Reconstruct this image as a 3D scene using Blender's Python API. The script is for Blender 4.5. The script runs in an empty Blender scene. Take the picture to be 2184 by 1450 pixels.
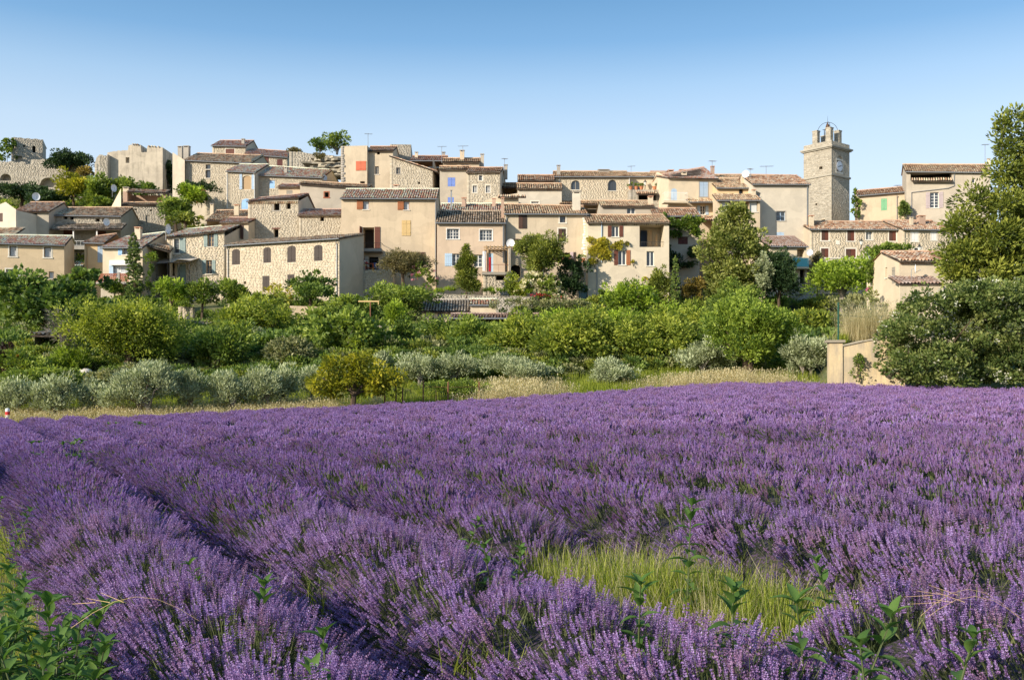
import bpy, math, random
import numpy as np
from mathutils import Vector

# ---------------------------------------------------------------- camera, light, exposure
SC = bpy.context.scene
COL = SC.collection
F, CX, Y0, CZ = 2123.3, 1092.0, 810.0, 1.55      # focal length in photo pixels, principal column, horizon row, eye height
cam_d = bpy.data.cameras.new('camera')
cam_d.lens = 35; cam_d.sensor_width = 36; cam_d.clip_end = 3000; cam_d.clip_start = .05
cam_d.shift_y = (Y0 - 725) / 2184
cam = bpy.data.objects.new('camera', cam_d); COL.objects.link(cam)
cam.location = (0, 0, CZ); cam.rotation_euler = (math.radians(90), 0, 0)
SC.camera = cam

SUN_AZ, SUN_EL = 50.0, 22.0       # degrees left of straight behind the camera, elevation
W = bpy.data.worlds.new('World'); SC.world = W; W.use_nodes = True
nt = W.node_tree; bg = nt.nodes['Background']
sky = nt.nodes.new('ShaderNodeTexSky'); sky.sky_type = 'NISHITA'; sky.sun_disc = False
sky.sun_elevation = math.radians(SUN_EL); sky.sun_rotation = math.radians(180 + SUN_AZ)
sky.air_density = 1.0; sky.dust_density = 1.6; sky.ozone_density = 2.2; sky.altitude = 300
hs = nt.nodes.new('ShaderNodeHueSaturation'); hs.inputs['Saturation'].default_value = 1.0
nt.links.new(sky.outputs[0], hs.inputs['Color'])
# the evening sky pales evenly towards the horizon: blend the physical sky with that gradient of elevation
tc = nt.nodes.new('ShaderNodeTexCoord'); sx = nt.nodes.new('ShaderNodeSeparateXYZ'); nt.links.new(tc.outputs['Generated'], sx.inputs[0])
rp = nt.nodes.new('ShaderNodeValToRGB'); nt.links.new(sx.outputs['Z'], rp.inputs[0])
SKY = [(0, (.80, .88, .95)), (.17, (.76, .86, .955)), (.235, (.61, .77, .93)), (.28, (.42, .63, .86)), (.32, (.20, .43, .72)), (.36, (.12, .325, .59)), (.55, (.11, .32, .60)), (1, (.12, .31, .58))]
while len(rp.color_ramp.elements) < len(SKY): rp.color_ramp.elements.new(.5)
for el, (p_, c_) in zip(rp.color_ramp.elements, SKY): el.position = p_; el.color = (*[x / 2.0 / .14 for x in c_], 1)
mx_ = nt.nodes.new('ShaderNodeMix'); mx_.data_type = 'RGBA'; mx_.inputs[0].default_value = .78
nt.links.new(hs.outputs[0], mx_.inputs[6]); nt.links.new(rp.outputs[0], mx_.inputs[7]); nt.links.new(mx_.outputs[2], bg.inputs[0])
bg.inputs[1].default_value = 0.14
sd = bpy.data.lights.new('sun', 'SUN'); sd.energy = 3.4; sd.angle = math.radians(.6); sd.color = (1, .885, .73)
sun = bpy.data.objects.new('sun', sd); COL.objects.link(sun)
a, e = math.radians(SUN_AZ), math.radians(SUN_EL)
SUNV = Vector((-math.sin(a) * math.cos(e), -math.cos(a) * math.cos(e), math.sin(e)))
sun.rotation_euler = SUNV.to_track_quat('Z', 'Y').to_euler()
SC.view_settings.view_transform = 'Standard'; SC.view_settings.look = 'None'
SC.view_settings.exposure = 1.0; SC.view_settings.gamma = 1
SC.render.engine = 'CYCLES'
SC.cycles.max_bounces = 5; SC.cycles.diffuse_bounces = 4; SC.cycles.transmission_bounces = 3
SC.cycles.glossy_bounces = 2; SC.cycles.transparent_max_bounces = 4; SC.cycles.caustics_reflective = False

# ---------------------------------------------------------------- helpers
def P(px, py, D): return Vector(((px - CX) / F * D, D, CZ + (Y0 - py) / F * D))

def tag(o, label=None, cat=None, group=None, kind=None):
    if label: o['label'] = label
    if cat: o['category'] = cat
    if group: o['group'] = group
    if kind: o['kind'] = kind
    return o

def empty(name, loc, rz=0.):
    o = bpy.data.objects.new(name, None); COL.objects.link(o)
    o.location = loc; o.rotation_euler = (0, 0, rz); o.empty_display_size = .3
    return o

class MB:
    """collects polygons, with a per-face tint, and links them as one mesh object"""
    def __init__(s): s.v = []; s.f = []; s.t = []; s.m = []
    def poly(s, pts, t=.5, m=0):
        b = len(s.v); s.v.extend(tuple(p) for p in pts); s.f.append(tuple(range(b, b + len(pts)))); s.t.append(t); s.m.append(m)
    def box(s, fr, a0, a1, b0, b1, c0, c1, t=.5, m=0):
        b = len(s.v)
        for c in (c0, c1):
            for (x, y) in ((a0, b0), (a1, b0), (a1, b1), (a0, b1)): s.v.append(tuple(fr(x, y, c)))
        for q in ((3, 2, 1, 0), (4, 5, 6, 7), (0, 1, 5, 4), (1, 2, 6, 5), (2, 3, 7, 6), (3, 0, 4, 7)):
            s.f.append(tuple(b + i for i in q)); s.t.append(t); s.m.append(m)
    def tube(s, pts, r0, r1=None, n=6, t=.5, m=0, cap=True):
        r1 = r0 if r1 is None else r1
        pts = [Vector(p) for p in pts]; b = len(s.v); k = len(pts)
        for i, p in enumerate(pts):
            d = (pts[min(i + 1, k - 1)] - pts[max(i - 1, 0)]).normalized()
            x = d.orthogonal().normalized() if abs(d.z) < .95 else Vector((1, 0, 0))
            if abs(d.z) < .95: x = d.cross(Vector((0, 0, 1))).normalized()
            y = d.cross(x).normalized(); r = r0 + (r1 - r0) * i / max(1, k - 1)
            for j in range(n):
                an = 2 * math.pi * j / n
                s.v.append(tuple(p + x * (r * math.cos(an)) + y * (r * math.sin(an))))
        for i in range(k - 1):
            for j in range(n):
                s.f.append((b + i * n + j, b + i * n + (j + 1) % n, b + (i + 1) * n + (j + 1) % n, b + (i + 1) * n + j)); s.t.append(t); s.m.append(m)
        if cap:
            s.f.append(tuple(b + j for j in range(n))); s.t.append(t); s.m.append(m)
            s.f.append(tuple(b + (k - 1) * n + j for j in range(n))); s.t.append(t); s.m.append(m)
    def lathe(s, c, prof, n=12, t=.5, m=0):
        b = len(s.v); c = Vector(c)
        for (r, z) in prof:
            for j in range(n):
                an = 2 * math.pi * j / n; s.v.append((c.x + r * math.cos(an), c.y + r * math.sin(an), c.z + z))
        for i in range(len(prof) - 1):
            for j in range(n):
                s.f.append((b + i * n + j, b + i * n + (j + 1) % n, b + (i + 1) * n + (j + 1) % n, b + (i + 1) * n + j)); s.t.append(t); s.m.append(m)
    def build(s, name, mats, parent=None, loc=None, smooth=False):
        me = bpy.data.meshes.new(name); me.from_pydata(s.v, [], s.f)
        for x in (mats if isinstance(mats, (list, tuple)) else [mats]): me.materials.append(x)
        at = me.attributes.new('tint', 'FLOAT', 'FACE'); at.data.foreach_set('value', s.t)
        me.polygons.foreach_set('material_index', s.m)
        if smooth: me.polygons.foreach_set('use_smooth', [True] * len(s.f))
        return link(name, me, parent, loc)

def link(name, me, parent=None, loc=None):
    o = bpy.data.objects.new(name, me); COL.objects.link(o)
    if parent is not None: o.parent = parent
    if loc is not None: o.location = loc
    return o

def np_mesh(name, V, Q, tint, mat, mi=None):
    """mesh from numpy arrays: V (n,3), Q (m,4), tint per face"""
    me = bpy.data.meshes.new(name)
    V = np.asarray(V, np.float32); Q = np.asarray(Q, np.int32)
    me.vertices.add(len(V)); me.vertices.foreach_set('co', V.ravel())
    k = Q.shape[1]
    me.loops.add(Q.size); me.loops.foreach_set('vertex_index', Q.ravel())
    me.polygons.add(len(Q)); me.polygons.foreach_set('loop_start', np.arange(0, Q.size, k, dtype=np.int32))
    at = me.attributes.new('tint', 'FLOAT', 'FACE'); at.data.foreach_set('value', np.asarray(tint, np.float32))
    for x in (mat if isinstance(mat, (list, tuple)) else [mat]): me.materials.append(x)
    if mi is not None: me.polygons.foreach_set('material_index', np.asarray(mi, np.int32))
    me.update(); me.validate()
    return me

ID = lambda x, y, z: (x, y, z)

# ---------------------------------------------------------------- materials
MAT = {}
def newmat(name):
    m = bpy.data.materials.new(name); m.use_nodes = True
    return m, m.node_tree, m.node_tree.nodes['Principled BSDF']
def ramp(nt, src, stops):
    r = nt.nodes.new('ShaderNodeValToRGB'); el = r.color_ramp.elements
    while len(el) < len(stops): el.new(.5)
    for x, (p, c) in zip(el, stops): x.position = p; x.color = (*c, 1)
    nt.links.new(src, r.inputs[0]); return r.outputs[0]
def noise(nt, vec, scale, detail=4, rough=.6):
    n = nt.nodes.new('ShaderNodeTexNoise'); n.inputs['Scale'].default_value = scale
    n.inputs['Detail'].default_value = detail; n.inputs['Roughness'].default_value = rough
    if vec: nt.links.new(vec, n.inputs['Vector'])
    return n.outputs[0]
def mapping(nt, sc=(1, 1, 1), out='Object'):
    t = nt.nodes.new('ShaderNodeTexCoord'); mp = nt.nodes.new('ShaderNodeMapping')
    mp.inputs['Scale'].default_value = sc; nt.links.new(t.outputs[out], mp.inputs[0]); return mp.outputs[0]
def mix(nt, a, b, f, mode='MIX'):
    m = nt.nodes.new('ShaderNodeMix'); m.data_type = 'RGBA'; m.blend_type = mode
    for s, x in ((m.inputs[0], f), (m.inputs[6], a), (m.inputs[7], b)):
        if isinstance(x, (int, float)): s.default_value = x
        elif isinstance(x, tuple): s.default_value = (*x, 1)
        else: nt.links.new(x, s)
    return m.outputs[2]
def bump(nt, b, h, dist, st=.6):
    n = nt.nodes.new('ShaderNodeBump'); n.inputs['Strength'].default_value = st; n.inputs['Distance'].default_value = dist
    nt.links.new(h, n.inputs['Height']); nt.links.new(n.outputs[0], b.inputs['Normal'])
def attr(nt, name='tint'):
    n = nt.nodes.new('ShaderNodeAttribute'); n.attribute_name = name; return n.outputs['Fac']
def maprange(nt, src, a, b, c=0., d=1.):
    n = nt.nodes.new('ShaderNodeMapRange'); n.clamp = True
    for i, x in enumerate((a, b, c, d)): n.inputs[i + 1].default_value = x
    nt.links.new(src, n.inputs[0]); return n.outputs[0]

def plaster(name, c, stain=.35, stainc=(.16, .13, .10), var=.12, lim=(.56, .82), streak=2.2):
    m, nt, b = newmat('plaster_' + name)
    co = mapping(nt); n1 = noise(nt, co, .7, 5); n2 = noise(nt, co, 9, 4)
    st = noise(nt, mapping(nt, (streak, streak, .28)), 1.0, 6, .7)
    base = ramp(nt, n1, [(.3, tuple(x * (1 - var) for x in c)), (.55, c), (.72, tuple(min(.85, x * (1 + var * .7)) for x in c))])
    base = mix(nt, base, tuple(x * .82 for x in c), maprange(nt, n2, .45, .75, 0, .55))
    base = mix(nt, base, stainc, maprange(nt, st, *lim, 0, stain))
    pt = noise(nt, mapping(nt, (1, 1, 1.3)), .33, 2, .4)
    base = mix(nt, base, tuple(min(.8, x * 1.13) for x in c), maprange(nt, pt, .555, .57, 0, .4)); base = mix(nt, base, tuple(x * y for x, y in zip(c, (.80, .80, .82))), maprange(nt, pt, .41, .395, 0, .4))
    nt.links.new(base, b.inputs['Base Color']); b.inputs['Roughness'].default_value = .92
    b.inputs['Specular IOR Level'].default_value = .2
    bump(nt, b, n2, .02, .5); MAT[name] = m; return m

def stone(name, stops, dark=(.10, .09, .075)):
    m, nt, b = newmat('stone_' + name)
    co = mapping(nt); n2 = noise(nt, co, 7, 5, .7); n1 = noise(nt, co, .5, 4)
    base = ramp(nt, attr(nt), stops)
    base = mix(nt, base, dark, maprange(nt, n2, .55, .9, 0, .25))
    base = mix(nt, base, dark, maprange(nt, n1, .52, .78, 0, .26))
    nt.links.new(base, b.inputs['Base Color']); b.inputs['Roughness'].default_value = .95
    b.inputs['Specular IOR Level'].default_value = .15
    bump(nt, b, n2, .015, .5); MAT[name] = m; return m

def tilemat(name, stops, lichen=(.34, .30, .24), la=.4):
    m, nt, b = newmat('tile_' + name)
    co = mapping(nt); n1 = noise(nt, co, .9, 5, .7); n2 = noise(nt, co, 14, 3)
    base = ramp(nt, attr(nt), stops)
    base = mix(nt, base, lichen, maprange(nt, n1, .46, .7, 0, la))
    base = mix(nt, base, (.05, .04, .035), maprange(nt, n2, .6, .85, 0, .3))
    nt.links.new(base, b.inputs['Base Color']); b.inputs['Roughness'].default_value = .95
    b.inputs['Specular IOR Level'].default_value = .04
    MAT[name] = m; return m

def paint(name, c, rough=.6, wear=.3, metal=0.):
    m, nt, b = newmat(name)
    co = mapping(nt, (6, 6, 1.5)); n = noise(nt, co, 2.5, 5, .7)
    base = mix(nt, c, tuple(x * .55 for x in c), maprange(nt, n, .45, .75, 0, wear))
    nt.links.new(base, b.inputs['Base Color']); b.inputs['Roughness'].default_value = rough; b.inputs['Metallic'].default_value = metal
    b.inputs['Specular IOR Level'].default_value = .3
    MAT[name] = m; return m

def leaf(name, c0, c1, c2, trans=.32, rough=.55, spec=.3):
    m, nt, b = newmat('leaf_' + name)
    oi = nt.nodes.new('ShaderNodeObjectInfo')
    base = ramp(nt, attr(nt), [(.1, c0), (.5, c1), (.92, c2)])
    nt.links.new(base, b.inputs['Base Color']); b.inputs['Roughness'].default_value = rough
    b.inputs['Specular IOR Level'].default_value = spec
    tr = nt.nodes.new('ShaderNodeBsdfTranslucent'); g = nt.nodes.new('ShaderNodeMix'); g.data_type = 'RGBA'; g.blend_type = 'MULTIPLY'
    g.inputs[0].default_value = 1; nt.links.new(base, g.inputs[6]); g.inputs[7].default_value = (1.5, 1.5, .7, 1)
    nt.links.new(g.outputs[2], tr.inputs[0])
    ms = nt.nodes.new('ShaderNodeMixShader'); ms.inputs[0].default_value = trans
    nt.links.new(b.outputs[0], ms.inputs[1]); nt.links.new(tr.outputs[0], ms.inputs[2])
    nt.links.new(ms.outputs[0], nt.nodes['Material Output'].inputs[0]); MAT['leaf_' + name] = m; MAT.setdefault(name, m); return m

plaster('beige', (.56, .455, .32), .4, lim=(.52, .8)); plaster('rosebeige', (.55, .43, .315), .4, lim=(.52, .8)); plaster('sandbeige', (.545, .455, .33), .45, lim=(.5, .8)); plaster('peach', (.58, .455, .295), .2); plaster('cream', (.60, .505, .365), .16); plaster('pale', (.56, .50, .40), .16)
plaster('ochre', (.62, .46, .265), .15); plaster('white', (.62, .56, .45), .25)
plaster('grey', (.45, .395, .315), .6); plaster('ivory', (.59, .515, .39), .28, (.22, .15, .10)); plaster('darkgrey', (.13, .125, .12), .5)
plaster('pinkish', (.46, .32, .235), .3); plaster('ruin', (.52, .455, .355), .7, (.20, .175, .145), .3, (.48, .7)); plaster('surround', (.70, .65, .55), .1)
plaster('yellowwall', (.60, .48, .29), .62, (.30, .265, .22), .25, (.46, .60), 1.7); plaster('mortar', (.53, .46, .35), .2); plaster('mortar_grey', (.39, .355, .29), .3)
plaster('rock', (.22, .195, .15), .6, (.08, .07, .055)); plaster('concrete', (.36, .33, .285), .5)
stone('golden', [(0, (.49, .415, .30)), (.3, (.55, .47, .345)), (.6, (.59, .51, .38)), (.85, (.535, .455, .335)), (1, (.635, .56, .435))])
stone('rubble', [(0, (.38, .33, .25)), (.3, (.46, .40, .305)), (.6, (.51, .45, .345)), (.85, (.43, .375, .285)), (1, (.57, .51, .405))])
stone('greystone', [(0, (.30, .27, .215)), (.3, (.38, .34, .275)), (.6, (.43, .39, .32)), (.85, (.35, .315, .25)), (1, (.50, .46, .385))])
stone('towerstone', [(0, (.29, .265, .215)), (.35, (.35, .32, .26)), (.7, (.40, .37, .30)), (1, (.47, .43, .355))])
stone('ledge', [(0, (.17, .15, .115)), (.5, (.30, .265, .20)), (1, (.42, .375, .29))])
tilemat('terracotta', [(0, (0.243, 0.132, 0.084)), (.3, (0.471, 0.264, 0.159)), (.55, (0.613, 0.395, 0.259)), (.8, (0.644, 0.558, 0.419)), (1, (0.385, 0.295, 0.234))], la=.35)
tilemat('pinktile', [(0, (0.500, 0.228, 0.158)), (.3, (0.700, 0.517, 0.354)), (.55, (0.700, 0.756, 0.576)), (.75, (0.625, 0.278, 0.186)), (1, (0.700, 0.756, 0.691))], la=.2)
tilemat('browntile', [(0, (0.271, 0.169, 0.102)), (.3, (0.500, 0.318, 0.196)), (.55, (0.688, 0.466, 0.298)), (.8, (0.700, 0.615, 0.419)), (1, (0.438, 0.328, 0.232))], la=.45)
tilemat('mossy', [(0, (0.156, 0.119, 0.084)), (.3, (0.311, 0.238, 0.167)), (.55, (0.522, 0.397, 0.278)), (.8, (0.688, 0.555, 0.419)), (1, (0.250, 0.219, 0.167))], (.26, .245, .19), .5)
tilemat('redtile', [(0, (0.364, 0.163, 0.115)), (.4, (0.546, 0.310, 0.209)), (.7, (0.547, 0.488, 0.419)), (1, (0.436, 0.326, 0.293))], la=.2)
tilemat('orangetile', [(0, (0.313, 0.200, 0.149)), (.5, (0.391, 0.284, 0.230)), (1, (0.438, 0.367, 0.324))], la=.1)
tilemat('roofbed', [(0, (.055, .04, .03)), (1, (.07, .05, .04))])
tilemat('greytile', [(0, (0.224, 0.189, 0.149)), (.4, (0.403, 0.352, 0.283)), (.75, (0.538, 0.473, 0.384)), (1, (0.314, 0.263, 0.202))], la=.2)
for n_, c_ in dict(brown=(.085, .045, .032), darkbrown=(.045, .032, .026), redbrown=(.13, .045, .028), wine=(.10, .028, .024), orangewood=(.34, .125, .05),
                   coral=(.58, .15, .075), bluegrey=(.36, .47, .60), paleblue=(.42, .55, .68), blue=(.17, .26, .62), skyblue=(.30, .50, .74), tealgate=(.13, .24, .27),
                   green=(.24, .31, .29), brightgreen=(.20, .45, .25), mauve=(.42, .35, .35), palewood=(.62, .44, .20), greywood=(.30, .27, .22), tan=(.42, .29, .16),
                   whitepaint=(.78, .77, .73), offwhite=(.62, .63, .60), turquoise=(.10, .42, .47), oxide=(.17, .045, .028), rust=(.20, .085, .045),
                   redcloth=(.60, .03, .035), whitecloth=(.80, .78, .76), bluecloth=(.05, .16, .48), orangetable=(.45, .10, .03), sign_red=(.55, .03, .03),
                   dish=(.72, .74, .76), yellowcloth=(.65, .48, .06), skin=(.28, .15, .10), hair=(.02, .015, .012), pinkcloth=(.62, .50, .52), brickred=(.36, .12, .06),
                   greenbox=(.03, .16, .06), clay=(.46, .19, .09), tarp=(.50, .45, .38), lampiron=(.03, .035, .035), screen=(.55, .57, .56), navy=(.03, .05, .10)).items():
    paint(n_, c_)
paint('zinc', (.28, .29, .30), .45, .3, .3); paint('iron', (.045, .042, .04), .6); paint('greenpost', (.025, .09, .06), .5)
paint('bell', (.10, .055, .03), .5, .4, .4); paint('dialwhite', (.72, .74, .78), .4, .05); paint('black', (.012, .012, .012), .5)
def simple(name, c, rough, spec=.5):
    m, nt, b = newmat(name); n = noise(nt, mapping(nt), 1.3, 2)
    nt.links.new(mix(nt, c, tuple(x * 1.5 for x in c), n), b.inputs['Base Color'])
    b.inputs['Roughness'].default_value = rough; b.inputs['Specular IOR Level'].default_value = spec; MAT[name] = m
simple('glass', (.035, .042, .05), .07, .7); simple('curtain', (.34, .36, .38), .25, .5); simple('dark', (.012, .011, .010), .9, .1); simple('unlit_room', (.055, .045, .038), .9, .1)  # the last two put interior shade into the base colour
simple('bark', (.075, .055, .038), .95, .1); simple('barkgrey', (.17, .15, .125), .95, .1); m, nt, b = newmat('mound'); n = noise(nt, mapping(nt), 45, 3, .7)
nt.links.new(ramp(nt, n, [(.3, (.018, .022, .010)), (.48, (.05, .058, .024)), (.56, (.10, .06, .12)), (.7, (.19, .115, .24))]), b.inputs['Base Color']); b.inputs['Roughness'].default_value = .95; bump(nt, b, n, .05, 1.); MAT['mound'] = m
simple('lampglass', (.5, .5, .46), .2)

leaf('fig', (0.037, 0.075, 0.016), (0.112, 0.180, 0.039), (0.270, 0.352, 0.083))
leaf('green', (0.047, 0.081, 0.017), (0.156, 0.224, 0.038), (0.339, 0.407, 0.074))
leaf('bright', (0.069, 0.119, 0.015), (0.220, 0.307, 0.032), (0.414, 0.526, 0.063), .38)
leaf('cherry', (0.064, 0.099, 0.017), (0.212, 0.269, 0.037), (0.467, 0.496, 0.085), .38)
leaf('yellow', (.085, .105, .012), (.255, .265, .022), (.47, .42, .04), .4)
leaf('olive', (0.166, 0.193, 0.100), (0.334, 0.378, 0.208), (0.514, 0.564, 0.362), .2, .6, .3)
leaf('linden', (0.061, 0.088, 0.020), (0.193, 0.226, 0.050), (0.407, 0.418, 0.132))
leaf('dark', (0.014, 0.035, 0.014), (0.035, 0.070, 0.024), (0.074, 0.121, 0.041), .2)
leaf('conifer', (0.054, 0.081, 0.015), (0.162, 0.200, 0.032), (0.324, 0.346, 0.059), .25)
leaf('cypress', (0.043, 0.083, 0.023), (0.110, 0.170, 0.038), (0.241, 0.306, 0.066), .15)
leaf('juniper', (0.095, 0.081, 0.020), (0.270, 0.209, 0.047), (0.486, 0.351, 0.095), .25)
leaf('ivyyellow', (0.149, 0.149, 0.016), (0.365, 0.338, 0.034), (0.594, 0.513, 0.068), .35)
leaf('ivy', (0.034, 0.068, 0.014), (0.101, 0.169, 0.024), (0.230, 0.297, 0.041), .35)
leaf('round', (0.055, 0.100, 0.015), (0.171, 0.250, 0.034), (0.354, 0.439, 0.067), .35); leaf('bramble', (.035, .062, .015), (.125, .175, .042), (.30, .33, .11), .3)
leaf('drybush', (0.081, 0.074, 0.034), (0.189, 0.169, 0.081), (0.351, 0.297, 0.149), .25)
leaf('weed', (.04, .09, .022), (.085, .17, .038), (.16, .255, .06), .35, .6, .2)
leaf('dustgreen', (0.074, 0.086, 0.037), (0.197, 0.216, 0.093), (0.394, 0.382, 0.185), .25)
leaf('flowercream', (.45, .42, .25), (.62, .58, .38), (.75, .70, .50), .3)
leaf('flowerwhite', (.5, .5, .40), (.65, .65, .52), (.78, .78, .66), .3)
leaf('flowerred', (.3, .02, .03), (.50, .04, .06), (.6, .1, .14), .3)
leaf('flowerpink', (.45, .12, .2), (.6, .22, .3), (.7, .4, .45), .3)
leaf('flowerorange', (.5, .14, .01), (.65, .22, .02), (.7, .32, .03), .3)
leaf('purpleleaf', (.02, .01, .01), (.05, .022, .02), (.09, .045, .035), .2)
leaf('grass', (.09, .13, .015), (.24, .30, .03), (.42, .45, .07), .4)
leaf('drygrass', (.30, .24, .12), (.50, .425, .245), (.64, .57, .37), .35)
leaf('lavstem', (.05, .07, .03), (.10, .13, .05), (.17, .19, .08), .2)
leaf('deadtwig', (.10, .08, .06), (.16, .14, .11), (.25, .22, .18), .05)

def lavmat():
    m, nt, b = newmat('lavender_bloom'); oi = nt.nodes.new('ShaderNodeObjectInfo')
    base = ramp(nt, attr(nt), [(0, (.11, .055, .145)), (.35, (.265, .138, .32)), (.7, (.395, .245, .505)), (1, (.51, .37, .67))])
    base = mix(nt, base, (.30, .165, .20), maprange(nt, oi.outputs['Random'], .7, 1, 0, .6))
    base = mix(nt, base, (.20, .16, .52), maprange(nt, oi.outputs['Random'], .0, .3, .25, 0))
    nt.links.new(base, b.inputs['Base Color']); b.inputs['Roughness'].default_value = .7; b.inputs['Specular IOR Level'].default_value = .2
    tr = nt.nodes.new('ShaderNodeBsdfTranslucent'); nt.links.new(base, tr.inputs[0])
    ms = nt.nodes.new('ShaderNodeMixShader'); ms.inputs[0].default_value = .3
    nt.links.new(b.outputs[0], ms.inputs[1]); nt.links.new(tr.outputs[0], ms.inputs[2]); nt.links.new(ms.outputs[0], nt.nodes['Material Output'].inputs[0])
    MAT['lav'] = m
lavmat()

# ---------------------------------------------------------------- terrain
E_PX = [-400, 0, 300, 550, 1080, 1570, 1780, 2184, 2600]
E_D = [40, 42, 43, 45, 48, 50, 45.2, 41, 39]
E_PY = [893, 892, 886, 874, 849, 814, 819, 829, 838]
def edge_d(px): return np.interp(px, E_PX, E_D)
def edge_z(px): D = edge_d(px); return CZ + (Y0 - np.interp(px, E_PX, E_PY)) / F * D - .62
H_Y = [0, 55, 65, 80, 95, 98, 104, 112, 125, 145, 165, 190, 320, 900]
H_L = [0, 1.9, 3.2, 4.7, 6.2, 8.5, 9.2, 11.6, 17, 24, 31, 32, 14, -6]
H_R = [0, 1.9, 3.3, 4.9, 6.4, 8.6, 9.2, 11.2, 15, 18, 18, 17, 8, -6]
def ground(X, Y):
    X = np.asarray(X, float); Y = np.asarray(Y, float); Yc = np.maximum(Y, 1.0)
    px = np.clip(CX + F * X / Yc, -400, 2600)
    D = edge_d(px); gz = edge_z(px)
    fld = gz * np.clip(Yc / D, 0, 1) ** 1.3
    t = np.clip((px - 1150) / 600, 0, 1)
    tl = np.clip((px - 300) / 500, 0, 1)
    hill = np.interp(Yc, H_Y, H_L) * (1 - t) + np.interp(Yc, H_Y, H_R) * t
    # beyond the verge the slope climbs to the village
    Yb = D + 3.0
    s = np.clip((Yc - Yb) / np.maximum(58 - Yb, 1), 0, 1)
    out = np.where(Yc <= Yb, fld, gz * (1 - s) + np.interp(np.maximum(Yc, 58), H_Y, H_L) * 0 + s * hill)
    out = out + .5 * np.clip((Yc - D) / 2.6, 0, 1) * np.clip((75 - Yc) / 20, 0, 1)
    # bank held up by the ochre wall
    sm = lambda x: np.clip(x, 0, 1) ** 2 * (3 - 2 * np.clip(x, 0, 1))
    bank = 3.35 * sm((px - 1768) / 25) * sm((Yc - 45.6) / .9) * (1 - sm((Yc - 62) / 14))
    return np.where(bank > .02, np.maximum(out, bank), out)
def gz1(x, y): return float(ground(x, y))

xs = np.unique(np.concatenate([np.arange(-900, -100, 50), np.arange(-100, -40, 5), np.arange(-40, 40, 1.25), np.arange(40, 100, 5), np.arange(100, 901, 50)]))
ys = np.unique(np.concatenate([np.arange(-300, 0, 30), np.arange(0, 60, 1.0), np.arange(60, 200, 2.5), np.arange(200, 1001, 50)]))
GX, GY = np.meshgrid(xs, ys)
rng = np.random.default_rng(5)
GZ = ground(GX, GY) + rng.normal(0, .03, GX.shape)
nx, ny = len(xs), len(ys)
idx = np.arange(nx * ny).reshape(ny, nx)
Q = np.stack([idx[:-1, :-1], idx[:-1, 1:], idx[1:, 1:], idx[1:, :-1]], -1).reshape(-1, 4)
gpx = CX + F * GX / np.maximum(GY, 1)
fm = ((GY < edge_d(np.clip(gpx, -400, 2600)) + .3)).astype(float)
fmf = fm.ravel()[Q].mean(1)
m_, nt_, b_ = newmat('ground')
co_ = mapping(nt_); n1_ = noise(nt_, co_, .35, 6, .65); n2_ = noise(nt_, co_, 5, 5, .7)
gr_ = ramp(nt_, n1_, [(.3, (.045, .065, .018)), (.5, (.10, .115, .035)), (.7, (.24, .205, .10))])
so_ = ramp(nt_, n2_, [(.3, (.09, .065, .042)), (.7, (.20, .155, .105))])
nt_.links.new(mix(nt_, gr_, so_, attr(nt_)), b_.inputs['Base Color']); b_.inputs['Roughness'].default_value = .95
bump(nt_, b_, n2_, .1, .8)
tag(link('ground', np_mesh('ground', np.stack([GX, GY, GZ], -1).reshape(-1, 3), Q, fmf, m_)), kind='structure')

# ---------------------------------------------------------------- scattering of small plants on points
def scatter_tree(name, coll):
    ng = bpy.data.node_groups.new(name, 'GeometryNodeTree')
    ng.interface.new_socket('Geometry', in_out='INPUT', socket_type='NodeSocketGeometry')
    ng.interface.new_socket('Geometry', in_out='OUTPUT', socket_type='NodeSocketGeometry')
    N = ng.nodes; L = ng.links
    gi, go = N.new('NodeGroupInput'), N.new('NodeGroupOutput')
    def na(nm, ty):
        n = N.new('GeometryNodeInputNamedAttribute'); n.data_type = ty; n.inputs['Name'].default_value = nm; return n.outputs['Attribute']
    ci = N.new('GeometryNodeCollectionInfo'); ci.inputs['Collection'].default_value = coll
    ci.inputs['Separate Children'].default_value = True; ci.inputs['Reset Children'].default_value = True
    io = N.new('GeometryNodeInstanceOnPoints'); io.inputs['Pick Instance'].default_value = True
    er = N.new('FunctionNodeEulerToRotation')
    L.new(gi.outputs[0], io.inputs['Points']); L.new(ci.outputs[0], io.inputs['Instance'])
    L.new(na('sel', 'BOOLEAN'), io.inputs['Selection'])
    L.new(na('vi', 'INT'), io.inputs['Instance Index']); L.new(na('rot', 'FLOAT_VECTOR'), er.inputs[0]); L.new(er.outputs[0], io.inputs['Rotation'])
    L.new(na('scl', 'FLOAT'), io.inputs['Scale'])
    jg = N.new('GeometryNodeJoinGeometry')
    L.new(io.outputs[0], jg.inputs[0]); L.new(gi.outputs[0], jg.inputs[0]); L.new(jg.outputs[0], go.inputs[0])
    return ng

SRC = {}
def source(name, meshes):
    c = bpy.data.collections.new(name)
    for i, me in enumerate(meshes): c.objects.link(bpy.data.objects.new(f'{name}_{i:02d}', me))
    SRC[name] = (scatter_tree('scatter_' + name, c), len(meshes))

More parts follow.
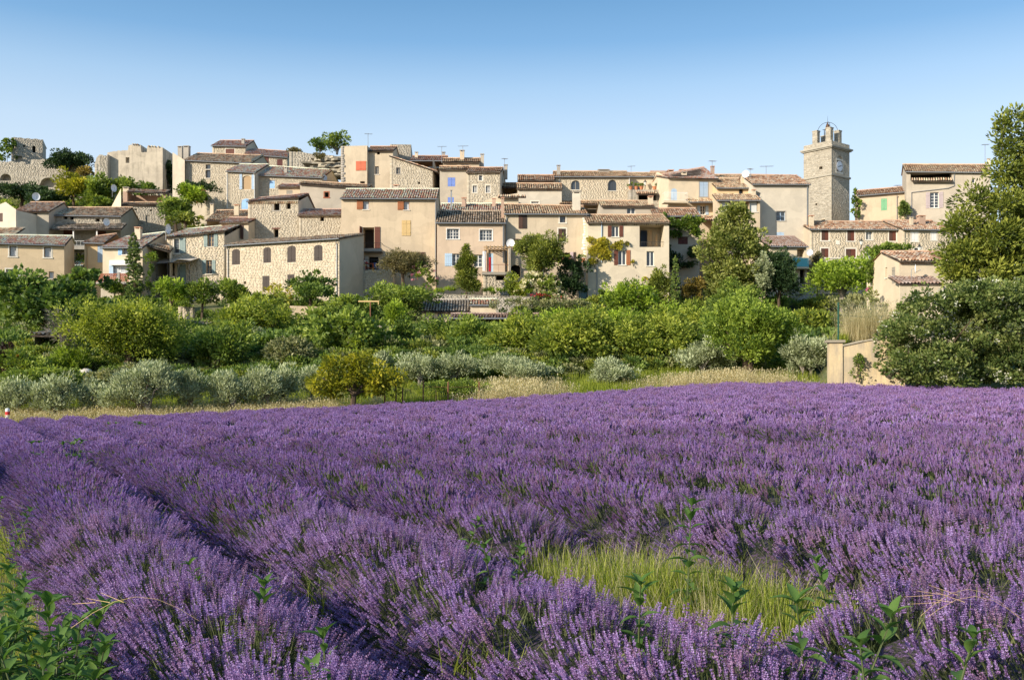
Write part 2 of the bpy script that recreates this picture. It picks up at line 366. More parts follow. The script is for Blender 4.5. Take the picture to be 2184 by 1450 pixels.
def scatter_obj(name, src, pts, rots, scl, seed=0, faces=None, mat=None, parent=None):
    """one object that carries plants of source `src` at pts; faces = (V, Q) of a solid core mesh"""
    ng, nv = SRC[src]
    pts = np.asarray(pts, np.float32); n = len(pts); V = pts; sel = np.ones(n, bool)
    me = bpy.data.meshes.new(name)
    if faces is not None:
        V = np.concatenate([pts, faces[0]]).astype(np.float32); sel = np.concatenate([sel, np.zeros(len(faces[0]), bool)])
    me.vertices.add(len(V)); me.vertices.foreach_set('co', V.ravel())
    if faces is not None:
        Q = faces[1] + n
        me.loops.add(Q.size); me.loops.foreach_set('vertex_index', Q.ravel().astype(np.int32))
        me.polygons.add(len(Q)); me.polygons.foreach_set('loop_start', np.arange(0, Q.size, 4, dtype=np.int32))
        me.polygons.foreach_set('use_smooth', np.ones(len(Q), bool)); me.materials.append(mat)
    k = len(V) - n
    def put(nm, ty, key, arr): x = me.attributes.new(nm, ty, 'POINT'); x.data.foreach_set(key, arr.ravel())
    put('sel', 'BOOLEAN', 'value', sel)
    put('vi', 'INT', 'value', np.concatenate([np.random.default_rng(seed).integers(0, nv, n), np.zeros(k)]).astype(np.int32))
    put('rot', 'FLOAT_VECTOR', 'vector', np.concatenate([rots, np.zeros((k, 3))]).astype(np.float32))
    put('scl', 'FLOAT', 'value', np.concatenate([scl, np.ones(k)]).astype(np.float32))
    me.update()
    o = link(name, me, parent); md = o.modifiers.new('plants', 'NODES'); md.node_group = ng
    return o

def dir_euler(D, spin):
    """XYZ euler whose Z axis points along D with a random spin first"""
    D = D / np.linalg.norm(D, axis=1, keepdims=True)
    # R = Rz(az) Ry(tilt) Rz(spin): turn it into XYZ euler through the matrix
    az = np.arctan2(D[:, 1], D[:, 0]); ti = np.arccos(np.clip(D[:, 2], -1, 1)); sp = spin
    ca, sa, ct, st, cs, ss = np.cos(az), np.sin(az), np.cos(ti), np.sin(ti), np.cos(sp), np.sin(sp)
    r00 = ca * ct * cs - sa * ss; r10 = sa * ct * cs + ca * ss; r20 = -st * cs
    r21 = st * ss; r22 = ct
    return np.stack([np.arctan2(r21, r22), np.arcsin(np.clip(-r20, -1, 1)), np.arctan2(r10, r00)], -1)

# ---------------------------------------------------------------- lavender
def lav_variant(seed, nsp, rad, lod):
    r = random.Random(seed); V = []; Q = []; T = []; M = []
    def quad(p, t, m):
        b = len(V); V.extend(p); Q.append((b, b + 1, b + 2, b + 3)); T.append(t); M.append(m)
    for i in range(nsp):
        an = r.uniform(0, 6.283); rr = rad * math.sqrt(r.random())
        base = Vector((rr * math.cos(an) * .5, rr * math.sin(an) * .5, r.uniform(-.06, .02)))
        L = r.choice((r.uniform(.045, .10), r.uniform(.09, .155), r.uniform(.10, .16))); ta = r.uniform(0, 6.283); tl = r.uniform(0, .12)
        d = Vector((math.cos(an) * rr * 1.6 + tl * math.cos(ta), math.sin(an) * rr * 1.6 + tl * math.sin(ta), 1)).normalized()
        x = d.orthogonal().normalized(); y = d.cross(x)
        w = .0016 if lod == 0 else (.0026 if lod == 1 else .004)
        sp = r.uniform(0, 3.14); sx = x * math.cos(sp) + y * math.sin(sp); tip = base + d * L
        st = r.random()
        quad([base - sx * w, base + sx * w, tip + sx * w * .7, tip - sx * w * .7], st, 1)
        hl = r.uniform(.030, .052) * (1 if lod < 2 else 1.2); hw = r.uniform(.0058, .0082); tone = r.gauss(.0, .13)
        if lod == 0:
            nw = r.choice((5, 6, 6, 7))
            for k in range(nw):
                f = k / (nw - 1); c = tip + d * (hl * (f - .15)); wr = hw * (1.0 - .45 * f) * r.uniform(.8, 1.15)
                if k == 1 and r.random() < .35: c = c - d * .012
                for j in range(5):
                    a2 = j * 1.2566 + k * .7 + r.uniform(-.25, .25); o = x * math.cos(a2) + y * math.sin(a2); s2 = d.cross(o)
                    t = min(1, max(0, r.choice((.15, .3, .42, .55, .7, .95)) + tone))
                    p0 = c + o * wr * .15; p2 = c + o * wr * 1.25 + d * (hl / nw * .95)
                    mid = c + o * wr * .85 + d * (hl / nw * .32)
                    quad([p0, mid + s2 * wr * .5, p2, mid - s2 * wr * .5], t, 0)
        else:
            k = 3 if lod == 1 else 2
            segs = 3 if lod == 1 else 2
            for g in range(segs):
                c0 = tip + d * (hl * (g / segs - .15)); c1 = tip + d * (hl * ((g + 1.15) / segs - .15)); wr = hw * (1.1 - .25 * g) * (1.15 if lod == 1 else 1.75)
                for j in range(k):
                    a2 = j * 3.1416 / k + g * .6 + sp; o = (x * math.cos(a2) + y * math.sin(a2)) * wr
                    t = min(1, max(0, r.uniform(.2, .95) + tone))
                    quad([c0 - o * .6, c0 + o * .6, c1 + o * .75, c1 - o * .75], t, 0)
    # a few leafy stems at the foot
    for i in range(nsp // 3):
        an = r.uniform(0, 6.283); rr = rad * .6 * math.sqrt(r.random()); b0 = Vector((rr * math.cos(an), rr * math.sin(an), -.08))
        d = Vector((math.cos(an) * .5 + r.uniform(-.3, .3), math.sin(an) * .5 + r.uniform(-.3, .3), 1)).normalized(); x = d.orthogonal().normalized()
        w = .004 if lod < 2 else .008; L = r.uniform(.10, .2)
        quad([b0, b0 + d * L * .5 + x * w, b0 + d * L, b0 + d * L * .5 - x * w], r.random(), 1)
    return np_mesh('lavender_sprig', [tuple(v) for v in V], Q, T, [MAT['lav'], MAT['lavstem']], M)

source('lavnear', [lav_variant(100 + i, 15, .075, 0) for i in range(7)])
source('lavmid', [lav_variant(200 + i, 18, .09, 1) for i in range(6)])
source('lavfar', [lav_variant(300 + i, 34, .17, 2) for i in range(6)])

TH = (-60 - CX) / F           # the rows run towards the left: dx per unit of depth
ROW0, SPACE = 1.10, 1.5
perp = np.array([1, -TH, 0]) / math.hypot(1, TH)      # across the rows, towards the right
GAPS = {2: [(4.85, 7.0)], 7: [(14.0, 15.0)], 11: [(20.5, 21.8)]}
def lav_rows(ks, name, label, y0f, y1f, seed, lab_group=None):
    """lavender plants of the rows ks, between near and far limits"""
    r = np.random.default_rng(seed); pts = {s: [] for s in ('lavnear', 'lavmid', 'lavfar')}; nrm = {s: [] for s in pts}
    cores = []
    for k in ks:
        xo = ROW0 + SPACE * k
        ya = y0f(k); yb = 60
        tt = np.linspace(ya, yb, 4000); px = CX + F * (xo + TH * tt) / np.maximum(tt, .3)
        ok = tt < edge_d(np.clip(px, -400, 2600)) - .2
        yb = min(yb, tt[ok].max() if ok.any() else ya)
        yb = min(yb, y1f(k))
        if yb - ya < .5: continue
        ph, ph2 = r.uniform(0, 6, 2); plant = r.uniform(.85, 1.1)
        def bulge(y): return (1 + .05 * np.sin(2 * math.pi * y / plant + ph) + .045 * np.sin(y * 2.3 + ph2) + .05 * np.sin(y * .71 + ph))
        def gapf(y):
            g = np.ones_like(y)
            for (g0, g1) in GAPS.get(k, []): g = np.minimum(g, np.clip(np.maximum(g0 - y, y - g1) / .45, 0, 1))
            return g
        for (src, z0, z1, dens) in (('lavnear', 0, 8.0, 100), ('lavmid', 8.0, 17, 66), ('lavfar', 17, 60, 26)):
            u0, u1 = max(ya, z0), min(yb, z1)
            if u1 <= u0: continue
            n = int((u1 - u0) * 1.12 * 2.0 * dens)
            y = r.uniform(u0, u1, n); ph_ = r.uniform(-1.75, 1.75, n)
            g = gapf(y); keep = r.random(n) < np.minimum(1, g * 2.5)
            thin = np.sin(y * 3.1 + ph) + np.sin(ph_ * 3 + y * 1.7 + ph2) > 1.72      # bald spots where the leaves show
            keep &= ~(thin & (r.random(n) < .6))
            y, ph_, g = y[keep], ph_[keep], g[keep]; bl = bulge(y) * (.6 + .4 * g)
            a_, b_ = .53 * bl, .475 * bl * (.45 + .55 * g)
            ox = a_ * np.sin(ph_); oz = np.maximum(b_ * np.cos(ph_), .03 + 0 * y)
            yy = y + r.normal(0, .03, len(y))
            X = xo + TH * yy + perp[0] * ox; Yw = yy + perp[1] * ox
            nv = np.stack([perp[0] * np.sin(ph_) / .9, perp[1] * np.sin(ph_) / .9, np.cos(ph_) * .9 + .20], -1) + r.normal(0, .10, (len(y), 3))
            pts[src].append(np.stack([X, Yw, ground(X, Yw) + oz], -1)); nrm[src].append(nv)
        ny_ = max(4, int((yb - ya) / .22)); y = np.linspace(ya, yb, ny_); g = gapf(y); bl = bulge(y) * (.35 + .65 * g)
        an = np.linspace(-1.57, 1.57, 9)
        Yg, A = np.meshgrid(y, an, indexing='ij'); BL = bl[:, None]; Gg = g[:, None]
        ox = .49 * BL * np.sin(A) * (1 + r.normal(0, .05, A.shape)); oz = .44 * BL * np.cos(A) * (Gg * 1.35 - .35) - .05 + r.normal(0, .012, A.shape)
        X = xo + TH * Yg + perp[0] * ox; Yw = Yg + perp[1] * ox
        V = np.stack([X, Yw, ground(X, Yw) + oz], -1).reshape(-1, 3); ii = np.arange(ny_ * 9).reshape(ny_, 9)
        cores.append((V, np.stack([ii[:-1, :-1], ii[:-1, 1:], ii[1:, 1:], ii[1:, :-1]], -1).reshape(-1, 4)))
    root = None; core = None
    if cores:
        o = 0; VV = []; QQ = []
        for V, q in cores: VV.append(V); QQ.append(q + o); o += len(V)
        core = (np.concatenate(VV), np.concatenate(QQ))
    first = True
    for s in ('lavfar', 'lavmid', 'lavnear'):
        if not pts[s]: continue
        Pp = np.concatenate(pts[s]); Nn = np.concatenate(nrm[s]); m = len(Pp)
        o = scatter_obj(name if first else 'flower_sprigs', s, Pp, dir_euler(Nn, r.uniform(0, 6.28, m)), r.uniform(.8, 1.2, m) * np.clip(.62 + .55 * Nn[:, 2], .68, 1), seed,
                        core if first else None, MAT['mound'], root)
        if first: root = o; tag(o, label, kind='stuff'); first = False
        else: tag(o, kind='stuff')
y0f = lambda k: 12.5 if k < 0 else max(.55, (ROW0 + SPACE * k - 5.0) / 1.057)
y1n = lambda k: 99
lav_rows([0], 'lavender_row', 'nearest lavender row, beside the green weeds at the field margin', y0f, y1n, 11)
lav_rows([1], 'lavender_row', 'thick lavender row running up from the bottom, second from the green weeds', y0f, y1n, 12)
lav_rows([2], 'lavender_row', 'lavender row broken by the patch of bright grass', y0f, y1n, 13)
lav_rows([3], 'lavender_row', 'lavender row just behind the patch of bright grass', y0f, y1n, 14)
lav_rows([-1], 'lavender_row', 'lavender row on the far side of the green weeds, ending by the striped post', y0f, y1n, 15)
lav_rows([-4, -3, -2] + list(range(4, 40)), 'lavender_field', 'wide purple lavender field merging into one mass towards the orchard', y0f, y1n, 16)
# ---------------------------------------------------------------- building kit
def tiles(pts, seed, pitch=.25, length=.42, rad=.092):
    """canal tiles on the quad E0,E1 (eave) R0,R1 (ridge); returns arrays"""
    E0, E1, R0, R1 = [np.array(p, float) for p in pts]
    r = np.random.default_rng(seed)
    wid = max(np.linalg.norm(E1 - E0), np.linalg.norm(R1 - R0)); ln = (np.linalg.norm(R0 - E0) + np.linalg.norm(R1 - E1)) / 2
    n = max(2, int(wid / pitch)); m = max(1, int(ln / length + .5))
    T = (np.arange(n) + .5) / n; S = np.arange(m) / m
    tt, ss = np.meshgrid(T, S, indexing='ij'); tt = tt.ravel() + r.normal(0, .0009 * 8 / n, n * m); ss = ss.ravel()
    def at(t, s): return (E0 * (1 - t) + E1 * t) * (1 - s) + (R0 * (1 - t) + R1 * t) * s
    t_, s_ = tt[:, None], ss[:, None]
    p0 = at(t_, s_ - .03 / max(ln, .1) + r.normal(0, .02 / ln, (n * m, 1))); p1 = at(t_, s_ + 1.18 / m)
    ax = (E1 - E0) / np.linalg.norm(E1 - E0); sl = (R0 + R1 - E0 - E1); sl /= np.linalg.norm(sl)
    nr = np.cross(ax, sl); nr /= np.linalg.norm(nr)
    lift = r.normal(.03, .012, (n * m, 1)); side = r.normal(0, .008, (n * m, 1))
    th = np.linspace(0, math.pi, 5)
    V = np.zeros((n * m, 2, 5, 3))
    for q, (pp, rr, lf) in enumerate(((p0, rad, lift), (p1, rad * .82, 0 * lift))):
        for j, a_ in enumerate(th):
            V[:, q, j] = pp + ax * (rr * -math.cos(a_) + side) + nr * (rr * math.sin(a_) * 1.05 + lf + .01)
    ph = r.uniform(0, 6.28, 3); tq, sq = tt, ss     # old roofs sag and ripple
    dz = -.055 * np.sin(np.pi * np.clip(tq, 0, 1)) * (.35 + .65 * np.sin(np.pi * sq)) + .016 * np.sin(tq * wid * 1.3 + ph[0]) + .012 * np.sin(tq * wid * 2.9 + ph[1] + sq * 4)
    V[..., 2] += dz[:, None, None]
    b = np.arange(n * m)[:, None] * 10
    Q = np.stack([np.concatenate([b + j, b + j + 1, b + 5 + j + 1, b + 5 + j], 1) for j in range(4)], 1).reshape(-1, 4)
    tone = np.clip(r.random(n * m), 0, 1)
    up = (ss > .5 / m); bc = b[up]      # lower ends of the upper courses rest on the tile below
    Q2 = np.concatenate([bc, bc + 1, bc + 3, bc + 4], 1)
    return V.reshape(-1, 3), np.concatenate([Q, Q2]), np.concatenate([np.repeat(tone, 4), tone[up]])

def stones(prof, z0, openings, seed, size=1.0, proud=.014, hmin=.09, hmax=.165, wmin=.14, wmax=.42, gap=.009, ztop=None, skip=.0):
    """rubble masonry in (u, z): returns list of (u0,u1,z0,z1,d,tone)"""
    r = random.Random(seed); out = []
    us = [p[0] for p in prof]; zs = [p[1] for p in prof]; w = us[-1]
    top = max(zs); z = z0
    while z < top - .04:
        h = r.uniform(hmin, hmax) * size; z1 = z + h
        u = 0.
        while u < w - .02:
            q = r.uniform(wmin, wmax) * size * (1.0 if r.random() > .12 else 1.5)
            if u < .01 or u + q > w - .05: q = max(q, .42 * size)
            u1 = min(w, u + q)
            if w - u1 < .10 * size: u1 = w
            spans = [(u, u1)]
            for (a0, a1, b0, b1) in openings:
                if b0 < z1 - .01 and b1 > z + .01:
                    ns = []
                    for (s0, s1) in spans:
                        if a0 > s0: ns.append((s0, min(s1, a0)))
                        if a1 < s1: ns.append((max(s0, a1), s1))
                    spans = [x for x in ns if x[1] - x[0] > .03]
            for (s0, s1) in spans:
                tp = min(np.interp(s0, us, zs), np.interp(s1, us, zs))
                if z1 <= tp + .0 and r.random() >= skip: out.append((s0, s1, z, z1, r.uniform(.25, 1.) * proud, r.random()))
                elif tp - z > .05 and r.random() >= skip: out.append((s0, s1, z, tp, r.uniform(.25, 1.) * proud, r.random()))
            u = u1
        z = z1
    g = gap / 2; res = []
    for (u0, u1, a, b, d, t) in out: res.append((u0 + g, u1 - g, a + g, b - g, d, t))
    return res

def stones_mesh(name, frame, st, mat, seed, jit=.007):
    r = np.random.default_rng(seed); A = np.array(st); n = len(A)
    if n == 0: return None
    U0, U1, Z0, Z1, D, T = A.T
    V = np.zeros((n, 8, 3)); j = lambda: r.uniform(-jit, jit, n)
    for k, (U, Z) in enumerate(((U0, Z0), (U1, Z0), (U1, Z1), (U0, Z1))):
        V[:, k] = np.stack([U, np.full(n, .03), Z], -1)
        V[:, 4 + k] = np.stack([U + j() + (.006 if k in (0, 3) else -.006), -D, Z + j() + (.005 if k < 2 else -.005)], -1)
    o, ux, nn = frame
    W_ = np.zeros_like(V)
    W_[..., 0] = o[0] + ux[0] * V[..., 0] - nn[0] * V[..., 1]; W_[..., 1] = o[1] + ux[1] * V[..., 0] - nn[1] * V[..., 1]; W_[..., 2] = V[..., 2]
    b = np.arange(n)[:, None] * 8
    Q = np.stack([b + np.array(q) for q in ((4, 5, 6, 7), (0, 1, 5, 4), (1, 2, 6, 5), (2, 3, 7, 6), (3, 0, 4, 7))], 1).reshape(-1, 4)
    return np_mesh(name, W_.reshape(-1, 3), Q, np.repeat(T, 5), mat)

SEED = [7]
def sd_(): SEED[0] += 1; return SEED[0]

class House:
    """A building whose front plane is fixed by photo columns xl..xr at distance D; its parts are children of the root Empty."""
    def __init__(s, name, label, D, xl, xr, yb, ye, yaw=0., depth=7., wall='beige', stone=None, cat='house', found=4., size=1.0, group=None):
        s.o = P(xl, yb, D); s.yaw = math.radians(yaw); s.root = tag(empty(name, s.o, s.yaw), label, cat, group)
        s.w = s.uz(xr, yb)[0]; s.h = s.uz(xl, ye)[1]; s.depth = depth; s.wall = wall; s.stone = stone; s.found = found; s.size = size
        s.hr = s.h; s.run = depth; s.mb = MB(); s.nwall = 0; s.name = name; s.stonelist = []
    # frames: 'F' front, 'R' right flank, 'L' left flank; returns origin, u direction, outward normal in house coordinates
    def fr(s, side='F', off=0.):
        if side == 'F': return ((0, off), (1, 0), (0, -1))
        if side == 'R': return ((s.w + off, 0), (0, 1), (1, 0))
        return ((-off, s.depth), (0, -1), (-1, 0))
    def uz(s, px, py, side='F', off=0.):
        c, sn = math.cos(s.yaw), math.sin(s.yaw)
        if side == 'F': o = (0, off); d = (1, 0)
        elif side == 'R': o = (s.w + off, 0); d = (0, 1)
        else: o = (-off, s.depth); d = (0, -1)
        ox = s.o.x + c * o[0] - sn * o[1]; oy = s.o.y + sn * o[0] + c * o[1]
        ux, uy = c * d[0] - sn * d[1], sn * d[0] + c * d[1]
        k = (px - CX) / F
        u = (k * oy - ox) / (ux - k * uy); t = oy + u * uy
        return u, CZ + (Y0 - py) / F * t - s.o.z
    def F3(s, frame):
        (ox, oy), (ux, uy), (nx_, ny_) = frame
        return lambda u, d, z: (ox + ux * u - nx_ * d, oy + uy * u - ny_ * d, z)     # d grows into the wall
    def panel(s, frame, prof, ops=(), rev=.24, zb=None):
        f = s.F3(frame); mb = s.mb; zb = -s.found if zb is None else zb
        us = sorted({p[0] for p in prof} | {x for o in ops for x in (o[0], o[1]) if prof[0][0] < x < prof[-1][0]})
        pu = [p[0] for p in prof]; pz = [p[1] for p in prof]
        for a_, b_ in zip(us[:-1], us[1:]):
            if b_ - a_ < 1e-4: continue
            za, zb2 = np.interp(a_ + 1e-6, pu, pz), np.interp(b_ - 1e-6, pu, pz)
            mid = (a_ + b_) / 2; cuts = sorted((o[2], o[3]) for o in ops if o[0] <= mid <= o[1])
            z = zb
            for (c0, c1) in cuts:
                if c0 > z: mb.poly([f(a_, 0, z), f(b_, 0, z), f(b_, 0, c0), f(a_, 0, c0)])
                z = c1
            if min(za, zb2) > z: mb.poly([f(a_, 0, z), f(b_, 0, z), f(b_, 0, zb2), f(a_, 0, za)])
        for o in ops:
            a_, b_, c0, c1 = o[:4]; dp = o[4] if len(o) > 4 else rev
            mb.poly([f(a_, 0, c0), f(a_, dp, c0), f(a_, dp, c1), f(a_, 0, c1)]); mb.poly([f(b_, 0, c0), f(b_, dp, c0), f(b_, dp, c1), f(b_, 0, c1)])
            mb.poly([f(a_, 0, c1), f(b_, 0, c1), f(b_, dp, c1), f(a_, dp, c1)]); mb.poly([f(a_, 0, c0), f(b_, 0, c0), f(b_, dp, c0), f(a_, dp, c0)])
            if len(o) > 5 and o[5] > 0:      # segmental arch: close the upper corners
                r_ = o[5]; N = 8; wv = b_ - a_
                arc = [(a_ + wv * i / N, c1 - r_ * (1 - math.sqrt(max(0, 1 - (2 * i / N - 1) ** 2)))) for i in range(N + 1)]
                for (p, q) in zip(arc[:-1], arc[1:]):
                    mb.poly([f(p[0], 0, p[1]), f(q[0], 0, q[1]), f(q[0], 0, c1 - .0), f(p[0], 0, c1 - .0)])
                    mb.poly([f(p[0], 0, p[1]), f(q[0], 0, q[1]), f(q[0], dp, q[1]), f(p[0], dp, p[1])])
    def front(s, ops=(), side='F', prof=None, stone=True, zs=None, u_limit=None):
        """ops: (x0,y0,x1,y1,kind,{options}) in photo pixels"""
        frame = s.fr(side); L = s.w if side == 'F' else s.depth
        if prof is None:
            if side == 'F': prof = [(0, s.h), (L, s.h2 if hasattr(s, 'h2') else s.h)]
            elif side == 'R': prof = [(0, s.h), (s.run, s.hr), (L, s.hb)] if s.run < L - .05 else [(0, s.h), (L, s.hr)]
            else: prof = [(0, s.hb), (L - s.run, s.hr), (L, s.h)] if s.run < L - .05 else [(0, s.hr), (L, s.h)]
        cuts = []; f = s.F3(frame); todo = []
        for o in ops:
            (x0, y0, x1, y1, kind), opt = o[:5], (o[5] if len(o) > 5 else {})
            ua, zt = s.uz(x0, y0, side); ub, zb_ = s.uz(x1, y1, side)
            ua, ub = max(.02, ua), min(L - .02, ub)
            if ub - ua < .06: continue
            dp = opt.get('depth', {'hole': .5, 'loggia': 2.2, 'sh': .10}.get(kind, .26)); ar = opt.get('arch', 0) * (ub - ua)
            if not opt.get('flat'): cuts.append((ua, ub, zb_, zt, dp, ar))
            todo.append((ua, ub, zb_, zt, kind, opt, dp, ar))
        s.panel(frame, prof, cuts)
        if s.stone and stone:
            zlo = -.6 if zs is None else zs
            sur = [(c[0] - (.14 if t[5].get('sur') else .0), c[1] + (.14 if t[5].get('sur') else 0), c[2] - (.14 if t[5].get('sur') else 0), c[3] + (.14 if t[5].get('sur') else 0)) for c, t in zip(cuts, [t for t in todo if not t[5].get('flat')])]
            s.stonelist.append((frame, stones(prof, zlo, sur, sd_(), s.size)))
        for t in todo: s.opening(f, *t)
    # ---- window parts
    def part(s, name, mb, mat, parent=None, label=None, kind=None):
        o = mb.build(name, mat if isinstance(mat, list) else MAT[mat], parent or s.root)
        if label: o['label'] = label
        if kind: o['kind'] = kind
        return o
    def shutter(s, f, u0, u1, z0, z1, mat, d=0., arch=0., louver=False):
        mb = MB(); n = max(2, min(5, int((u1 - u0) / .17 + .5))); g = .006; t = .035; r = random.Random(int(abs(u0 + z0) * 1e4))
        for i in range(n):
            a_ = u0 + (u1 - u0) * i / n + g; b_ = u0 + (u1 - u0) * (i + 1) / n - g
            mb.box(f, a_, b_, d - t - r.uniform(0, .006), d, z0, z1 - (arch * abs((i + .5) / n - .5) if arch else 0), r.random())
        for zz in (.16, .80): 
            zc = z0 + (z1 - z0) * zz; mb.box(f, u0 + .02, u1 - .02, d - t - .028, d - t - .008, zc, zc + .09, .3)
        return s.part('shutter', mb, mat)
    def opening(s, f, ua, ub, z0, z1, kind, opt, dp, ar):
        m = opt.get('m', 'brown'); r = random.Random(int(abs(ua + z0 * 3) * 1e4)); mid = (ua + ub) / 2
        if opt.get('sur'):
            mb = MB(); k = opt.get('sw', .13)
            mb.box(f, ua - k, ua - .002, -.022, .05, z0 - .002, z1 + .002); mb.box(f, ub + .002, ub + k, -.022, .05, z0 - .002, z1 + .002)
            mb.box(f, ua - k, ub + k, -.022, .05, z1 + .004, z1 + k)
            mb.box(f, ua - k - .04, ub + k + .04, -.06, .05, z0 - k, z0 - .004); s.part('window_surround', mb, opt['sur'])
        elif opt.get('sill', kind in ('gl', 'os')):
            mb = MB(); mb.box(f, ua - .08, ub + .08, -.07, .18, z0 - .09, z0 - .003); s.part('sill', mb, opt.get('sillm', 'surround'))
        if opt.get('lintel'):
            mb = MB(); mb.box(f, ua - .2, ub + .2, -.03, .1, z1 + .004, z1 + .17); s.part('lintel', mb, opt['lintel'])
        if kind == 'sh':
            d = opt.get('d', .045); bk = MB(); bk.poly([f(ua, .09, z0), f(ub, .09, z0), f(ub, .09, z1), f(ua, .09, z1)]); s.part('dark_backing', bk, 'dark')  # near-black sheet behind the leaves stands in for unlit depth
            if opt.get('n', 2) == 1: s.shutter(f, ua + .01, ub - .01, z0 + .01, z1 - .01, m, d)
            else:
                s.shutter(f, ua + .01, mid - .008, z0 + .01, z1 - .01, m, d); s.shutter(f, mid + .008, ub - .01, z0 + .01, z1 - .01, opt.get('m2', m), d + (.0 if 'm2' not in opt else .01))
        elif kind in ('gl', 'os', 'door'):
            fm = opt.get('fm', 'whitepaint'); mb = MB(); k = opt.get('k', .055); d0, d1 = dp - .07, dp - .012
            mb.box(f, ua, ua + k, d0, d1, z0, z1); mb.box(f, ub - k, ub, d0, d1, z0, z1)
            mb.box(f, ua + k, ub - k, d0, d1, z1 - k, z1); mb.box(f, ua + k, ub - k, d0, d1, z0, z0 + k)
            nx_, nz_ = opt.get('mx', 2), opt.get('mz', 3); b_ = .018
            for i in range(1, nx_):
                x = ua + k + (ub - ua - 2 * k) * i / nx_; q = b_ * (2.2 if nx_ == 2 or (nx_ == 4 and i == 2) else 1); mb.box(f, x - q, x + q, d0 + .004, d1 - .004, z0 + k, z1 - k)
            for j in range(1, nz_):
                z = z0 + k + (z1 - z0 - 2 * k) * j / nz_
                xs_ = [ua + k] + [ua + k + (ub - ua - 2 * k) * i / nx_ for i in range(1, nx_)] + [ub - k]
                for p, q in zip(xs_[:-1], xs_[1:]): mb.box(f, p + .04, q - .04, d0 + .012, d1 - .008, z - b_, z + b_)
            fo = s.part('window' if kind != 'door' else 'door', mb, fm)
            gm = opt.get('gm', 'glass'); pw = (ub - ua - 2 * k) / nx_
            for i in range(nx_):
                pb = MB(); pb.poly([f(ua + k + pw * i, d1 - .03, z0 + k), f(ua + k + pw * (i + 1), d1 - .03 + r.uniform(-.004, .004), z0 + k), f(ua + k + pw * (i + 1), d1 - .03 + r.uniform(-.004, .004), z1 - k), f(ua + k + pw * i, d1 - .03, z1 - k)])
                s.part('pane', pb, gm, fo)
            bk = MB(); bk.poly([f(ua, dp, z0), f(ub, dp, z0), f(ub, dp, z1), f(ua, dp, z1)]); s.part('dark_backing', bk, 'dark')  # near-black sheet behind the panes, in place of interior darkness
            if kind == 'os':
                sw = (ub - ua) * opt.get('sf', .5)
                for sd2 in opt.get('sides', 'LR'):
                    if sd2 == 'L': s.shutter(f, ua - sw - .03, ua - .03, z0 - .02, z1 + .02, m, -.015)
                    else: s.shutter(f, ub + .03, ub + sw + .03, z0 - .02, z1 + .02, opt.get('m2', m), -.015)
        elif kind == 'hole':
            bk = MB(); bk.poly([f(ua, dp, z0), f(ub, dp, z0), f(ub, dp, z1), f(ua, dp, z1)]); s.part('opening', bk, opt.get('back', 'dark'))  # sheet closing the hole; its default near-black stands in for the unlit inside
        elif kind == 'loggia':
            bk = MB(); bk.poly([f(ua, dp, z0), f(ub, dp, z0), f(ub, dp, z1), f(ua, dp, z1)]); s.part('loggia_wall', bk, opt.get('back', s.wall))  # where the back is near-black, its colour stands in for shade
        elif kind == 'blind':
            mb = MB(); n = max(5, int((z1 - z0) / .09))
            for i in range(n):
                a_ = z0 + (z1 - z0) * i / n; mb.box(f, ua + .01, ub - .01, .10 + .012 * (i % 2), .16, a_ + .004, a_ + (z1 - z0) / n - .004)
            s.part('roller_blind', mb, m)
        elif kind == 'panel':
            mb = MB(); mb.box(f, ua + .003, ub - .003, opt.get('d', .05), .09, z0 + .003, z1 - .003); s.part(opt.get('name', 'door'), mb, m)
    def roof(s, yr, run=None, over=.3, mat='terracotta', yr2=None, side=.12, ye2=None, sides=(1, 1), gutter=True, genoise=None, xr0=None, xr1=None, xmid=None, pitch=.25, thick=.07, zback=None):
        """front slope from the eave up to a ridge seen at photo row yr (yr2 at its right end)"""
        run = run or min(s.depth / 2, 4.5); s.run = run
        if ye2 is not None: s.h2 = s.uz(s.px_of(s.w), ye2)[1]
        else: s.h2 = s.h
        zr0 = s.uz(s.px_of(0, run), yr, 'F', run)[1]; zr1 = s.uz(s.px_of(s.w, run), yr if yr2 is None else yr2, 'F', run)[1]
        s.hr = (zr0 + zr1) / 2; s.zr = (zr0, zr1); s.hb = (s.hr - (s.hr - s.h) * (s.depth - run) / run) if run < s.depth - .05 else s.hr
        s.hb = max(s.hb, s.h - 1.2) if zback is None else zback
        sl0 = (zr0 - s.h) / run; sl1 = (zr1 - s.h2) / run
        lo, hi = -side * sides[0], s.w + side * sides[1]
        a0 = 0 if xr0 is None else xr0; a1 = 0 if xr1 is None else xr1
        E0 = (lo, -over, s.h + .06 - sl0 * over); E1 = (hi, -over, s.h2 + .06 - sl1 * over)
        R0 = (lo + a0, run, zr0 + .06); R1 = (hi + a1, run, zr1 + .06)
        s.slope(E0, E1, R0, R1, mat, thick, pitch)
        if run < s.depth - .1:
            mb = MB(); B0 = (lo, s.depth + .2, s.hb + .06); B1 = (hi, s.depth + .2, s.hb + .06)
            mb.poly([R0, R1, B1, B0]); rb = mb.build('roof_back', MAT[mat], s.root)
            rd = MB(); rd.tube([Vector(R0) + Vector((0, 0, .02)), Vector(R1) + Vector((0, 0, .02))], .11, n=8); s.part('ridge_tiles', rd, mat)
        if gutter:
            g = MB(); g.tube([(lo, -over - .05, E0[2] - .05), (hi, -over - .05, E1[2] - .05)], .065, n=6); s.part('gutter', g, 'zinc' if gutter is True else gutter)
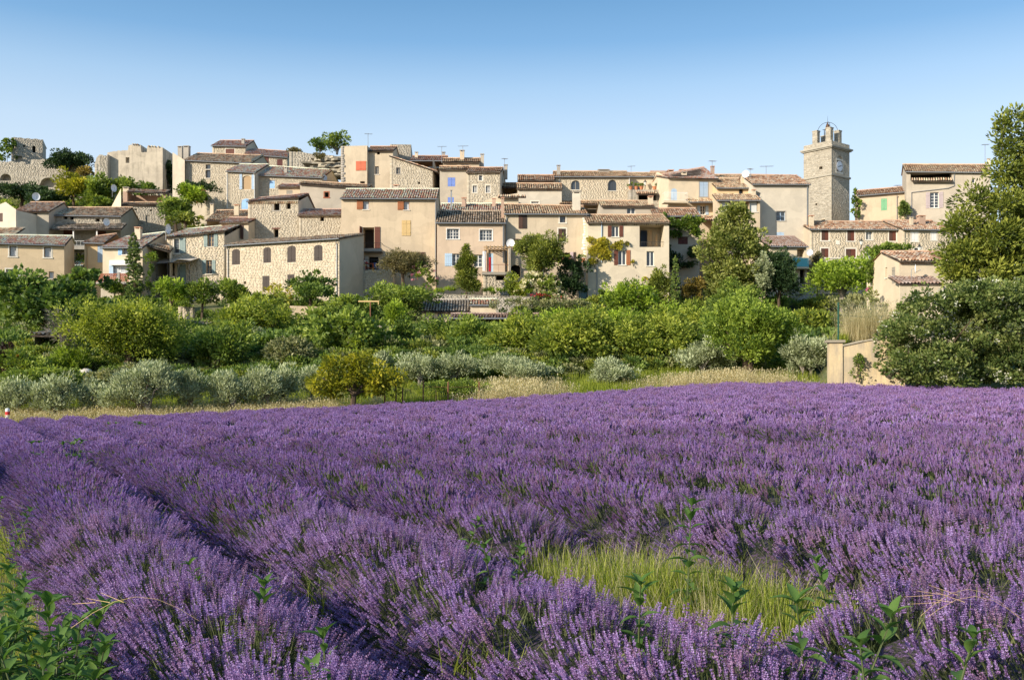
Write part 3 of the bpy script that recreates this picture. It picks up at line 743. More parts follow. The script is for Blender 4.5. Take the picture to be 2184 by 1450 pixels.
        if genoise:
            g = MB(); n = int(s.w / .2)
            for row in range(2):
                zz = s.h - .13 - .13 * row; dep = over * (.72 - .36 * row)
                g.box(ID, 0, s.w, -dep, -.002, zz + .085, zz + .125, .5, 0)
                for i in range(n):
                    x = (i + .5) * s.w / n; g.tube([(x, -dep - .02, zz + .03), (x, -.01, zz + .03)], .055, n=6, t=(i * 37 % 17) / 17, m=1)
            s.part('genoise', g, [MAT[s.wall if s.wall in MAT else 'cream'], MAT[genoise]], kind='stuff')
    def slope(s, E0, E1, R0, R1, mat, thick=.07, pitch=.25, name='roof'):
        mb = MB(); T = Vector((0, 0, thick)); e0, e1, r0, r1 = [Vector(x) - Vector((0, 0, .055)) for x in (E0, E1, R0, R1)]
        mb.poly([e0, e1, r1, r0]); mb.poly([e0 - T, e1 - T, r1 - T, r0 - T]); mb.poly([e0, e1, e1 - T, e0 - T]); mb.poly([e0, r0, r0 - T, e0 - T]); mb.poly([e1, r1, r1 - T, e1 - T]); mb.poly([r0, r1, r1 - T, r0 - T])
        ro = mb.build(name, MAT['roofbed'], s.root)
        V, Q, t = tiles((E0, E1, R0, R1), sd_(), pitch); o = link('roof_tiles', np_mesh('roof_tiles', V, Q, t, MAT[mat]), ro); o['kind'] = 'stuff'
        return ro
    def px_of(s, u, v=0.):
        c, sn = math.cos(s.yaw), math.sin(s.yaw); X = s.o.x + c * u - sn * v; Y = s.o.y + sn * u + c * v
        return CX + F * X / Y
    def lean_to(s, x0, x1, ye, yr, run, mat='terracotta', d0=0., over=.2, name='lean_to_roof', back=False, ye2=None, gutter=False):
        """a small tiled slope in front of the facade: eave at depth -run"""
        u0, z0 = s.uz(x0, ye, 'F', d0 - run); u1, z1 = s.uz(x1, ye if ye2 is None else ye2, 'F', d0 - run)
        zr = s.uz(x0, yr, 'F', d0)[1]
        ro = s.slope((u0, d0 - run, z0), (u1, d0 - run, z1), (u0, d0 - .004, zr), (u1, d0 - .004, zr + z1 - z0), mat, .06, name=name)
        if gutter:
            g = MB(); g.tube([(u0, d0 - run - .05, z0 - .05), (u1, d0 - run - .05, z1 - .05)], .06, n=6); s.part('gutter', g, 'zinc')
        return ro
    def chimney(s, x0, x1, yt, yb, v=1.5, wall='cream', cap=True, brick=False, depth=None):
        u0, zt = s.uz(x0, yt, 'F', v); u1, zb = s.uz(x1, yb, 'F', v); d = depth or (u1 - u0) * .9; zb -= .6
        mb = MB(); mb.box(ID, u0, u1, v, v + d, zb, zt - .22)
        c = s.part('chimney', mb, wall)
        k = MB(); q = .05
        for (a_, b_) in ((u0, v), (u1 - .1, v), (u0, v + d - .1), (u1 - .1, v + d - .1)): k.box(ID, a_, a_ + .1, b_, b_ + .1, zt - .22, zt - .08, .5, 1)
        k.box(ID, u0 - q, u1 + q, v - q, v + d + q, zt - .08, zt, .4, 0)
        o = k.build('chimney_cap', [MAT['redtile' if not cap == 'grey' else 'concrete'], MAT[wall]], c)
    def downpipe(s, px, yt, yb, mat='zinc', side='F'):
        u, z0 = s.uz(px, yt, side); z1 = s.uz(px, yb, side)[1]; f = s.F3(s.fr(side))
        mb = MB(); mb.tube([f(u, .1 - .35, z0 + .05), f(u, -.09, z0 - .25), f(u, -.09, z1)], .05, n=6); s.part('downpipe', mb, mat)
    def box(s, name, x0, x1, yt, yb, d0, d1, mat, label=None):
        """box whose front face is at depth d0 from the facade (negative = in front)"""
        u0, zt = s.uz(x0, yt, 'F', d0); u1, zb = s.uz(x1, yb, 'F', d0); mb = MB(); mb.box(ID, u0, u1, d0, d1, zb, zt); return s.part(name, mb, mat, label=label)
    def railing(s, x0, x1, yt, yb, d, mat='iron', n=12, ret=True, name='railing'):
        u0, zt = s.uz(x0, yt, 'F', d); u1, zb = s.uz(x1, yb, 'F', d); mb = MB()
        mb.box(ID, u0, u1, d - .02, d + .02, zt - .04, zt); mb.box(ID, u0, u1, d - .015, d + .015, zb, zb + .03)
        for i in range(n + 1):
            x = u0 + (u1 - u0) * i / n; mb.box(ID, x - .01, x + .01, d - .01, d + .01, zb + .03, zt - .04)
        if ret and d < -.1:
            for x in (u0, u1): mb.box(ID, x - .02, x + .02, d + .022, -.002, zt - .04, zt)
        return s.part(name, mb, mat)
    def quoins(s, side='F', u='R', mat='surround', wide=.35, seed=3, ztop=None):
        r = random.Random(seed); st = []; z = -.5; L = s.w if side == 'F' else s.depth; top = ztop or s.h
        while z < top - .3:
            h = r.uniform(.22, .34); k = wide * r.uniform(.7, 1.3)
            st.append((L - k, L, z + .01, z + h - .01, .025, r.random()) if u == 'R' else (0, k, z + .01, z + h - .01, .025, r.random())); z += h
        o = link('quoins', stones_mesh('quoins', s.fr(side), st, MAT[mat], sd_()), s.root); o['kind'] = 'stuff'
    def done(s, back=True, flanks='LR'):
        for sd2 in flanks: s.front((), sd2, stone=False)
        if back:
            zb = s.hb if s.run < s.depth - .05 else s.hr
            s.panel(((s.w, s.depth), (-1, 0), (0, 1)), [(0, zb), (s.w, zb)])
        wo = s.mb.build('wall', MAT['mortar' if s.stone in ('golden', 'rubble', 'towerstone') else 'mortar_grey'] if s.stone else MAT[s.wall], s.root)
        for frame, st in s.stonelist:
            me = stones_mesh('stones', frame, st, MAT[s.stone], sd_())
            if me: o = link('stones', me, wo); o['kind'] = 'stuff'
        s.wo = wo
        return s

def wallthing(name, label, pts, D, thick, yaw=0., wall=None, stone='rubble', coping=None, found=1.5, cat='wall', size=1., holes=(), base=None, skip=0., side=False):
    """free-standing wall: pts = photo outline of the top edge from left to right; base row at its left end"""
    if cat in ('ruin',) or name == 'castle_wall':      # broken, jagged top edge
        rj = random.Random(len(pts) * 7 + int(pts[0][0])); np_ = [pts[0]]
        for p, q in zip(pts[:-1], pts[1:]):
            n = max(1, int(abs(q[0] - p[0]) / 4))
            for i in range(1, n + 1): np_.append((p[0] + (q[0] - p[0]) * i / n, p[1] + (q[1] - p[1]) * i / n + (rj.uniform(-1.6, 1.6) if i < n else rj.uniform(-.5, .5))))
        pts = np_
    H = House(name, label, D, pts[0][0], pts[-1][0], base, pts[0][1], yaw, thick, wall or 'mortar', stone, cat, found, size)
    prof = [H.uz(*p) for p in pts]; prof[0] = (0, prof[0][1]); prof[-1] = (H.w, prof[-1][1])
    H.run = thick; H.hr = H.hb = H.h
    if wall and not stone: H.stone = None
    H.front(holes, 'F', prof)
    f = H.F3(H.fr())
    for (p, q) in zip(prof[:-1], prof[1:]): H.mb.poly([f(p[0], 0, p[1]), f(q[0], 0, q[1]), f(q[0], thick, q[1]), f(p[0], thick, p[1])])
    for u, z in (prof[0], prof[-1]): H.mb.poly([f(u, 0, -found), f(u, thick, -found), f(u, thick, z), f(u, 0, z)])
    if side and stone:
        z = prof[-1][1]; H.stonelist.append((H.fr('R'), stones([(0, z), (thick, z)], -.5, [], sd_(), size)))
        z = prof[0][1]; H.stonelist.append((H.fr('L'), stones([(0, z), (thick, z)], -.5, [], sd_(), size)))
    H.panel(((H.w, thick), (-1, 0), (0, 1)), [(H.w - u, z) for u, z in reversed(prof)])
    if coping:
        c = MB(); r = random.Random(sd_())
        for (p, q) in zip(prof[:-1], prof[1:]):
            n = max(1, int((q[0] - p[0]) / .5))
            for i in range(n):
                x0, x1 = p[0] + (q[0] - p[0]) * i / n, p[0] + (q[0] - p[0]) * (i + 1) / n; z0, z1 = p[1] + (q[1] - p[1]) * i / n, p[1] + (q[1] - p[1]) * (i + 1) / n
                g = r.uniform(-.015, .015); t = r.uniform(.06, .09)
                ps = [(x0 + .006, -.05 + g, z0 + .002), (x1 - .006, -.05 + g, z1 + .002), (x1 - .006, thick + .05, z1 + .002), (x0 + .006, thick + .05, z0 + .002)]; up = [(x, y, z + t) for x, y, z in ps]
                tn = r.random(); c.poly(up, tn)
                for a_, b_ in ((0, 1), (1, 2), (2, 3), (3, 0)): c.poly([ps[a_], ps[b_], up[b_], up[a_]], tn)
        co = c.build('coping_stones', MAT[coping], H.root); co['kind'] = 'stuff'
    wo = H.mb.build('wall', MAT['mortar' if stone in ('golden', 'rubble', 'towerstone') else 'mortar_grey'] if H.stone else MAT[wall], H.root)
    for frame, st in H.stonelist:
        me = stones_mesh('stones', frame, st, MAT[stone], sd_())
        if me: o = link('stones', me, wo); o['kind'] = 'stuff'
    return H

# ================================================================ the village
SUR = {'sur': 'surround'}
# ---- front row, from the left
H = House('plaster_house', 'smooth cream beige house at the left edge with a small balcony and pink tiled roof', 100, -70, 137, 655, 517, 13, 5, 'peach')
H.roof(502, 3.6, mat='pinktile', yr2=505)
H.front([(20, 525, 35, 547, 'gl', dict(sur='surround', fm='brown', mx=1, mz=1, gm='curtain')), (94, 527, 109, 549, 'gl', dict(sur='surround', fm='brown', mx=1, mz=1, gm='curtain')),
         (13, 574, 45, 604, 'gl', dict(sur='surround', fm='darkbrown', mx=2, mz=1, gm='curtain')), (104, 579, 115, 594, 'gl', dict(fm='tan', mx=1, mz=1, gm='curtain')), (2, 617, 32, 637, 'panel', dict(m='offwhite', name='garage_door'))])
H.done(); H.box('balcony', -40, 42, 606, 616, -1.3, 0, 'concrete'); H.railing(-40, 42, 592, 606, -1.25, 'tan', 16)
# balcony clutter
H2 = House('terrace_house', 'white gabled plaster house with dark recessed window behind the cream beige house', 118, 33, 104, 520, 451, 3, 9, 'grey')
H2.roof(433, 4.5, mat='terracotta', gutter=False); 
H2.front([(52, 453, 79, 478, 'hole', dict(depth=.7)), (55, 490, 74, 503, 'sh', dict(m='darkbrown')), (42, 467, 45, 472, 'hole')])
H2.mb2 = MB()
H2.done(flanks='R')
# its white left wing faces the sun
W2 = House('plaster_house', 'bright white gable wall with small brown shutter and tiled lean-to below', 116, -40, 34, 520, 452, -14, 9, 'white')
W2.run = 9; W2.hr = W2.hb = W2.h; u_, z_ = W2.uz(12, 431)
W2.front([(-6, 455, 6, 473, 'sh', dict(m='brown'))], 'F', [(0, W2.uz(-40, 452)[1]), (u_, z_), (W2.w, W2.uz(34, 447)[1])])
W2.lean_to(-40, 33, 500, 487, 1.6, 'browntile'); W2.done()
H3 = House('stone_house', 'long grey stone house with a shaded veranda under a tile canopy', 120, 104, 258, 600, 459, 5, 9, 'grey', 'greystone')
H3.roof(444, 4.5, mat='browntile')
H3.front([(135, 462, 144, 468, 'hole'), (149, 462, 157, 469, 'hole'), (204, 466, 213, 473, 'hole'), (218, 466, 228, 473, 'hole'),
          (135, 490, 155, 515, 'sh', dict(m='redbrown')), (206, 492, 226, 503, 'sh', dict(m='redbrown')), (143, 540, 154, 557, 'sh', dict(m='redbrown', n=1)), (162, 540, 172, 556, 'hole')])
H3.lean_to(106, 259, 489, 477, 2.2, 'mossy', name='canopy_roof'); H3.done()
H3.box('balcony', 106, 180, 524, 532, -2.0, 0, 'concrete'); H3.railing(106, 180, 513, 524, -1.95, 'whitepaint', 9)
for px in (155, 205): H3.box('canopy_post', px, px + 2.6, 488, 524, -2.0, -1.87, 'whitepaint')
H3.lean_to(132, 178, 568, 558, 1.4, 'pinktile', d0=-2, name='porch_roof')
H3.chimney(126, 130, 432, 446, 2.5, 'zinc')
H4 = House('stone_house', 'square grey stone house with a pink roof terrace above two small windows', 128, 258, 353, 530, 436, 4, 8, 'grey', 'greystone')
H4.roof(433, 1.6, mat='browntile', gutter=False, zback=H4.h)
H4.front([(282, 457, 291, 476, 'sh', dict(m='mauve', n=1)), (311, 459, 320, 478, 'blind', dict(m='greywood')), (288, 445, 292, 449, 'hole'), (320, 447, 324, 451, 'hole')])
H4.hr = H4.hb = H4.h; H4.run = H4.depth; H4.done()
u0, z0 = H4.uz(271, 433, 'F', 1.4); u1, z1 = H4.uz(350, 411, 'F', 1.4)
mb = MB(); 
mb.box(ID, u0, u1, 3.6, 3.75, H4.h - .1, z1); mb.box(ID, u0 - .55, u0, 1.5, 3.75, H4.h - .1, z1 + .1); mb.box(ID, u1 - .12, u1 + .2, 1.5, 3.75, H4.h - .1, z1 - .2)
H4.part('terrace_wall', mb, 'pinkish')
H4.slope((u0 - .05, 1.2, z1 + .05), (u1 + .25, 1.2, z1 - .1), (u0 - .05, 3.8, H4.uz(300, 404, 'F', 3.8)[1]), (u1 + .25, 3.8, H4.uz(300, 405, 'F', 3.8)[1]), 'terracotta', name='terrace_roof')
H4.chimney(262, 274, 399, 415, 3, 'cream', 'grey')
G4 = House('plaster_house', 'narrow sunlit cream gable joined to the square grey stone house', 129, 234, 258, 530, 436, -40, 5, 'cream')
G4.run = 5; G4.hr = G4.hb = G4.h
G4.front([(238, 442, 243, 452, 'sh', dict(m='brown', n=1))], 'F', [(0, G4.uz(234, 448)[1]), (G4.w, G4.uz(258, 402)[1])]); G4.done(flanks='')
# yellow + cream house with brick terrace
H = House('plaster_house', 'bright yellow house corner with tall pale shutters behind the fig tree', 106, 180, 222, 640, 518, 5, 8, 'ochre')
H.roof(506, 4, mat='terracotta', genoise='terracotta', yr2=500)
H.front([(208, 523, 219, 560, 'sh', dict(m='bluegrey'))]); H.downpipe(186, 521, 600, 'tan'); H.done(flanks='L')
H = House('plaster_house', 'cream house with brick terrace and blue shutter beside the tall cypress', 103, 219, 304, 655, 528, -3, 9, 'cream')
H.roof(507, 5.5, mat='pinktile', yr2=497)
H.front([(261, 529, 274, 543, 'gl', dict(mx=1, mz=1, sides='L', m='skyblue')), (234, 566, 276, 590, 'gl', dict(mx=4, mz=3, gm='curtain', fm='whitepaint')), (258, 612, 276, 652, 'hole', dict(depth=1.5))])
f = H.F3(H.fr()); a_, z1 = H.uz(252, 528); b_, z0 = H.uz(261, 544); H.shutter(f, a_, b_, z0, z1, 'skyblue', -.02)
a_, z1 = H.uz(233, 564); b_, z0 = H.uz(242, 590); H.shutter(f, a_, b_, z0, z1, 'paleblue', -.02)
H.box('awning_box', 233, 280, 555, 565, -.5, 0, 'whitepaint')
H.box('terrace_slab', 205, 282, 601, 606, -3, 0, 'concrete')
u0, zt = H.uz(205, 583, 'F', -2.95); u1, zb = H.uz(250, 601, 'F', -2.95)
br = MB(); r = random.Random(4); n = int((u1 - u0) / .2); m_ = int((zt - zb) / .10)
for side_, (x0, x1) in (('a', (205, 250)), ('b', (255, 276))):
    u0, zt = H.uz(x0, 583, 'F', -2.95); u1, zb = H.uz(x1, 601, 'F', -2.95); n = int((u1 - u0) / .2); m_ = int((zt - zb) / .11)
    for j in range(m_):
        for i in range(n):
            x = u0 + (u1 - u0) * (i + .5 * (j % 2)) / n
            if x + .13 < u1: br.box(ID, x, x + .13, -2.95, -2.85, zb + j * .11, zb + j * .11 + .105, r.random())
    br.box(ID, u0, u1, -2.98, -2.82, zb + m_ * .11, zb + m_ * .11 + .06)
o = H.part('brick_balustrade', br, 'brickred', kind='stuff'); H.box('terrace_post', 250, 255, 581, 608, -3.0, -2.75, 'concrete')
H.box('terrace_wall', 215, 243, 606, 640, -2.9, -2.6, 'grey'); H.chimney(287, 299, 484, 510, 3.0, 'cream'); H.done()
H = House('plaster_house', 'pale wing with drooping tiled roof and vines, right of the cypress', 104, 303, 362, 655, 520, 12, 6, 'white')
H.roof(516, 1.8, mat='browntile', gutter=False, ye2=537, yr2=530); H.done(); H.downpipe(312, 560, 650, 'bluegrey')
H13 = House('stone_house', 'pale rendered stone house with green shutters and a striped veranda awning', 107, 356, 479, 660, 506, -5, 8, 'white', 'golden', size=1.1)
H13.roof(491, 5, mat='pinktile', ye2=493, yr2=479, gutter=False)
H13.front([(371, 510, 382, 540, 'gl', dict(sur='surround', fm='green', mx=1)), (443, 498, 456, 526, 'os', dict(m='green', fm='tan', sf=.6)), (440, 555, 452, 584, 'os', dict(m='green', fm='tan', sf=.6)),
           (378, 564, 396, 605, 'panel', dict(m='green')), (336, 562, 372, 605, 'hole', dict(depth=1.2))])
f = H13.F3(H13.fr()); a_, z1 = H13.uz(383, 508); b_, z0 = H13.uz(396, 540); H13.shutter(f, a_, b_, z0, z1, 'green', -.03)
mb = MB(); N = 8; ua, za = H13.uz(332, 562, 'F', -2.2); ub, zb = H13.uz(407, 556, 'F', -2.2)
for i in range(N):
    x0, x1 = ua + (ub - ua) * i / N, ua + (ub - ua) * (i + 1) / N; q0, q1 = .25 * math.sin(i / N * 3.14 * 1.0) * (i > 4), .25 * math.sin((i + 1) / N * 3.14) * (i > 3)
    mb.poly([(x0, -2.2, za + (zb - za) * i / N + q0), (x1, -2.2, za + (zb - za) * (i + 1) / N + q1), (x1, -.02, zb + .55), (x0, -.02, zb + .55)])
H13.part('awning', mb, 'tarp')
mb = MB()
for px in (335, 358, 382, 404):
    u, z = H13.uz(px, 563, 'F', -2.15); mb.tube([(u, -2.15, z - 3), (u, -2.15, z)], .04, n=5)
mb.tube([(ua, -2.15, za - .05), (ub, -2.15, zb - .05)], .04, n=5); H13.part('awning_frame', mb, 'iron'); H13.done()
H13.railing(330, 372, 590, 612, -2.1, 'greywood', 16)
H12 = House('plaster_house', 'narrow cream house with tall brown shutters above the stone farmhouse', 111, 471, 530, 560, 475, -4, 8, 'cream')
H12.roof(466, 3, mat='redtile', gutter=False, genoise='browntile')
H12.front([(505, 480, 512, 510, 'os', dict(m='brown', mx=1, mz=2, fm='darkbrown', sf=1.0))]); H12.done()
H = House('plaster_house', 'low house with two small tiled roofs and a cream chimney below the garden', 119, 441, 530, 500, 470, 2, 7, 'beige')
H.roof(450, 5, mat='browntile', gutter=False); H.chimney(448, 455, 434, 455, 3, 'cream', 'grey'); H.chimney(499, 509, 436, 466, 2, 'cream'); H.done()
# main stone farmhouse
H15 = House('stone_house', 'long golden stone farmhouse with a row of arched dark shuttered windows', 102, 483, 724, 660, 524, -22, 4.6, 'white', 'golden', size=1.15)
H15.roof(513, 4.6, mat='browntile', yr2=500)
AR = dict(m='darkbrown', arch=.0, sur=None)
H15.front([(495, 532, 512, 564, 'sh', dict(m='darkbrown', arch=.2)), (562, 528, 578, 560, 'sh', dict(m='darkbrown', arch=.2)), (613, 525, 631, 559, 'sh', dict(m='darkbrown', arch=.2)), (670, 523, 688, 556, 'sh', dict(m='darkbrown', arch=.2)),
           (560, 589, 575, 620, 'sh', dict(m='darkbrown')), (613, 586, 628, 612, 'sh', dict(m='darkbrown')), (657, 582, 666, 600, 'sh', dict(m='darkbrown')), (586, 634, 602, 645, 'sh', dict(m='darkbrown')), (520, 600, 525, 606, 'hole')])
H15.downpipe(487, 528, 592); H15.downpipe(719, 516, 630); H15.done()
H = House('stone_house', 'tall sandy stone house with mossy slate flank and four small square windows', 113, 529, 637, 570, 430, -3, 7, 'white', 'rubble')
H.roof(424, 4, mat='redtile', ye2=421, yr2=414, gutter=False, genoise='browntile')
H.front([(584, 433, 596, 449, 'hole', SUR | dict(sur='concrete')), (611, 432, 620, 446, 'hole'), (584, 489, 594, 506, 'hole', dict(lintel='redbrown'))]); H.done()
H = House('stone_house', 'low stone wing with one square hole under a tiled eave beside the beige house', 112, 637, 732, 570, 459, -2, 6, 'white', 'rubble')
H.roof(448, 3, mat='redtile', gutter=False, genoise='browntile'); H.front([(683, 461, 691, 472, 'hole')]); H.done()
# big beige house with the stair
H16 = House('plaster_house', 'tall broad beige house with terrace stair, open red brown door and bare wooden shutters', 104, 728, 930, 600, 423, 1.5, 8, 'beige', found=5)
H16.roof(405, 4.3, mat='pinktile')
H16.front([(774, 428, 787, 447, 'gl', dict(fm='orangewood', mx=1, mz=1, gm='curtain')), (861, 429, 873, 448, 'gl', dict(fm='orangewood', mx=1, mz=1, gm='curtain')), (857, 470, 876, 503, 'sh', dict(m='palewood', d=-.01)),
           (774, 485, 798, 530, 'loggia', dict(back='unlit_room', depth=2.0)), (862, 538, 891, 575, 'hole', dict(depth=.4)), (787, 548, 807, 575, 'hole', dict(depth=.4))])
f = H16.F3(H16.fr())
for (x0, y0, x1, y1, m_) in ((761, 427, 774, 447, 'orangewood'), (848, 429, 861, 448, 'orangewood'), (799, 484, 811, 530, 'redbrown'), (845, 537, 861, 575, 'brown'), (892, 538, 907, 565, 'brown'), (778, 546, 786, 574, 'offwhite')):
    a_, z1 = H16.uz(x0, y0); b_, z0 = H16.uz(x1, y1); H16.shutter(f, a_, b_, z0, z1, m_, -.02)
a_, z1 = H16.uz(773, 484); _, z0 = H16.uz(773, 530)
g2 = lambda u, d, z: f(a_ - .02 - u * .30 + d * .95, -u * .95 - d * .3, z); H16.shutter(g2, 0, .62, z0, z1, 'redbrown', 0)
H16.box('balcony', 764, 814, 530, 536, -1.6, 0, 'concrete'); H16.railing(764, 814, 518, 530, -1.55, 'iron', 4, name='railing')
# stair: runs down to the left in front of the facade
st = MB(); u0, z0 = H16.uz(772, 536, 'F', -1.6); u1, z1 = H16.uz(738, 574, 'F', -1.6); N = 14
for i in range(N):
    x = u0 + (u1 - u0) * i / N; xn = u0 + (u1 - u0) * (i + 1) / N; z = z0 + (z1 - z0) * (i + .6) / N; st.box(ID, xn, x, -1.55, -.45, z - .5, z)
H16.part('stair', st, 'concrete'); rl = MB()
rl.tube([(u0, -1.58, z0 + 1.0), (u1, -1.58, z1 + 1.0)], .025, n=5)
for i in range(0, N, 2):
    x = u0 + (u1 - u0) * i / N; z = z0 + (z1 - z0) * (i + .6) / N; rl.tube([(x, -1.58, z), (x, -1.58, z + 1)], .018, n=4)
H16.part('stair_railing', rl, 'iron'); H16.downpipe(929, 428, 592); H16.downpipe(926, 600, 601) if 0 else None; H16.done()
H16.chimney(839, 850, 394, 408, 4.2, 'whitepaint' if 0 else 'white')
TW = House('terrace_wall', 'dry stone retaining wall carrying the dining terrace of the beige house', 101.5, 735, 838, 640, 576, 1, 2.6, 'white', 'golden', cat='wall', size=1.1)
TW.run = 2.6; TW.hr = TW.hb = TW.h; TW.front(); f = TW.F3(TW.fr()); TW.mb.poly([f(0, 0, TW.h), f(TW.w, 0, TW.h), f(TW.w, 2.55, TW.h), f(0, 2.55, TW.h)])
TW.railing(737, 760, 554, 575, .12, 'iron', 9, ret=False); TW.railing(760, 836, 553, 575, .12, 'iron', 14, ret=False); TW.done(back=False)
# beige house with white windows
H17 = House('plaster_house', 'beige two storey house with white barred windows and mossy dark roof', 103, 932, 1077, 640, 475, 1, 8, 'rosebeige')
H17.roof(452, 4.6, mat='mossy')
H17.front([(953, 488, 979, 510, 'gl', dict(sur='whitepaint', sw=.07, mx=4, mz=3)), (1023, 490, 1050, 513, 'gl', dict(sur='whitepaint', sw=.07, mx=4, mz=3)),
           (965, 541, 980, 567, 'os', dict(mx=2, mz=3, m='paleblue', sides='L', sf=1.05)), (1011, 543, 1029, 569, 'gl', dict(mx=2, mz=3)), (1040, 540, 1052, 582, 'panel', dict(m='paleblue'))])
H17.downpipe(1073, 478, 560); H17.done()
H = House('plaster_house', 'long pink tiled roof with red brick chimneys behind the white windowed beige house', 112, 938, 1078, 520, 452, 0, 6, 'beige')
H.roof(436, 3.5, mat='pinktile', gutter=False); H.chimney(985, 994, 421, 442, 2, 'brickred' if 0 else 'pinkish'); H.chimney(961, 964, 405, 452, .5, 'zinc', 'grey'); H.chimney(1050, 1057, 423, 447, 2, 'pinkish'); H.done()
PG = House('pergola_balcony', 'wooden pergola balcony with slab floor on a rough stone pier', 101, 1030, 1088, 620, 585, 1, 2.2, 'white', 'rubble', cat='balcony', size=1.1)
PG.run = 2.2; PG.hr = PG.hb = PG.h; PG.front([(1058, 587, 1076, 598, 'hole', dict(depth=1.2))]); PG.done(back=False)
PG.box('balcony', 1028, 1091, 580, 586, -.25, 2.2, 'greywood'); u0, zt = PG.uz(1040, 527, 'F', 0); u1, zb = PG.uz(1084, 582, 'F', 0)
for x in (u0, u1):
    for d in (0, 1.9): mb = MB(); mb.box(ID, x - .07, x + .07, d, d + .14, zb, zt - .1); PG.part('post', mb, 'tan')
for d in (-.1, 1.9): mb = MB(); mb.box(ID, u0 - .4, u1 + .5, d, d + .12, zt - .1, zt + .06); PG.part('beam', mb, 'tan')
for i in range(7): x = u0 - .1 + (u1 - u0 + .2) * i / 6; mb = MB(); mb.box(ID, x - .04, x + .04, -.3, 2.2, zt + .064, zt + .15); PG.part('rafter', mb, 'tan')
PG.railing(1040, 1086, 564, 581, -.1, 'oxide', 2, ret=False)
def cloth(name, label, mat, x, w, z1, z0, y, parent=None, origin=None):
    mb = MB(); N = 8; r = random.Random(int(x * 100))
    for i in range(N):
        for j in range(6):
            def q(i, j): t = i / N; s_ = j / 6; return (x + w * (t - .5) * (1 - .25 * math.sin(s_ * 2.2)), y + .06 * math.sin(t * 14 + s_), z1 + (z0 - z1) * s_)
            mb.poly([q(i, j), q(i + 1, j), q(i + 1, j + 1), q(i, j + 1)])
    o = mb.build(name, MAT[mat], None, smooth=True); 
    return tag(o, label, 'cloth')
def wloc(Hh, px, py, d): u, z = Hh.uz(px, py, 'F', d); return Vector((Hh.o.x + math.cos(Hh.yaw) * u - math.sin(Hh.yaw) * d, Hh.o.y + math.sin(Hh.yaw) * u + math.cos(Hh.yaw) * d, Hh.o.z + z))
for (nm, lb, mt, x, w, yt, yb_) in (('curtain', 'white curtain tied at the left post of the wooden pergola', 'whitecloth', 1033, .42, 536, 578), ('towel', 'red cloth hanging on the pergola balcony railing', 'redcloth', 1045, .26, 549, 579), ('curtain', 'cream curtain draped down the right post of the wooden pergola', 'tarp', 1087, .35, 530, 586)):
    p = wloc(PG, x, yt, -.2); q = wloc(PG, x, yb_, -.2); o = cloth(nm, lb, mt, 0, w, 0, q.z - p.z, 0); o.location = p
H18 = House('plaster_house', 'beige house with brown shutters, mossy tiled roof and white grey tapered chimney', 104, 1077, 1252, 650, 456, 2, 8, 'sandbeige')
H18.roof(437, 4.6, mat='browntile', yr2=441)
H18.front([(1106, 457, 1124, 488, 'sh', dict(m='brown', m2='darkbrown', d=-.02)), (1194, 461, 1206, 475, 'gl', dict(sur='surround', fm='brown', mx=1, mz=1)), (1191, 488, 1207, 515, 'sh', dict(m='brown', m2='darkbrown', sur='surround')),
           (1107, 510, 1120, 536, 'os', dict(sides='L', m='brown', fm='palewood', mx=2, mz=3, sf=.8, sur=None)), (1188, 539, 1216, 560, 'hole', dict(depth=.4)), (1090, 565, 1110, 590, 'hole', dict(arch=.3, depth=.4))])
H18.downpipe(1080, 460, 560); H18.downpipe(1250, 462, 530); H18.chimney(1222, 1238, 408, 448, 1.6, 'white', 'grey'); H18.chimney(1069, 1075, 421, 460, .6, 'pinkish'); H18.quoins('F', 'R', 'surround', .45); H18.done()
f = H18.F3(H18.fr()); a_, z1 = H18.uz(1217, 538); b_, z0 = H18.uz(1228, 560); H18.shutter(f, a_, b_, z0, z1, 'darkbrown', -.02)
# ivy house with loggia
H19 = House('plaster_house', 'weathered ivory house with open loggia, ivy and red brown shutters', 101, 1254, 1427, 670, 475, 0, 8, 'ivory')
H19.roof(460, 4.6, mat='browntile', gutter=False, genoise='mossy')
H19.front([(1305, 482, 1320, 505, 'os', dict(m='redbrown', mx=2, mz=1, sf=.55)), (1319, 534, 1335, 565, 'os', dict(m='redbrown', m2='orangewood', mx=2, mz=1, sf=.55)), (1379, 536, 1395, 567, 'gl', dict(mx=2, mz=1)),
           (1364, 478, 1416, 527, 'loggia', dict(back='ivory', depth=2.6)), (1390, 621, 1397, 631, 'hole')])
H19.railing(1364, 1416, 516, 528, .05, 'iron', 14, ret=False); H19.downpipe(1283, 476, 560, 'bluegrey'); H19.downpipe(1273, 560, 655, 'zinc'); H19.done()
mb = MB(); f = H19.F3(H19.fr()); a_, z1 = H19.uz(1366, 492, 'F', 2.55); b_, z0 = H19.uz(1380, 527, 'F', 2.55); mb.box(f, a_, b_, 2.5, 2.55, z0, z1); H19.part('door', mb, 'navy')
for (x0, x1, y0) in ((1381, 1390, 491), (1398, 1402, 500)):
    mb = MB(); a_, z1 = H19.uz(x0, y0, 'F', 1.8); b_, z0 = H19.uz(x1, 526, 'F', 1.8); mb.box(f, a_, b_, 1.8, 1.85, z0, z1); H19.part('board', mb, 'tan')
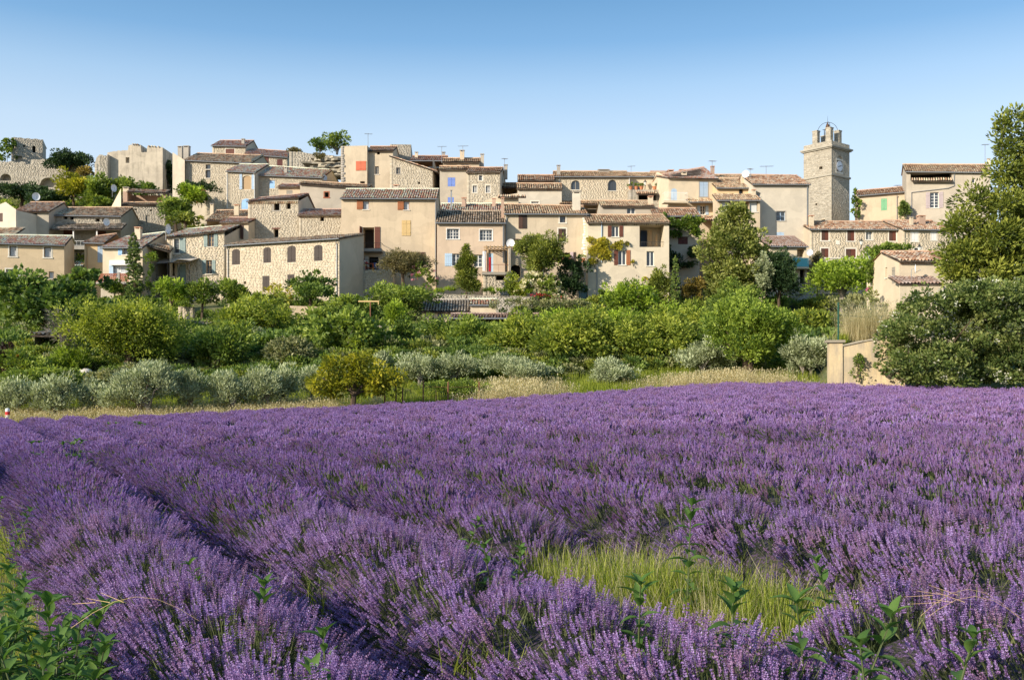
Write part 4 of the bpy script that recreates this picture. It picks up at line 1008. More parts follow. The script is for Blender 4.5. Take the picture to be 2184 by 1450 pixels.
# teal gate
GT = House('metal_gate', 'blue grey metal gate between the ivy covered bank and the ivory house', 101.3, 1234, 1253, 655, 608, 0, .08, 'white', cat='gate')
fg = lambda x, y, z: (x, y, z)
for i in range(4): mb = MB(); mb.box(ID, GT.w * i / 4 + .01, GT.w * (i + 1) / 4 - .01, 0, .03, -.3, GT.h); GT.part('gate_panel', mb, 'tealgate')
mb = MB()
for z in (.1, GT.h / 2, GT.h - .1): mb.box(ID, 0, GT.w, -.03, -.002, z - .03, z + .03)
mb.tube([(0, -.02, .1), (GT.w, -.02, GT.h / 2)], .02, n=4); mb.tube([(0, -.02, GT.h - .1), (GT.w, -.02, GT.h / 2)], .02, n=4); GT.part('gate_frame', mb, 'tealgate')
# second row
H = House('plaster_house', 'small plaster house with white double window and tile roof behind the ivory house', 111, 1284, 1394, 520, 440, 1, 6, 'grey')
H.roof(430, 3, mat='browntile', gutter=False); H.front([(1337, 443, 1355, 456, 'gl', dict(mx=2, mz=1))]); H.chimney(1383, 1393, 418, 442, .6, 'cream', True); H.done()
H34 = House('plaster_house', 'ivy clad house with small brown shutters between the loggia house and the linden', 108, 1396, 1492, 660, 461, -2, 7, 'grey')
H34.roof(446, 3.6, mat='terracotta')
H34.front([(1439, 462, 1450, 477, 'sh', dict(m='wine', n=1)), (1446, 505, 1467, 521, 'sh', dict(m='wine', n=2)), (1482, 612, 1504, 655, 'hole', dict(arch=.5, depth=2))]); H34.done()
H30 = House('plaster_house', 'cream house with white balcony, arched door and pale blue shutters on the skyline', 118, 1426, 1530, 560, 380, 5, 10, 'cream')
H30.roof(376, 6, mat='redtile', yr2=358, gutter=False)
H30.front([(1492, 388, 1510, 420, 'sh', dict(m='bluegrey', sur='concrete', sw=.09)), (1431, 402, 1444, 428, 'sh', dict(m='paleblue', arch=.45)), (1435, 440, 1455, 452, 'gl', dict(mx=4, mz=2)), (1494, 439, 1504, 458, 'os', dict(m='paleblue', mx=2, mz=3, sf=.65))])
H30.box('balcony', 1416, 1467, 428, 433, -1.2, 0, 'cream'); H30.railing(1418, 1466, 410, 428, -1.15, 'whitepaint', 18)
H30.lean_to(1468, 1524, 431, 424, 1.2, 'browntile', gutter=True); H30.lean_to(1490, 1534, 469, 461, 1.5, 'terracotta'); H30.chimney(1455, 1465, 366, 378, 1.5, 'cream', 'grey'); H30.chimney(1517, 1524, 354, 372, 5, 'brickred' if 0 else 'pinkish'); H30.done()
H31 = House('plaster_house', 'warm yellow house with two tile roofs and a glazed veranda above the linden', 116, 1529, 1612, 560, 401, 0, 8, 'ochre')
H31.roof(382, 5, mat='browntile'); H31.front([(1576, 403, 1585, 416, 'hole', dict(back='glass'))]); H31.chimney(1582, 1594, 372, 392, 2, 'cream', 'grey'); H31.chimney(1594, 1600, 372, 393, 2, 'cream', 'grey'); H31.done()
V31 = House('plaster_house', 'beige veranda block with sliding curtained windows under its own tile roof', 112, 1530, 1621, 560, 427, 0, 2.5, 'beige')
V31.roof(415, 2.5, mat='browntile'); V31.front([(1539, 428, 1557, 450, 'gl', dict(fm='darkbrown', mx=1, mz=1, gm='screen')), (1557.5, 428, 1598, 451, 'hole', dict(back='dark', depth=1.5)), (1598.5, 428, 1616, 452, 'gl', dict(fm='darkbrown', mx=1, mz=1, gm='screen'))]); V31.chimney(1605, 1612, 404, 420, 1.5, 'cream'); V31.done()
H32 = House('plaster_house', 'big blank pale house with one dark barred window beside the clock tower', 114, 1605, 1726, 570, 393, 1, 8, 'pale')
H32.roof(374, 5, mat='terracotta', yr2=376)
H32.front([(1656, 451, 1675, 471, 'gl', dict(fm='bluegrey', mx=2, mz=2, sur='concrete', sw=.08)), (1655, 495, 1673, 508, 'sh', dict(m='paleblue', arch=.4)), (1613, 411, 1621, 419, 'gl', dict(mx=1, mz=1, k=.1))])
H32.downpipe(1721, 396, 510); H32.done()
H33 = House('plaster_house', 'small cream house with turquoise balcony half hidden by dark trees', 104, 1638, 1720, 660, 525, 3, 7, 'cream')
H33.roof(506, 4, mat='orangetile'); H33.front([(1700, 530, 1716, 548, 'loggia', dict(depth=1.2)), (1706, 575, 1716, 605, 'hole')])
H33.box('balcony', 1690, 1726, 569, 573, -1.1, 0, 'cream'); u0, zt = H33.uz(1690, 550, 'F', -1.1); u1, zb = H33.uz(1725, 569, 'F', -1.1)
mb = MB()
for i in range(12): x = u0 + (u1 - u0) * i / 12; mb.box(ID, x + .01, x + (u1 - u0) / 12 - .01, -1.12, -1.08, zb, zt)
H33.part('balcony_screen', mb, 'turquoise'); H33.done()
H35 = House('stone_house', 'long low stone house with white framed brown shutters below the clock tower', 112, 1727, 1925, 570, 489, 1, 7, 'white', 'golden')
H35.roof(474, 4.5, mat='terracotta')
S2 = dict(m='brown', m2='redbrown', sur='surround', d=.03)
H35.front([(1752, 492, 1767, 513, 'sh', S2), (1807, 492, 1822, 514, 'sh', S2), (1847, 493, 1860, 511, 'gl', dict(sur='surround', mx=4, mz=4, fm='offwhite')), (1896, 493, 1911, 514, 'sh', S2),
           (1751, 530, 1767, 550, 'sh', S2), (1804, 531, 1825, 552, 'sh', S2), (1848, 533, 1860, 552, 'gl', dict(sur='surround'))])
f = H35.F3(H35.fr()); mb = MB(); a_, z1 = H35.uz(1782, 513); b_, z0 = H35.uz(1791, 522); mb.box(f, a_, b_, -.06, -.03, z0, z1); H35.part('wall_plaque', mb, 'surround'); H35.chimney(1727, 1736, 459, 478, 1.5, 'cream'); H35.done()
H = House('stone_house', 'right wing of the long stone house with white shuttered windows', 111, 1925, 2030, 570, 489, 6, 7, 'white', 'golden')
H.roof(472, 4.5, mat='terracotta'); H.front([(1944, 494, 1958, 515, 'sh', dict(m='whitepaint', sur='surround')), (1986, 493, 1997, 512, 'sh', dict(m='whitepaint', sur='surround')), (1950, 529, 1966, 545, 'gl', dict(sur='surround', fm='green'))]); H.chimney(1961, 1974, 459, 476, 2.5, 'brickred' if 0 else 'pinkish'); H.chimney(1942, 1948, 462, 476, 2, 'cream', 'grey'); H.done()
H36 = House('plaster_house', 'plain house with bright green shutters right of the clock tower', 122, 1831, 1934, 560, 418, -15, 6, 'grey')
H36.wall = 'beige'; H36.roof(409, 4, mat='terracotta', ye2=409, yr2=400)
H36.front([(1879, 424, 1892, 449, 'sh', dict(m='brightgreen')), (1878, 471, 1892, 476, 'sh', dict(m='brightgreen'))]); H36.downpipe(1913, 418, 470); H36.done()
H37 = House('plaster_house', 'tall grey plaster house with loggia under the roof and pinkish shutters', 118, 1933, 2112, 560, 366, -17, 6, 'grey')
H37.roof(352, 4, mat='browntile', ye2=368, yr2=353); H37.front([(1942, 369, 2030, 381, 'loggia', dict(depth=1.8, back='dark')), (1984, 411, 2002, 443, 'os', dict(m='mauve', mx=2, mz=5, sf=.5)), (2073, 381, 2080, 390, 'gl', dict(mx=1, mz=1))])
H37.lean_to(1944, 2032, 386, 381, .5, 'browntile', name='parapet_tiles')
mb = MB(); f = H37.F3(H37.fr()); pp = [H37.uz(*q) for q in ((2035, 372), (2035, 397), (2022, 402), (1944, 411), (1944, 462))]; mb.tube([f(u, -.08, z) for u, z in pp], .05, n=6); H37.part('downpipe', mb, 'zinc'); H37.chimney(2106, 2112, 338, 362, 4, 'cream', 'grey'); H37.done()
H38 = House('plaster_house', 'new cream house with scalloped tile cornice half behind the bramble bank', 75, 1918, 2040, 690, 556, 3, 6, 'cream')
H38.roof(539, 3.0, mat='terracotta', gutter=False, genoise='orangetile')
H38.front(()); H38.front([(1888, 571, 1892, 592, 'gl', dict(mx=1, mz=1)), (1902, 571, 1909, 604, 'sh', dict(m='greywood', n=1))], 'L')
H38.lean_to(1918, 2014, 605, 590, 2.0, 'orangetile', name='lean_to_roof'); H38.box('porch_wall', 1920, 2012, 606, 680, -1.9, -1.7, 'cream'); H38.done(flanks='R')
# ---- upper rows, left of centre
H5 = House('stone_house', 'broad pale stone house with two chimneys and a tall narrow window near the ruins', 140, 394, 536, 430, 342, -6, 9, 'white', 'rubble')
H5.roof(328, 4.5, mat='browntile', ye2=348, yr2=333); H5.front([(439, 351, 449, 361, 'gl', dict(mx=1, mz=1, fm='darkbrown')), (439, 363, 449, 380, 'gl', dict(mx=1, mz=1, fm='darkbrown'))])
H5.chimney(379, 388, 312, 330, 3, 'concrete', 'grey'); H5.chimney(391, 402, 311, 334, 2, 'concrete', 'grey'); H5.done()
G5 = House('plaster_house', 'tall grey beige gable wall on the left of the broad pale stone house', 141, 368, 394, 430, 325, -38, 5, 'grey')
G5.run = 5; G5.hr = G5.hb = G5.h; G5.front((), 'F', [(0, G5.uz(368, 325)[1]), (G5.w, G5.uz(394, 342)[1])]); G5.done(flanks='')
H6 = House('stone_house', 'small square stone house on the skyline with two red brown shutters', 150, 453, 524, 380, 311, -4, 7, 'white', 'rubble')
H6.roof(301, 3.5, mat='redtile', ye2=312); H6.front([(481, 318, 500, 331, 'sh', dict(sur='surround', m='redbrown', sw=.1))]); H6.chimney(515, 521, 296, 312, 1, 'concrete', 'grey'); H6.front((), 'L'); H6.done(flanks='R')
H7 = House('stone_house', 'low stone house with dark red shutters and orange tiled roof on the skyline', 148, 522, 613, 390, 329, -3, 7, 'white', 'rubble')
H7.roof(319, 4, mat='redtile', ye2=336, yr2=325); H7.front([(550, 336, 564, 352, 'os', dict(m='wine', sf=.6, fm='whitepaint')), (591, 340, 603, 357, 'sh', dict(m='wine'))]); H7.done()
H7.box('air_conditioner', 551, 563, 346, 354, -.4, 0, 'whitepaint')
H8 = House('stone_house', 'stone house with sky blue shutters, rolled blind and an arched blue door', 130, 485, 545, 470, 365, -6, 8, 'white', 'rubble')
H8.roof(352, 4.5, mat='pinktile', ye2=368); H8.front([(518, 375, 535, 404, 'blind', dict(m='tan', arch=.25)), (515, 424, 535, 446, 'sh', dict(m='skyblue', arch=.45))])
f = H8.F3(H8.fr())
for (x0, x1) in ((511, 516.5), (537, 542)): a_, z1 = H8.uz(x0, 372); b_, z0 = H8.uz(x1, 404); H8.shutter(f, a_, b_, z0, z1, 'bluegrey', -.02)
H8.front((), 'L'); H8.downpipe(485, 366, 445, 'whitepaint'); H8.downpipe(543, 372, 432, 'whitepaint'); H8.done(flanks='R')
H = House('stone_house', 'low stone wing with whitish tile roof and one blue shutter behind the stone farmhouse', 131, 545, 687, 470, 373, -5, 8, 'white', 'rubble')
H.roof(355, 4.5, mat='pinktile', ye2=379, yr2=364); H.front([(575, 386, 586, 402, 'sh', dict(m='skyblue', lintel='greywood', n=1)), (673, 387, 683, 393, 'hole')]); H.chimney(606, 612, 356, 374, 1.5, 'concrete', 'grey'); H.done()
H = House('plaster_house', 'tiny plaster house with tiled cap and one blind window above the sandy stone house', 122, 594, 648, 470, 399, -2, 5, 'beige')
H.roof(394, 2, mat='redtile', gutter=False, genoise='browntile'); H.front([(611, 406, 624, 418, 'sh', dict(m='greywood', n=1))]); H.front((), 'L'); H.done(flanks='R')
H = House('plaster_house', 'stained grey plaster house with a brick framed square window', 120, 640, 783, 480, 392, 0, 6, 'grey')
H.roof(388, 3, mat='browntile', ye2=402, yr2=396, gutter=False); H.front([(692, 410, 701, 421, 'hole', dict(sur='brickred', sw=.11))]); H.done()
H27 = House('plaster_house', 'big beige house on the crest with coral red shutters and stone corner', 132, 727, 783, 450, 312, -5, 9, 'sandbeige')
H27.run = 9; H27.hr = H27.hb = H27.h; H27.front([(759, 344, 781, 364, 'sh', dict(m='coral', d=-.02)), (768, 387, 778, 396, 'hole')]); H27.front((), 'L'); H27.quoins('F', 'L', 'concrete', .5)
f = H27.F3(H27.fr()); H27.mb.poly([(0, 0, H27.h), (H27.w, 0, H27.h), (H27.w, 9, H27.h), (0, 9, H27.h)]); H27.done(flanks='R')
H = House('plaster_house', 'beige house with two small barred windows right of the coral shutters', 132.5, 783, 838, 450, 322, -2, 8, 'sandbeige')
H.roof(314, 3, mat='terracotta', gutter=False); H.front([(800, 355, 808, 372, 'gl', dict(mx=2, mz=3, fm='greywood')), (804, 323, 810, 330, 'hole')]); H.done()
H = House('stone_house', 'blunt square stone stump of a tower rising behind the beige crest houses', 137, 832, 877, 420, 308, 4, 6, 'white', 'greystone', cat='tower')
H.run = 6; H.hr = H.hb = H.h; H.front(); f = H.F3(H.fr()); H.mb.poly([(0, 0, H.h), (H.w, 0, H.h), (H.w, 6, H.h), (0, 6, H.h)]); H.done()
H29 = House('stone_house', 'patched stone gable house with its roof sloping down to the right', 127, 832, 923, 460, 335, -4, 6, 'white', 'rubble')
H29.run = 6; H29.hr = H29.hb = H29.uz(923, 364)[1]
pr = [H29.uz(*p) for p in ((832, 333), (880, 347), (923, 364))]; pr[0] = (0, pr[0][1]); pr[-1] = (H29.w, pr[-1][1]); H29.front([(845, 358, 853, 371, 'gl', dict(mx=2, mz=2, fm='greywood', sur='concrete', sw=.08)), (892, 388, 896, 393, 'hole')], 'F', pr)
V, Q, t = tiles(((-.1, 6, pr[0][1] + .08), (-.1, -.25, pr[0][1] + .08), (H29.w + .5, 6, pr[-1][1] - .1), (H29.w + .5, -.25, pr[-1][1] - .1)), sd_())
H29.slope((H29.w + .5, -.25, pr[-1][1] - .12), (H29.w + .5, 6, pr[-1][1] - .12), (-.1, -.25, pr[0][1] + .06), (-.1, 6, pr[0][1] + .06), 'terracotta'); H29.done(flanks='R')
H = House('plaster_house', 'grey plaster house with violet blue shutters and an attic loggia', 126, 938, 1002, 470, 361, 0, 8, 'grey')
H.roof(356, 1.2, mat='browntile', gutter=False, zback=H.h); H.front([(955, 379, 971, 398, 'sh', dict(m='blue')), (955, 421, 968, 440, 'sh', dict(m='blue'))]); H.run = 8; H.hr = H.hb = H.h; H.done()
T = House('plaster_house', 'small attic storey with wide white windows and tall chimneys on the skyline', 128, 945, 1022, 420, 346, 0, 5, 'beige')
T.roof(339, 2.5, mat='browntile', gutter=False); T.front([(953, 351, 975, 360, 'gl', dict(mx=3, mz=1, fm='offwhite')), (983, 350, 1000, 358, 'gl', dict(mx=2, mz=1, fm='offwhite'))]); T.chimney(981, 990, 320, 344, 1.5, 'beige', 'grey'); T.chimney(1025, 1032, 328, 352, .5, 'grey', 'grey'); T.done()
H = House('plaster_house', 'cream house with red tiled roof and slim white chimneys on the skyline', 132, 876, 950, 430, 343, 0, 6, 'cream')
H.roof(334, 3.5, mat='redtile'); H.chimney(885, 891, 324, 344, 2, 'cream', 'grey'); H.chimney(943, 949, 324, 340, 3.5, 'concrete', 'grey'); H.done()
H24 = House('stone_house', 'tall stone house with three small white windows near the skyline', 122, 996, 1067, 480, 368, -4, 7, 'white', 'rubble')
H24.roof(359, 3.5, mat='terracotta', gutter=False, genoise='browntile'); H24.front([(1021, 374, 1029, 385, 'gl', dict(mx=1, mz=2, sur='surround', sw=.08)), (1008, 396, 1017, 411, 'gl', dict(mx=2, mz=2, sur='surround', sw=.08)), (1036, 396, 1045, 411, 'gl', dict(mx=2, mz=2, sur='surround', sw=.08))]); H24.chimney(1075, 1082, 351, 372, 4, 'grey', 'grey'); H24.done()
H = House('plaster_house', 'small low roof and cream wall tucked right of the tall stone house', 124, 1068, 1108, 480, 400, 0, 6, 'cream')
H.roof(392, 3, mat='browntile', gutter=False); H.chimney(1057, 1064, 397, 430, -.5, 'cream', 'grey'); H.done()
H23 = House('plaster_house', 'pale cream house with stepped tile roofs left of the arched windows', 118, 1104, 1198, 500, 402, 0, 7, 'pale')
H23.roof(393, 2, mat='browntile', gutter=False, genoise='browntile', zback=H23.h); H23.front([(1094, 428, 1102, 434, 'hole'), (1133, 430, 1149, 434, 'gl', dict(mx=3, mz=1, sur='surround'))]); H23.run = 7; H23.hr = H23.hb = H23.h; H23.done()
H = House('plaster_house', 'pale attic with tiled roof strip on the skyline left of the arched windows', 123, 1106, 1182, 440, 385, 0, 5, 'pale')
H.roof(375, 3, mat='terracotta', gutter=False); H.done()
H = House('plaster_house', 'low cream wing with curved tiled parapet behind the long pink roof', 116, 1030, 1106, 500, 424, 0, 5, 'cream')
H.run = 5; H.hr = H.hb = H.h; pr = [H.uz(*p) for p in ((1030, 430), (1055, 420), (1106, 412))]; pr[0] = (0, pr[0][1]); pr[-1] = (H.w, pr[-1][1]); H.front((), 'F', pr)
H.lean_to(1062, 1122, 421, 417, .5, 'browntile', name='parapet_tiles'); H.done()
H21 = House('stone_house', 'golden stone house on the skyline with two arched dark windows', 125, 1184, 1343, 470, 377, 0, 8, 'white', 'golden')
H21.roof(367, 4, mat='browntile'); H21.front([(1218, 385, 1237, 405, 'gl', dict(fm='greywood', mx=2, mz=1, arch=.4, sur=None)), (1297, 384, 1315, 407, 'gl', dict(fm='iron', mx=4, mz=1, arch=.4))]); H21.chimney(1188, 1195, 352, 372, .8, 'concrete', 'grey'); H21.chimney(1276, 1300, 361, 370, 3.5, 'concrete', 'grey', depth=.7); H21.downpipe(1193, 378, 430, 'zinc'); H21.downpipe(1342, 378, 426, 'whitepaint'); H21.done()
H22 = House('plaster_house', 'cream house with flower pots on a terrace wall beside the arched stone house', 126, 1343, 1424, 470, 377, 0, 6, 'cream')
H22.roof(370, 3, mat='browntile'); H22.front([(1352, 392, 1368, 405, 'gl', dict(arch=.4, mx=2, mz=1, fm='bluegrey'))]); H22.done()
TR = House('terrace_wall', 'rough terrace wall with dark lean-to opening under the pot lined ledge', 123, 1342, 1416, 470, 405, 0, 2.8, 'white', 'greystone', cat='wall')
TR.run = 2.8; TR.hr = TR.hb = TR.h; TR.front([(1362, 413, 1400, 428, 'hole', dict(depth=1.5))]); TR.lean_to(1358, 1402, 414, 408, .9, 'browntile'); TR.mb.poly([(0, 0, TR.h), (TR.w, 0, TR.h), (TR.w, 2.8, TR.h), (0, 2.8, TR.h)]); TR.done()
H = House('stone_house', 'row of dark tiled eaves and low wall below the golden arched house', 117, 1196, 1290, 480, 436, 0, 5, 'white', 'greystone')
H.roof(430, 3, mat='browntile', gutter=False); H.done()
H = House('plaster_house', 'far red tiled rooftop with chimney stacks behind the white balcony house', 130, 1395, 1440, 420, 374, 0, 5, 'beige')
H.roof(367, 3, mat='redtile', gutter=False); H.chimney(1425, 1437, 362, 370, 2, 'pinkish', True); H.chimney(1450, 1470, 361, 368, 2, 'pinkish', True); H.done()
H = House('plaster_house', 'brown tiled rooftop behind the warm yellow house on the skyline', 122, 1528, 1612, 440, 386, 0, 6, 'beige')
H.roof(374, 4, mat='browntile', gutter=False); H.done()
# ---- castle ruins
H = House('ruined_tower', 'square ruined castle tower with one arched window at the far left', 168, 24, 92, 420, 294, 20, 5, 'white', 'greystone', cat='tower', size=1.1)
H.run = 7; H.hr = H.hb = H.h; pr = [H.uz(*p) for p in ((24, 294), (30, 292.5), (37, 294), (44, 293.5), (52, 296), (60, 295), (68, 297), (77, 296), (86, 298.5), (92, 297.5))]; pr[0] = (0, pr[0][1]); pr[-1] = (H.w, pr[-1][1])
H.front([(69, 311, 76, 326, 'hole', dict(arch=.5, sur=None)), (34, 333, 47, 346, 'hole', dict(depth=.4, back='grey')), (49, 310, 54, 314, 'hole'), (71, 340, 75, 344, 'hole')], 'F', pr); H.mb.poly([(0, 0, H.h), (H.w, 0, H.h), (H.w, 7, H.h), (0, 7, H.h)]); H.done()
wallthing('castle_wall', 'long crenel wall of grey stone with arch below the ruined tower', [(-40, 344), (54, 346), (55, 352), (65, 350), (66, 341), (100, 339), (116, 344), (118, 362), (128, 360), (129, 350), (150, 352), (152, 342), (166, 342), (169, 356), (186, 366)], 163, 1.2, stone='greystone', base=400, size=1.2, found=3,
          holes=[(84, 379, 121, 400, 'loggia', dict(arch=.45, back='ruin', depth=3)), (0, 371, 24, 386, 'loggia', dict(arch=.4, back='ruin', depth=2))])
H = wallthing('castle_ruin', 'tall roofless castle ruin with a notched top and battered plaster face', [(229, 326), (243, 323), (262, 321), (273, 320), (274, 311), (276, 310), (300, 309), (301, 324), (313, 325), (314, 313), (347, 315)], 150, 6, wall='ruin', stone=None, base=425, cat='ruin', found=4,
              holes=[(268, 336, 276, 348, 'hole', dict(depth=.5, back='greystone')), (321, 390, 329, 410, 'hole', dict(arch=.5, depth=.8))])
V, Q, t = None, None, None
mb = MB(); r = random.Random(2)
for (x, y) in ((284, 309), (289, 309), (294, 309.5), (318, 313), (324, 313), (330, 313.5), (338, 314)):
    u, z = H.uz(x, y); mb.tube([(u, -.2, z + .05), (u, 1.0, z + .08)], .11, n=6, t=r.random())
o = mb.build('coping_tiles', MAT['browntile'], H.root); o['kind'] = 'stuff'
wallthing('castle_wall', 'broken rubble stub of wall leaning against the notched castle ruin', [(202, 350), (206, 336), (212, 330), (218, 330), (222, 334), (230, 330)], 149, 2.5, stone='greystone', base=420, size=1.3, found=4)
# cliff with stone wall
wallthing('stone_wall', 'ruined grey stone wall above the rock ledges on the crest', [(617, 324), (640, 324), (662, 328), (684, 330), (712, 332)], 142, 1.2, stone='greystone', base=362, size=1.3, found=3)
cl = MB(); r = random.Random(9)
for i in range(9):
    z_py = 378 - i * 5; x0, x1 = 655 + r.uniform(-25, 15) + i * 2, 735
    A = P(x0, z_py, 139 + i * .25 + r.uniform(-.4, .4)); B = P(x1, z_py + r.uniform(-2, 2), 139 + i * .25); N = 9
    pr = [A + (B - A) * (j / N) + Vector((0, r.uniform(-.35, .35), r.uniform(-.08, .08))) for j in range(N + 1)]; hh = r.uniform(.22, .36)
    for p, q in zip(pr[:-1], pr[1:]):
        t = r.random(); u = Vector((0, .08, hh)); bk = Vector((0, 2.5, 0))
        cl.poly([p, q, q + u, p + u], t); cl.poly([p + u, q + u, q + u + bk, p + u + bk], t); cl.poly([p, q, q + bk, p + bk], t)
tag(cl.build('rock_ledge', MAT['ledge']), 'layered grey rock ledges left of the coral shuttered house', 'rock')
# ---- clock tower
CT = House('clock_tower', 'square stone clock tower with four corner pillars and a bell on top', 131, 1714, 1773, 500, 322, -51, 4.9, 'white', 'towerstone', cat='tower', size=1.0)
CT.depth = CT.w * 1.0; CT.run = CT.depth; CT.hr = CT.hb = CT.h
CT.front([(1747, 356, 1754, 361, 'hole'), (1739, 434, 1743, 438, 'hole'), (1752, 469, 1760, 473, 'hole')]); CT.front([(1784.5, 331, 1797, 372, 'hole', dict(arch=.5, depth=.16, back='towerstone'))], 'R'); w_, d_, h_ = CT.w, CT.depth, CT.h
CT.mb.poly([(0, 0, h_), (w_, 0, h_), (w_, d_, h_), (0, d_, h_)])
def ring(name, z0, z1, o, mat='towerstone'):
    m = MB(); m.box(ID, -o, w_ + o, -o, -.004, z0, z1); m.box(ID, w_ + .004, w_ + o, 0, d_, z0, z1); m.box(ID, -o, -.004, 0, d_, z0, z1); m.box(ID, -o, w_ + o, d_ + .004, d_ + o, z0, z1); CT.part(name, m, mat)
zs_ = CT.uz(1773, 372)[1]; ring('string_course', zs_ - .12, zs_ + .1, .14); ring('cornice', h_ - .2, h_ + .0, .34); ring('cornice_band', h_ - .34, h_ - .202, .2)
pa = MB(); zp = h_ + .62
pa.box(ID, .0, w_, 0, .35, h_, zp); pa.box(ID, 0, w_, d_ - .35, d_, h_, zp * 1); pa.box(ID, w_ - .35, w_, .352, d_ - .352, h_, zp); pa.box(ID, 0, .35, .352, d_ - .352, h_, zp); CT.part('parapet', pa, 'mortar')
st = stones([(0, zp), (w_, zp)], h_ + .02, [], 5); o = link('stones', stones_mesh('stones', CT.fr('F'), st, MAT['towerstone'], 3), CT.root); o['kind'] = 'stuff'
st = stones([(0, zp), (d_, zp)], h_ + .02, [], 6); o = link('stones', stones_mesh('stones', CT.fr('R'), st, MAT['towerstone'], 4), CT.root); o['kind'] = 'stuff'
for i, (x, y, zt) in enumerate(((w_ - .86, .04, 2.25), (w_ - .86, .04 + d_ * .46, 2.15), (w_ - .86 - w_ * .48, .04, 2.2), (w_ - .86 - w_ * .48, .04 + d_ * .46, 1.85))):
    p = MB(); p.box(ID, x, x + .68, y, y + .68, zp - .3, h_ + zt); pi = CT.part('pillar', p, 'mortar')
    for (fr_, ln) in ((((x, y), (1, 0), (0, -1)), .68), (((x + .68, y), (0, 1), (1, 0)), .68)):
        o = link('stones', stones_mesh('stones', fr_, stones([(0, h_ + zt), (ln, h_ + zt)], zp, [], 40 + i, 1.1), MAT['towerstone'], 50 + i), pi); o['kind'] = 'stuff'
    k = MB(); k.box(ID, x - .05, x + .73, y - .05, y + .73, h_ + zt, h_ + zt + .14); k.build('pillar_cap', MAT['towerstone'], pi)
cx_, cy_ = w_ - .46 - w_ * .225, .44 + d_ * .21; ar = MB(); rr = .95; zb0 = h_ + 2.05
ar.tube([(cx_ - rr * math.cos(t), cy_ - rr * .9 * math.cos(t), zb0 + 1.35 * math.sin(t)) for t in np.linspace(0, math.pi, 15)], .03, n=5)
ar.tube([(cx_ - rr * math.cos(t), cy_ + rr * .9 * math.cos(t), zb0 + 1.35 * math.sin(t)) for t in np.linspace(0, math.pi, 15)], .03, n=5)
ar.tube([(cx_, cy_, zb0 + 1.3), (cx_, cy_, zb0 + 2.2)], .03, .01, n=5); ar.tube([(cx_ - .5, cy_, h_), (cx_ - .5, cy_, zb0 + .4)], .05, n=5); ar.tube([(cx_ - .5, cy_ - .4, zb0 + .4), (cx_ + .5, cy_ + .4, zb0 + .4)], .04, n=5)
CT.part('bell_frame', ar, 'iron'); bl = MB()
bl.lathe((cx_, cy_, zb0 + .42), [(.42, 0), (.38, .06), (.28, .25), (.24, .46), (.20, .62), (.08, .70), (.05, .92), (.0, .93)], 14); CT.part('bell', bl, 'bell')
u, z = CT.uz(1790.5, 355, 'R'); f = CT.F3(CT.fr('R')); dl = MB(); N = 28; R_ = .66
fr_ = MB(); fr_.box(f, u - .82, u + .82, -.03, .02, z - .95, z - .72); fr_.box(f, u - .82, u + .82, -.03, .02, z + .72, z + .95); fr_.box(f, u - .82, u - .7, -.03, .02, z - .718, z + .718); fr_.box(f, u + .7, u + .82, -.03, .02, z - .718, z + .718)
ck = CT.part('clock', fr_, 'surround')
dl.poly([f(u + R_ * math.cos(2 * math.pi * i / N), -.05, z + R_ * math.sin(2 * math.pi * i / N)) for i in range(N)])
for i in range(N): a0, a1 = 2 * math.pi * i / N, 2 * math.pi * (i + 1) / N; dl.poly([f(u + R_ * math.cos(a0), -.05, z + R_ * math.sin(a0)), f(u + R_ * math.cos(a1), -.05, z + R_ * math.sin(a1)), f(u + R_ * math.cos(a1), .02, z + R_ * math.sin(a1)), f(u + R_ * math.cos(a0), .02, z + R_ * math.sin(a0))])
dl.build('clock_dial', MAT['dialwhite'], ck); hd = MB()
def hand(an, L, wd, dd):
    dx, dz = math.cos(an), math.sin(an); px_, pz_ = -dz, dx
    hd.poly([f(u - dx * .2 + px_ * wd, dd, z - dz * .2 + pz_ * wd), f(u - dx * .2 - px_ * wd, dd, z - dz * .2 - pz_ * wd), f(u + dx * L - px_ * wd * .5, dd, z + dz * L - pz_ * wd * .5), f(u + dx * L + px_ * wd * .5, dd, z + dz * L + pz_ * wd * .5)])
hand(math.radians(14), .62, .045, -.075); hand(math.radians(196), .5, .06, -.085)
hd.build('clock_hands', MAT['black'], ck); nm = MB()
ROM = ['XII', 'I', 'II', 'III', 'IIII', 'V', 'VI', 'VII', 'VIII', 'IX', 'X', 'XI']
for i, tx in enumerate(ROM):        # roman numerals as small strokes, feet towards the centre
    an = math.pi / 2 - i * math.pi / 6; ro = Vector((math.cos(an), math.sin(an))); ta = Vector((ro.y, -ro.x)); w0 = .045; x = -w0 * (len(tx) - 1) / 2
    for ch in tx:
        segs = {'I': [((0, -.06), (0, .06))], 'V': [((-.02, .06), (0, -.06)), ((.02, .06), (0, -.06))], 'X': [((-.02, .06), (.02, -.06)), ((.02, .06), (-.02, -.06))]}[ch]
        for (p, q) in segs:
            A = ro * (.53 + p[1]) + ta * (x + p[0]); B = ro * (.53 + q[1]) + ta * (x + q[0]); d = (B - A).normalized(); n_ = Vector((-d.y, d.x)) * .008
            nm.poly([f(u + A.x + n_.x, -.056, z + A.y + n_.y), f(u + A.x - n_.x, -.056, z + A.y - n_.y), f(u + B.x - n_.x, -.056, z + B.y - n_.y), f(u + B.x + n_.x, -.056, z + B.y + n_.y)])
        x += w0
nm.build('clock_numerals', MAT['black'], ck); CT.done(flanks='L')
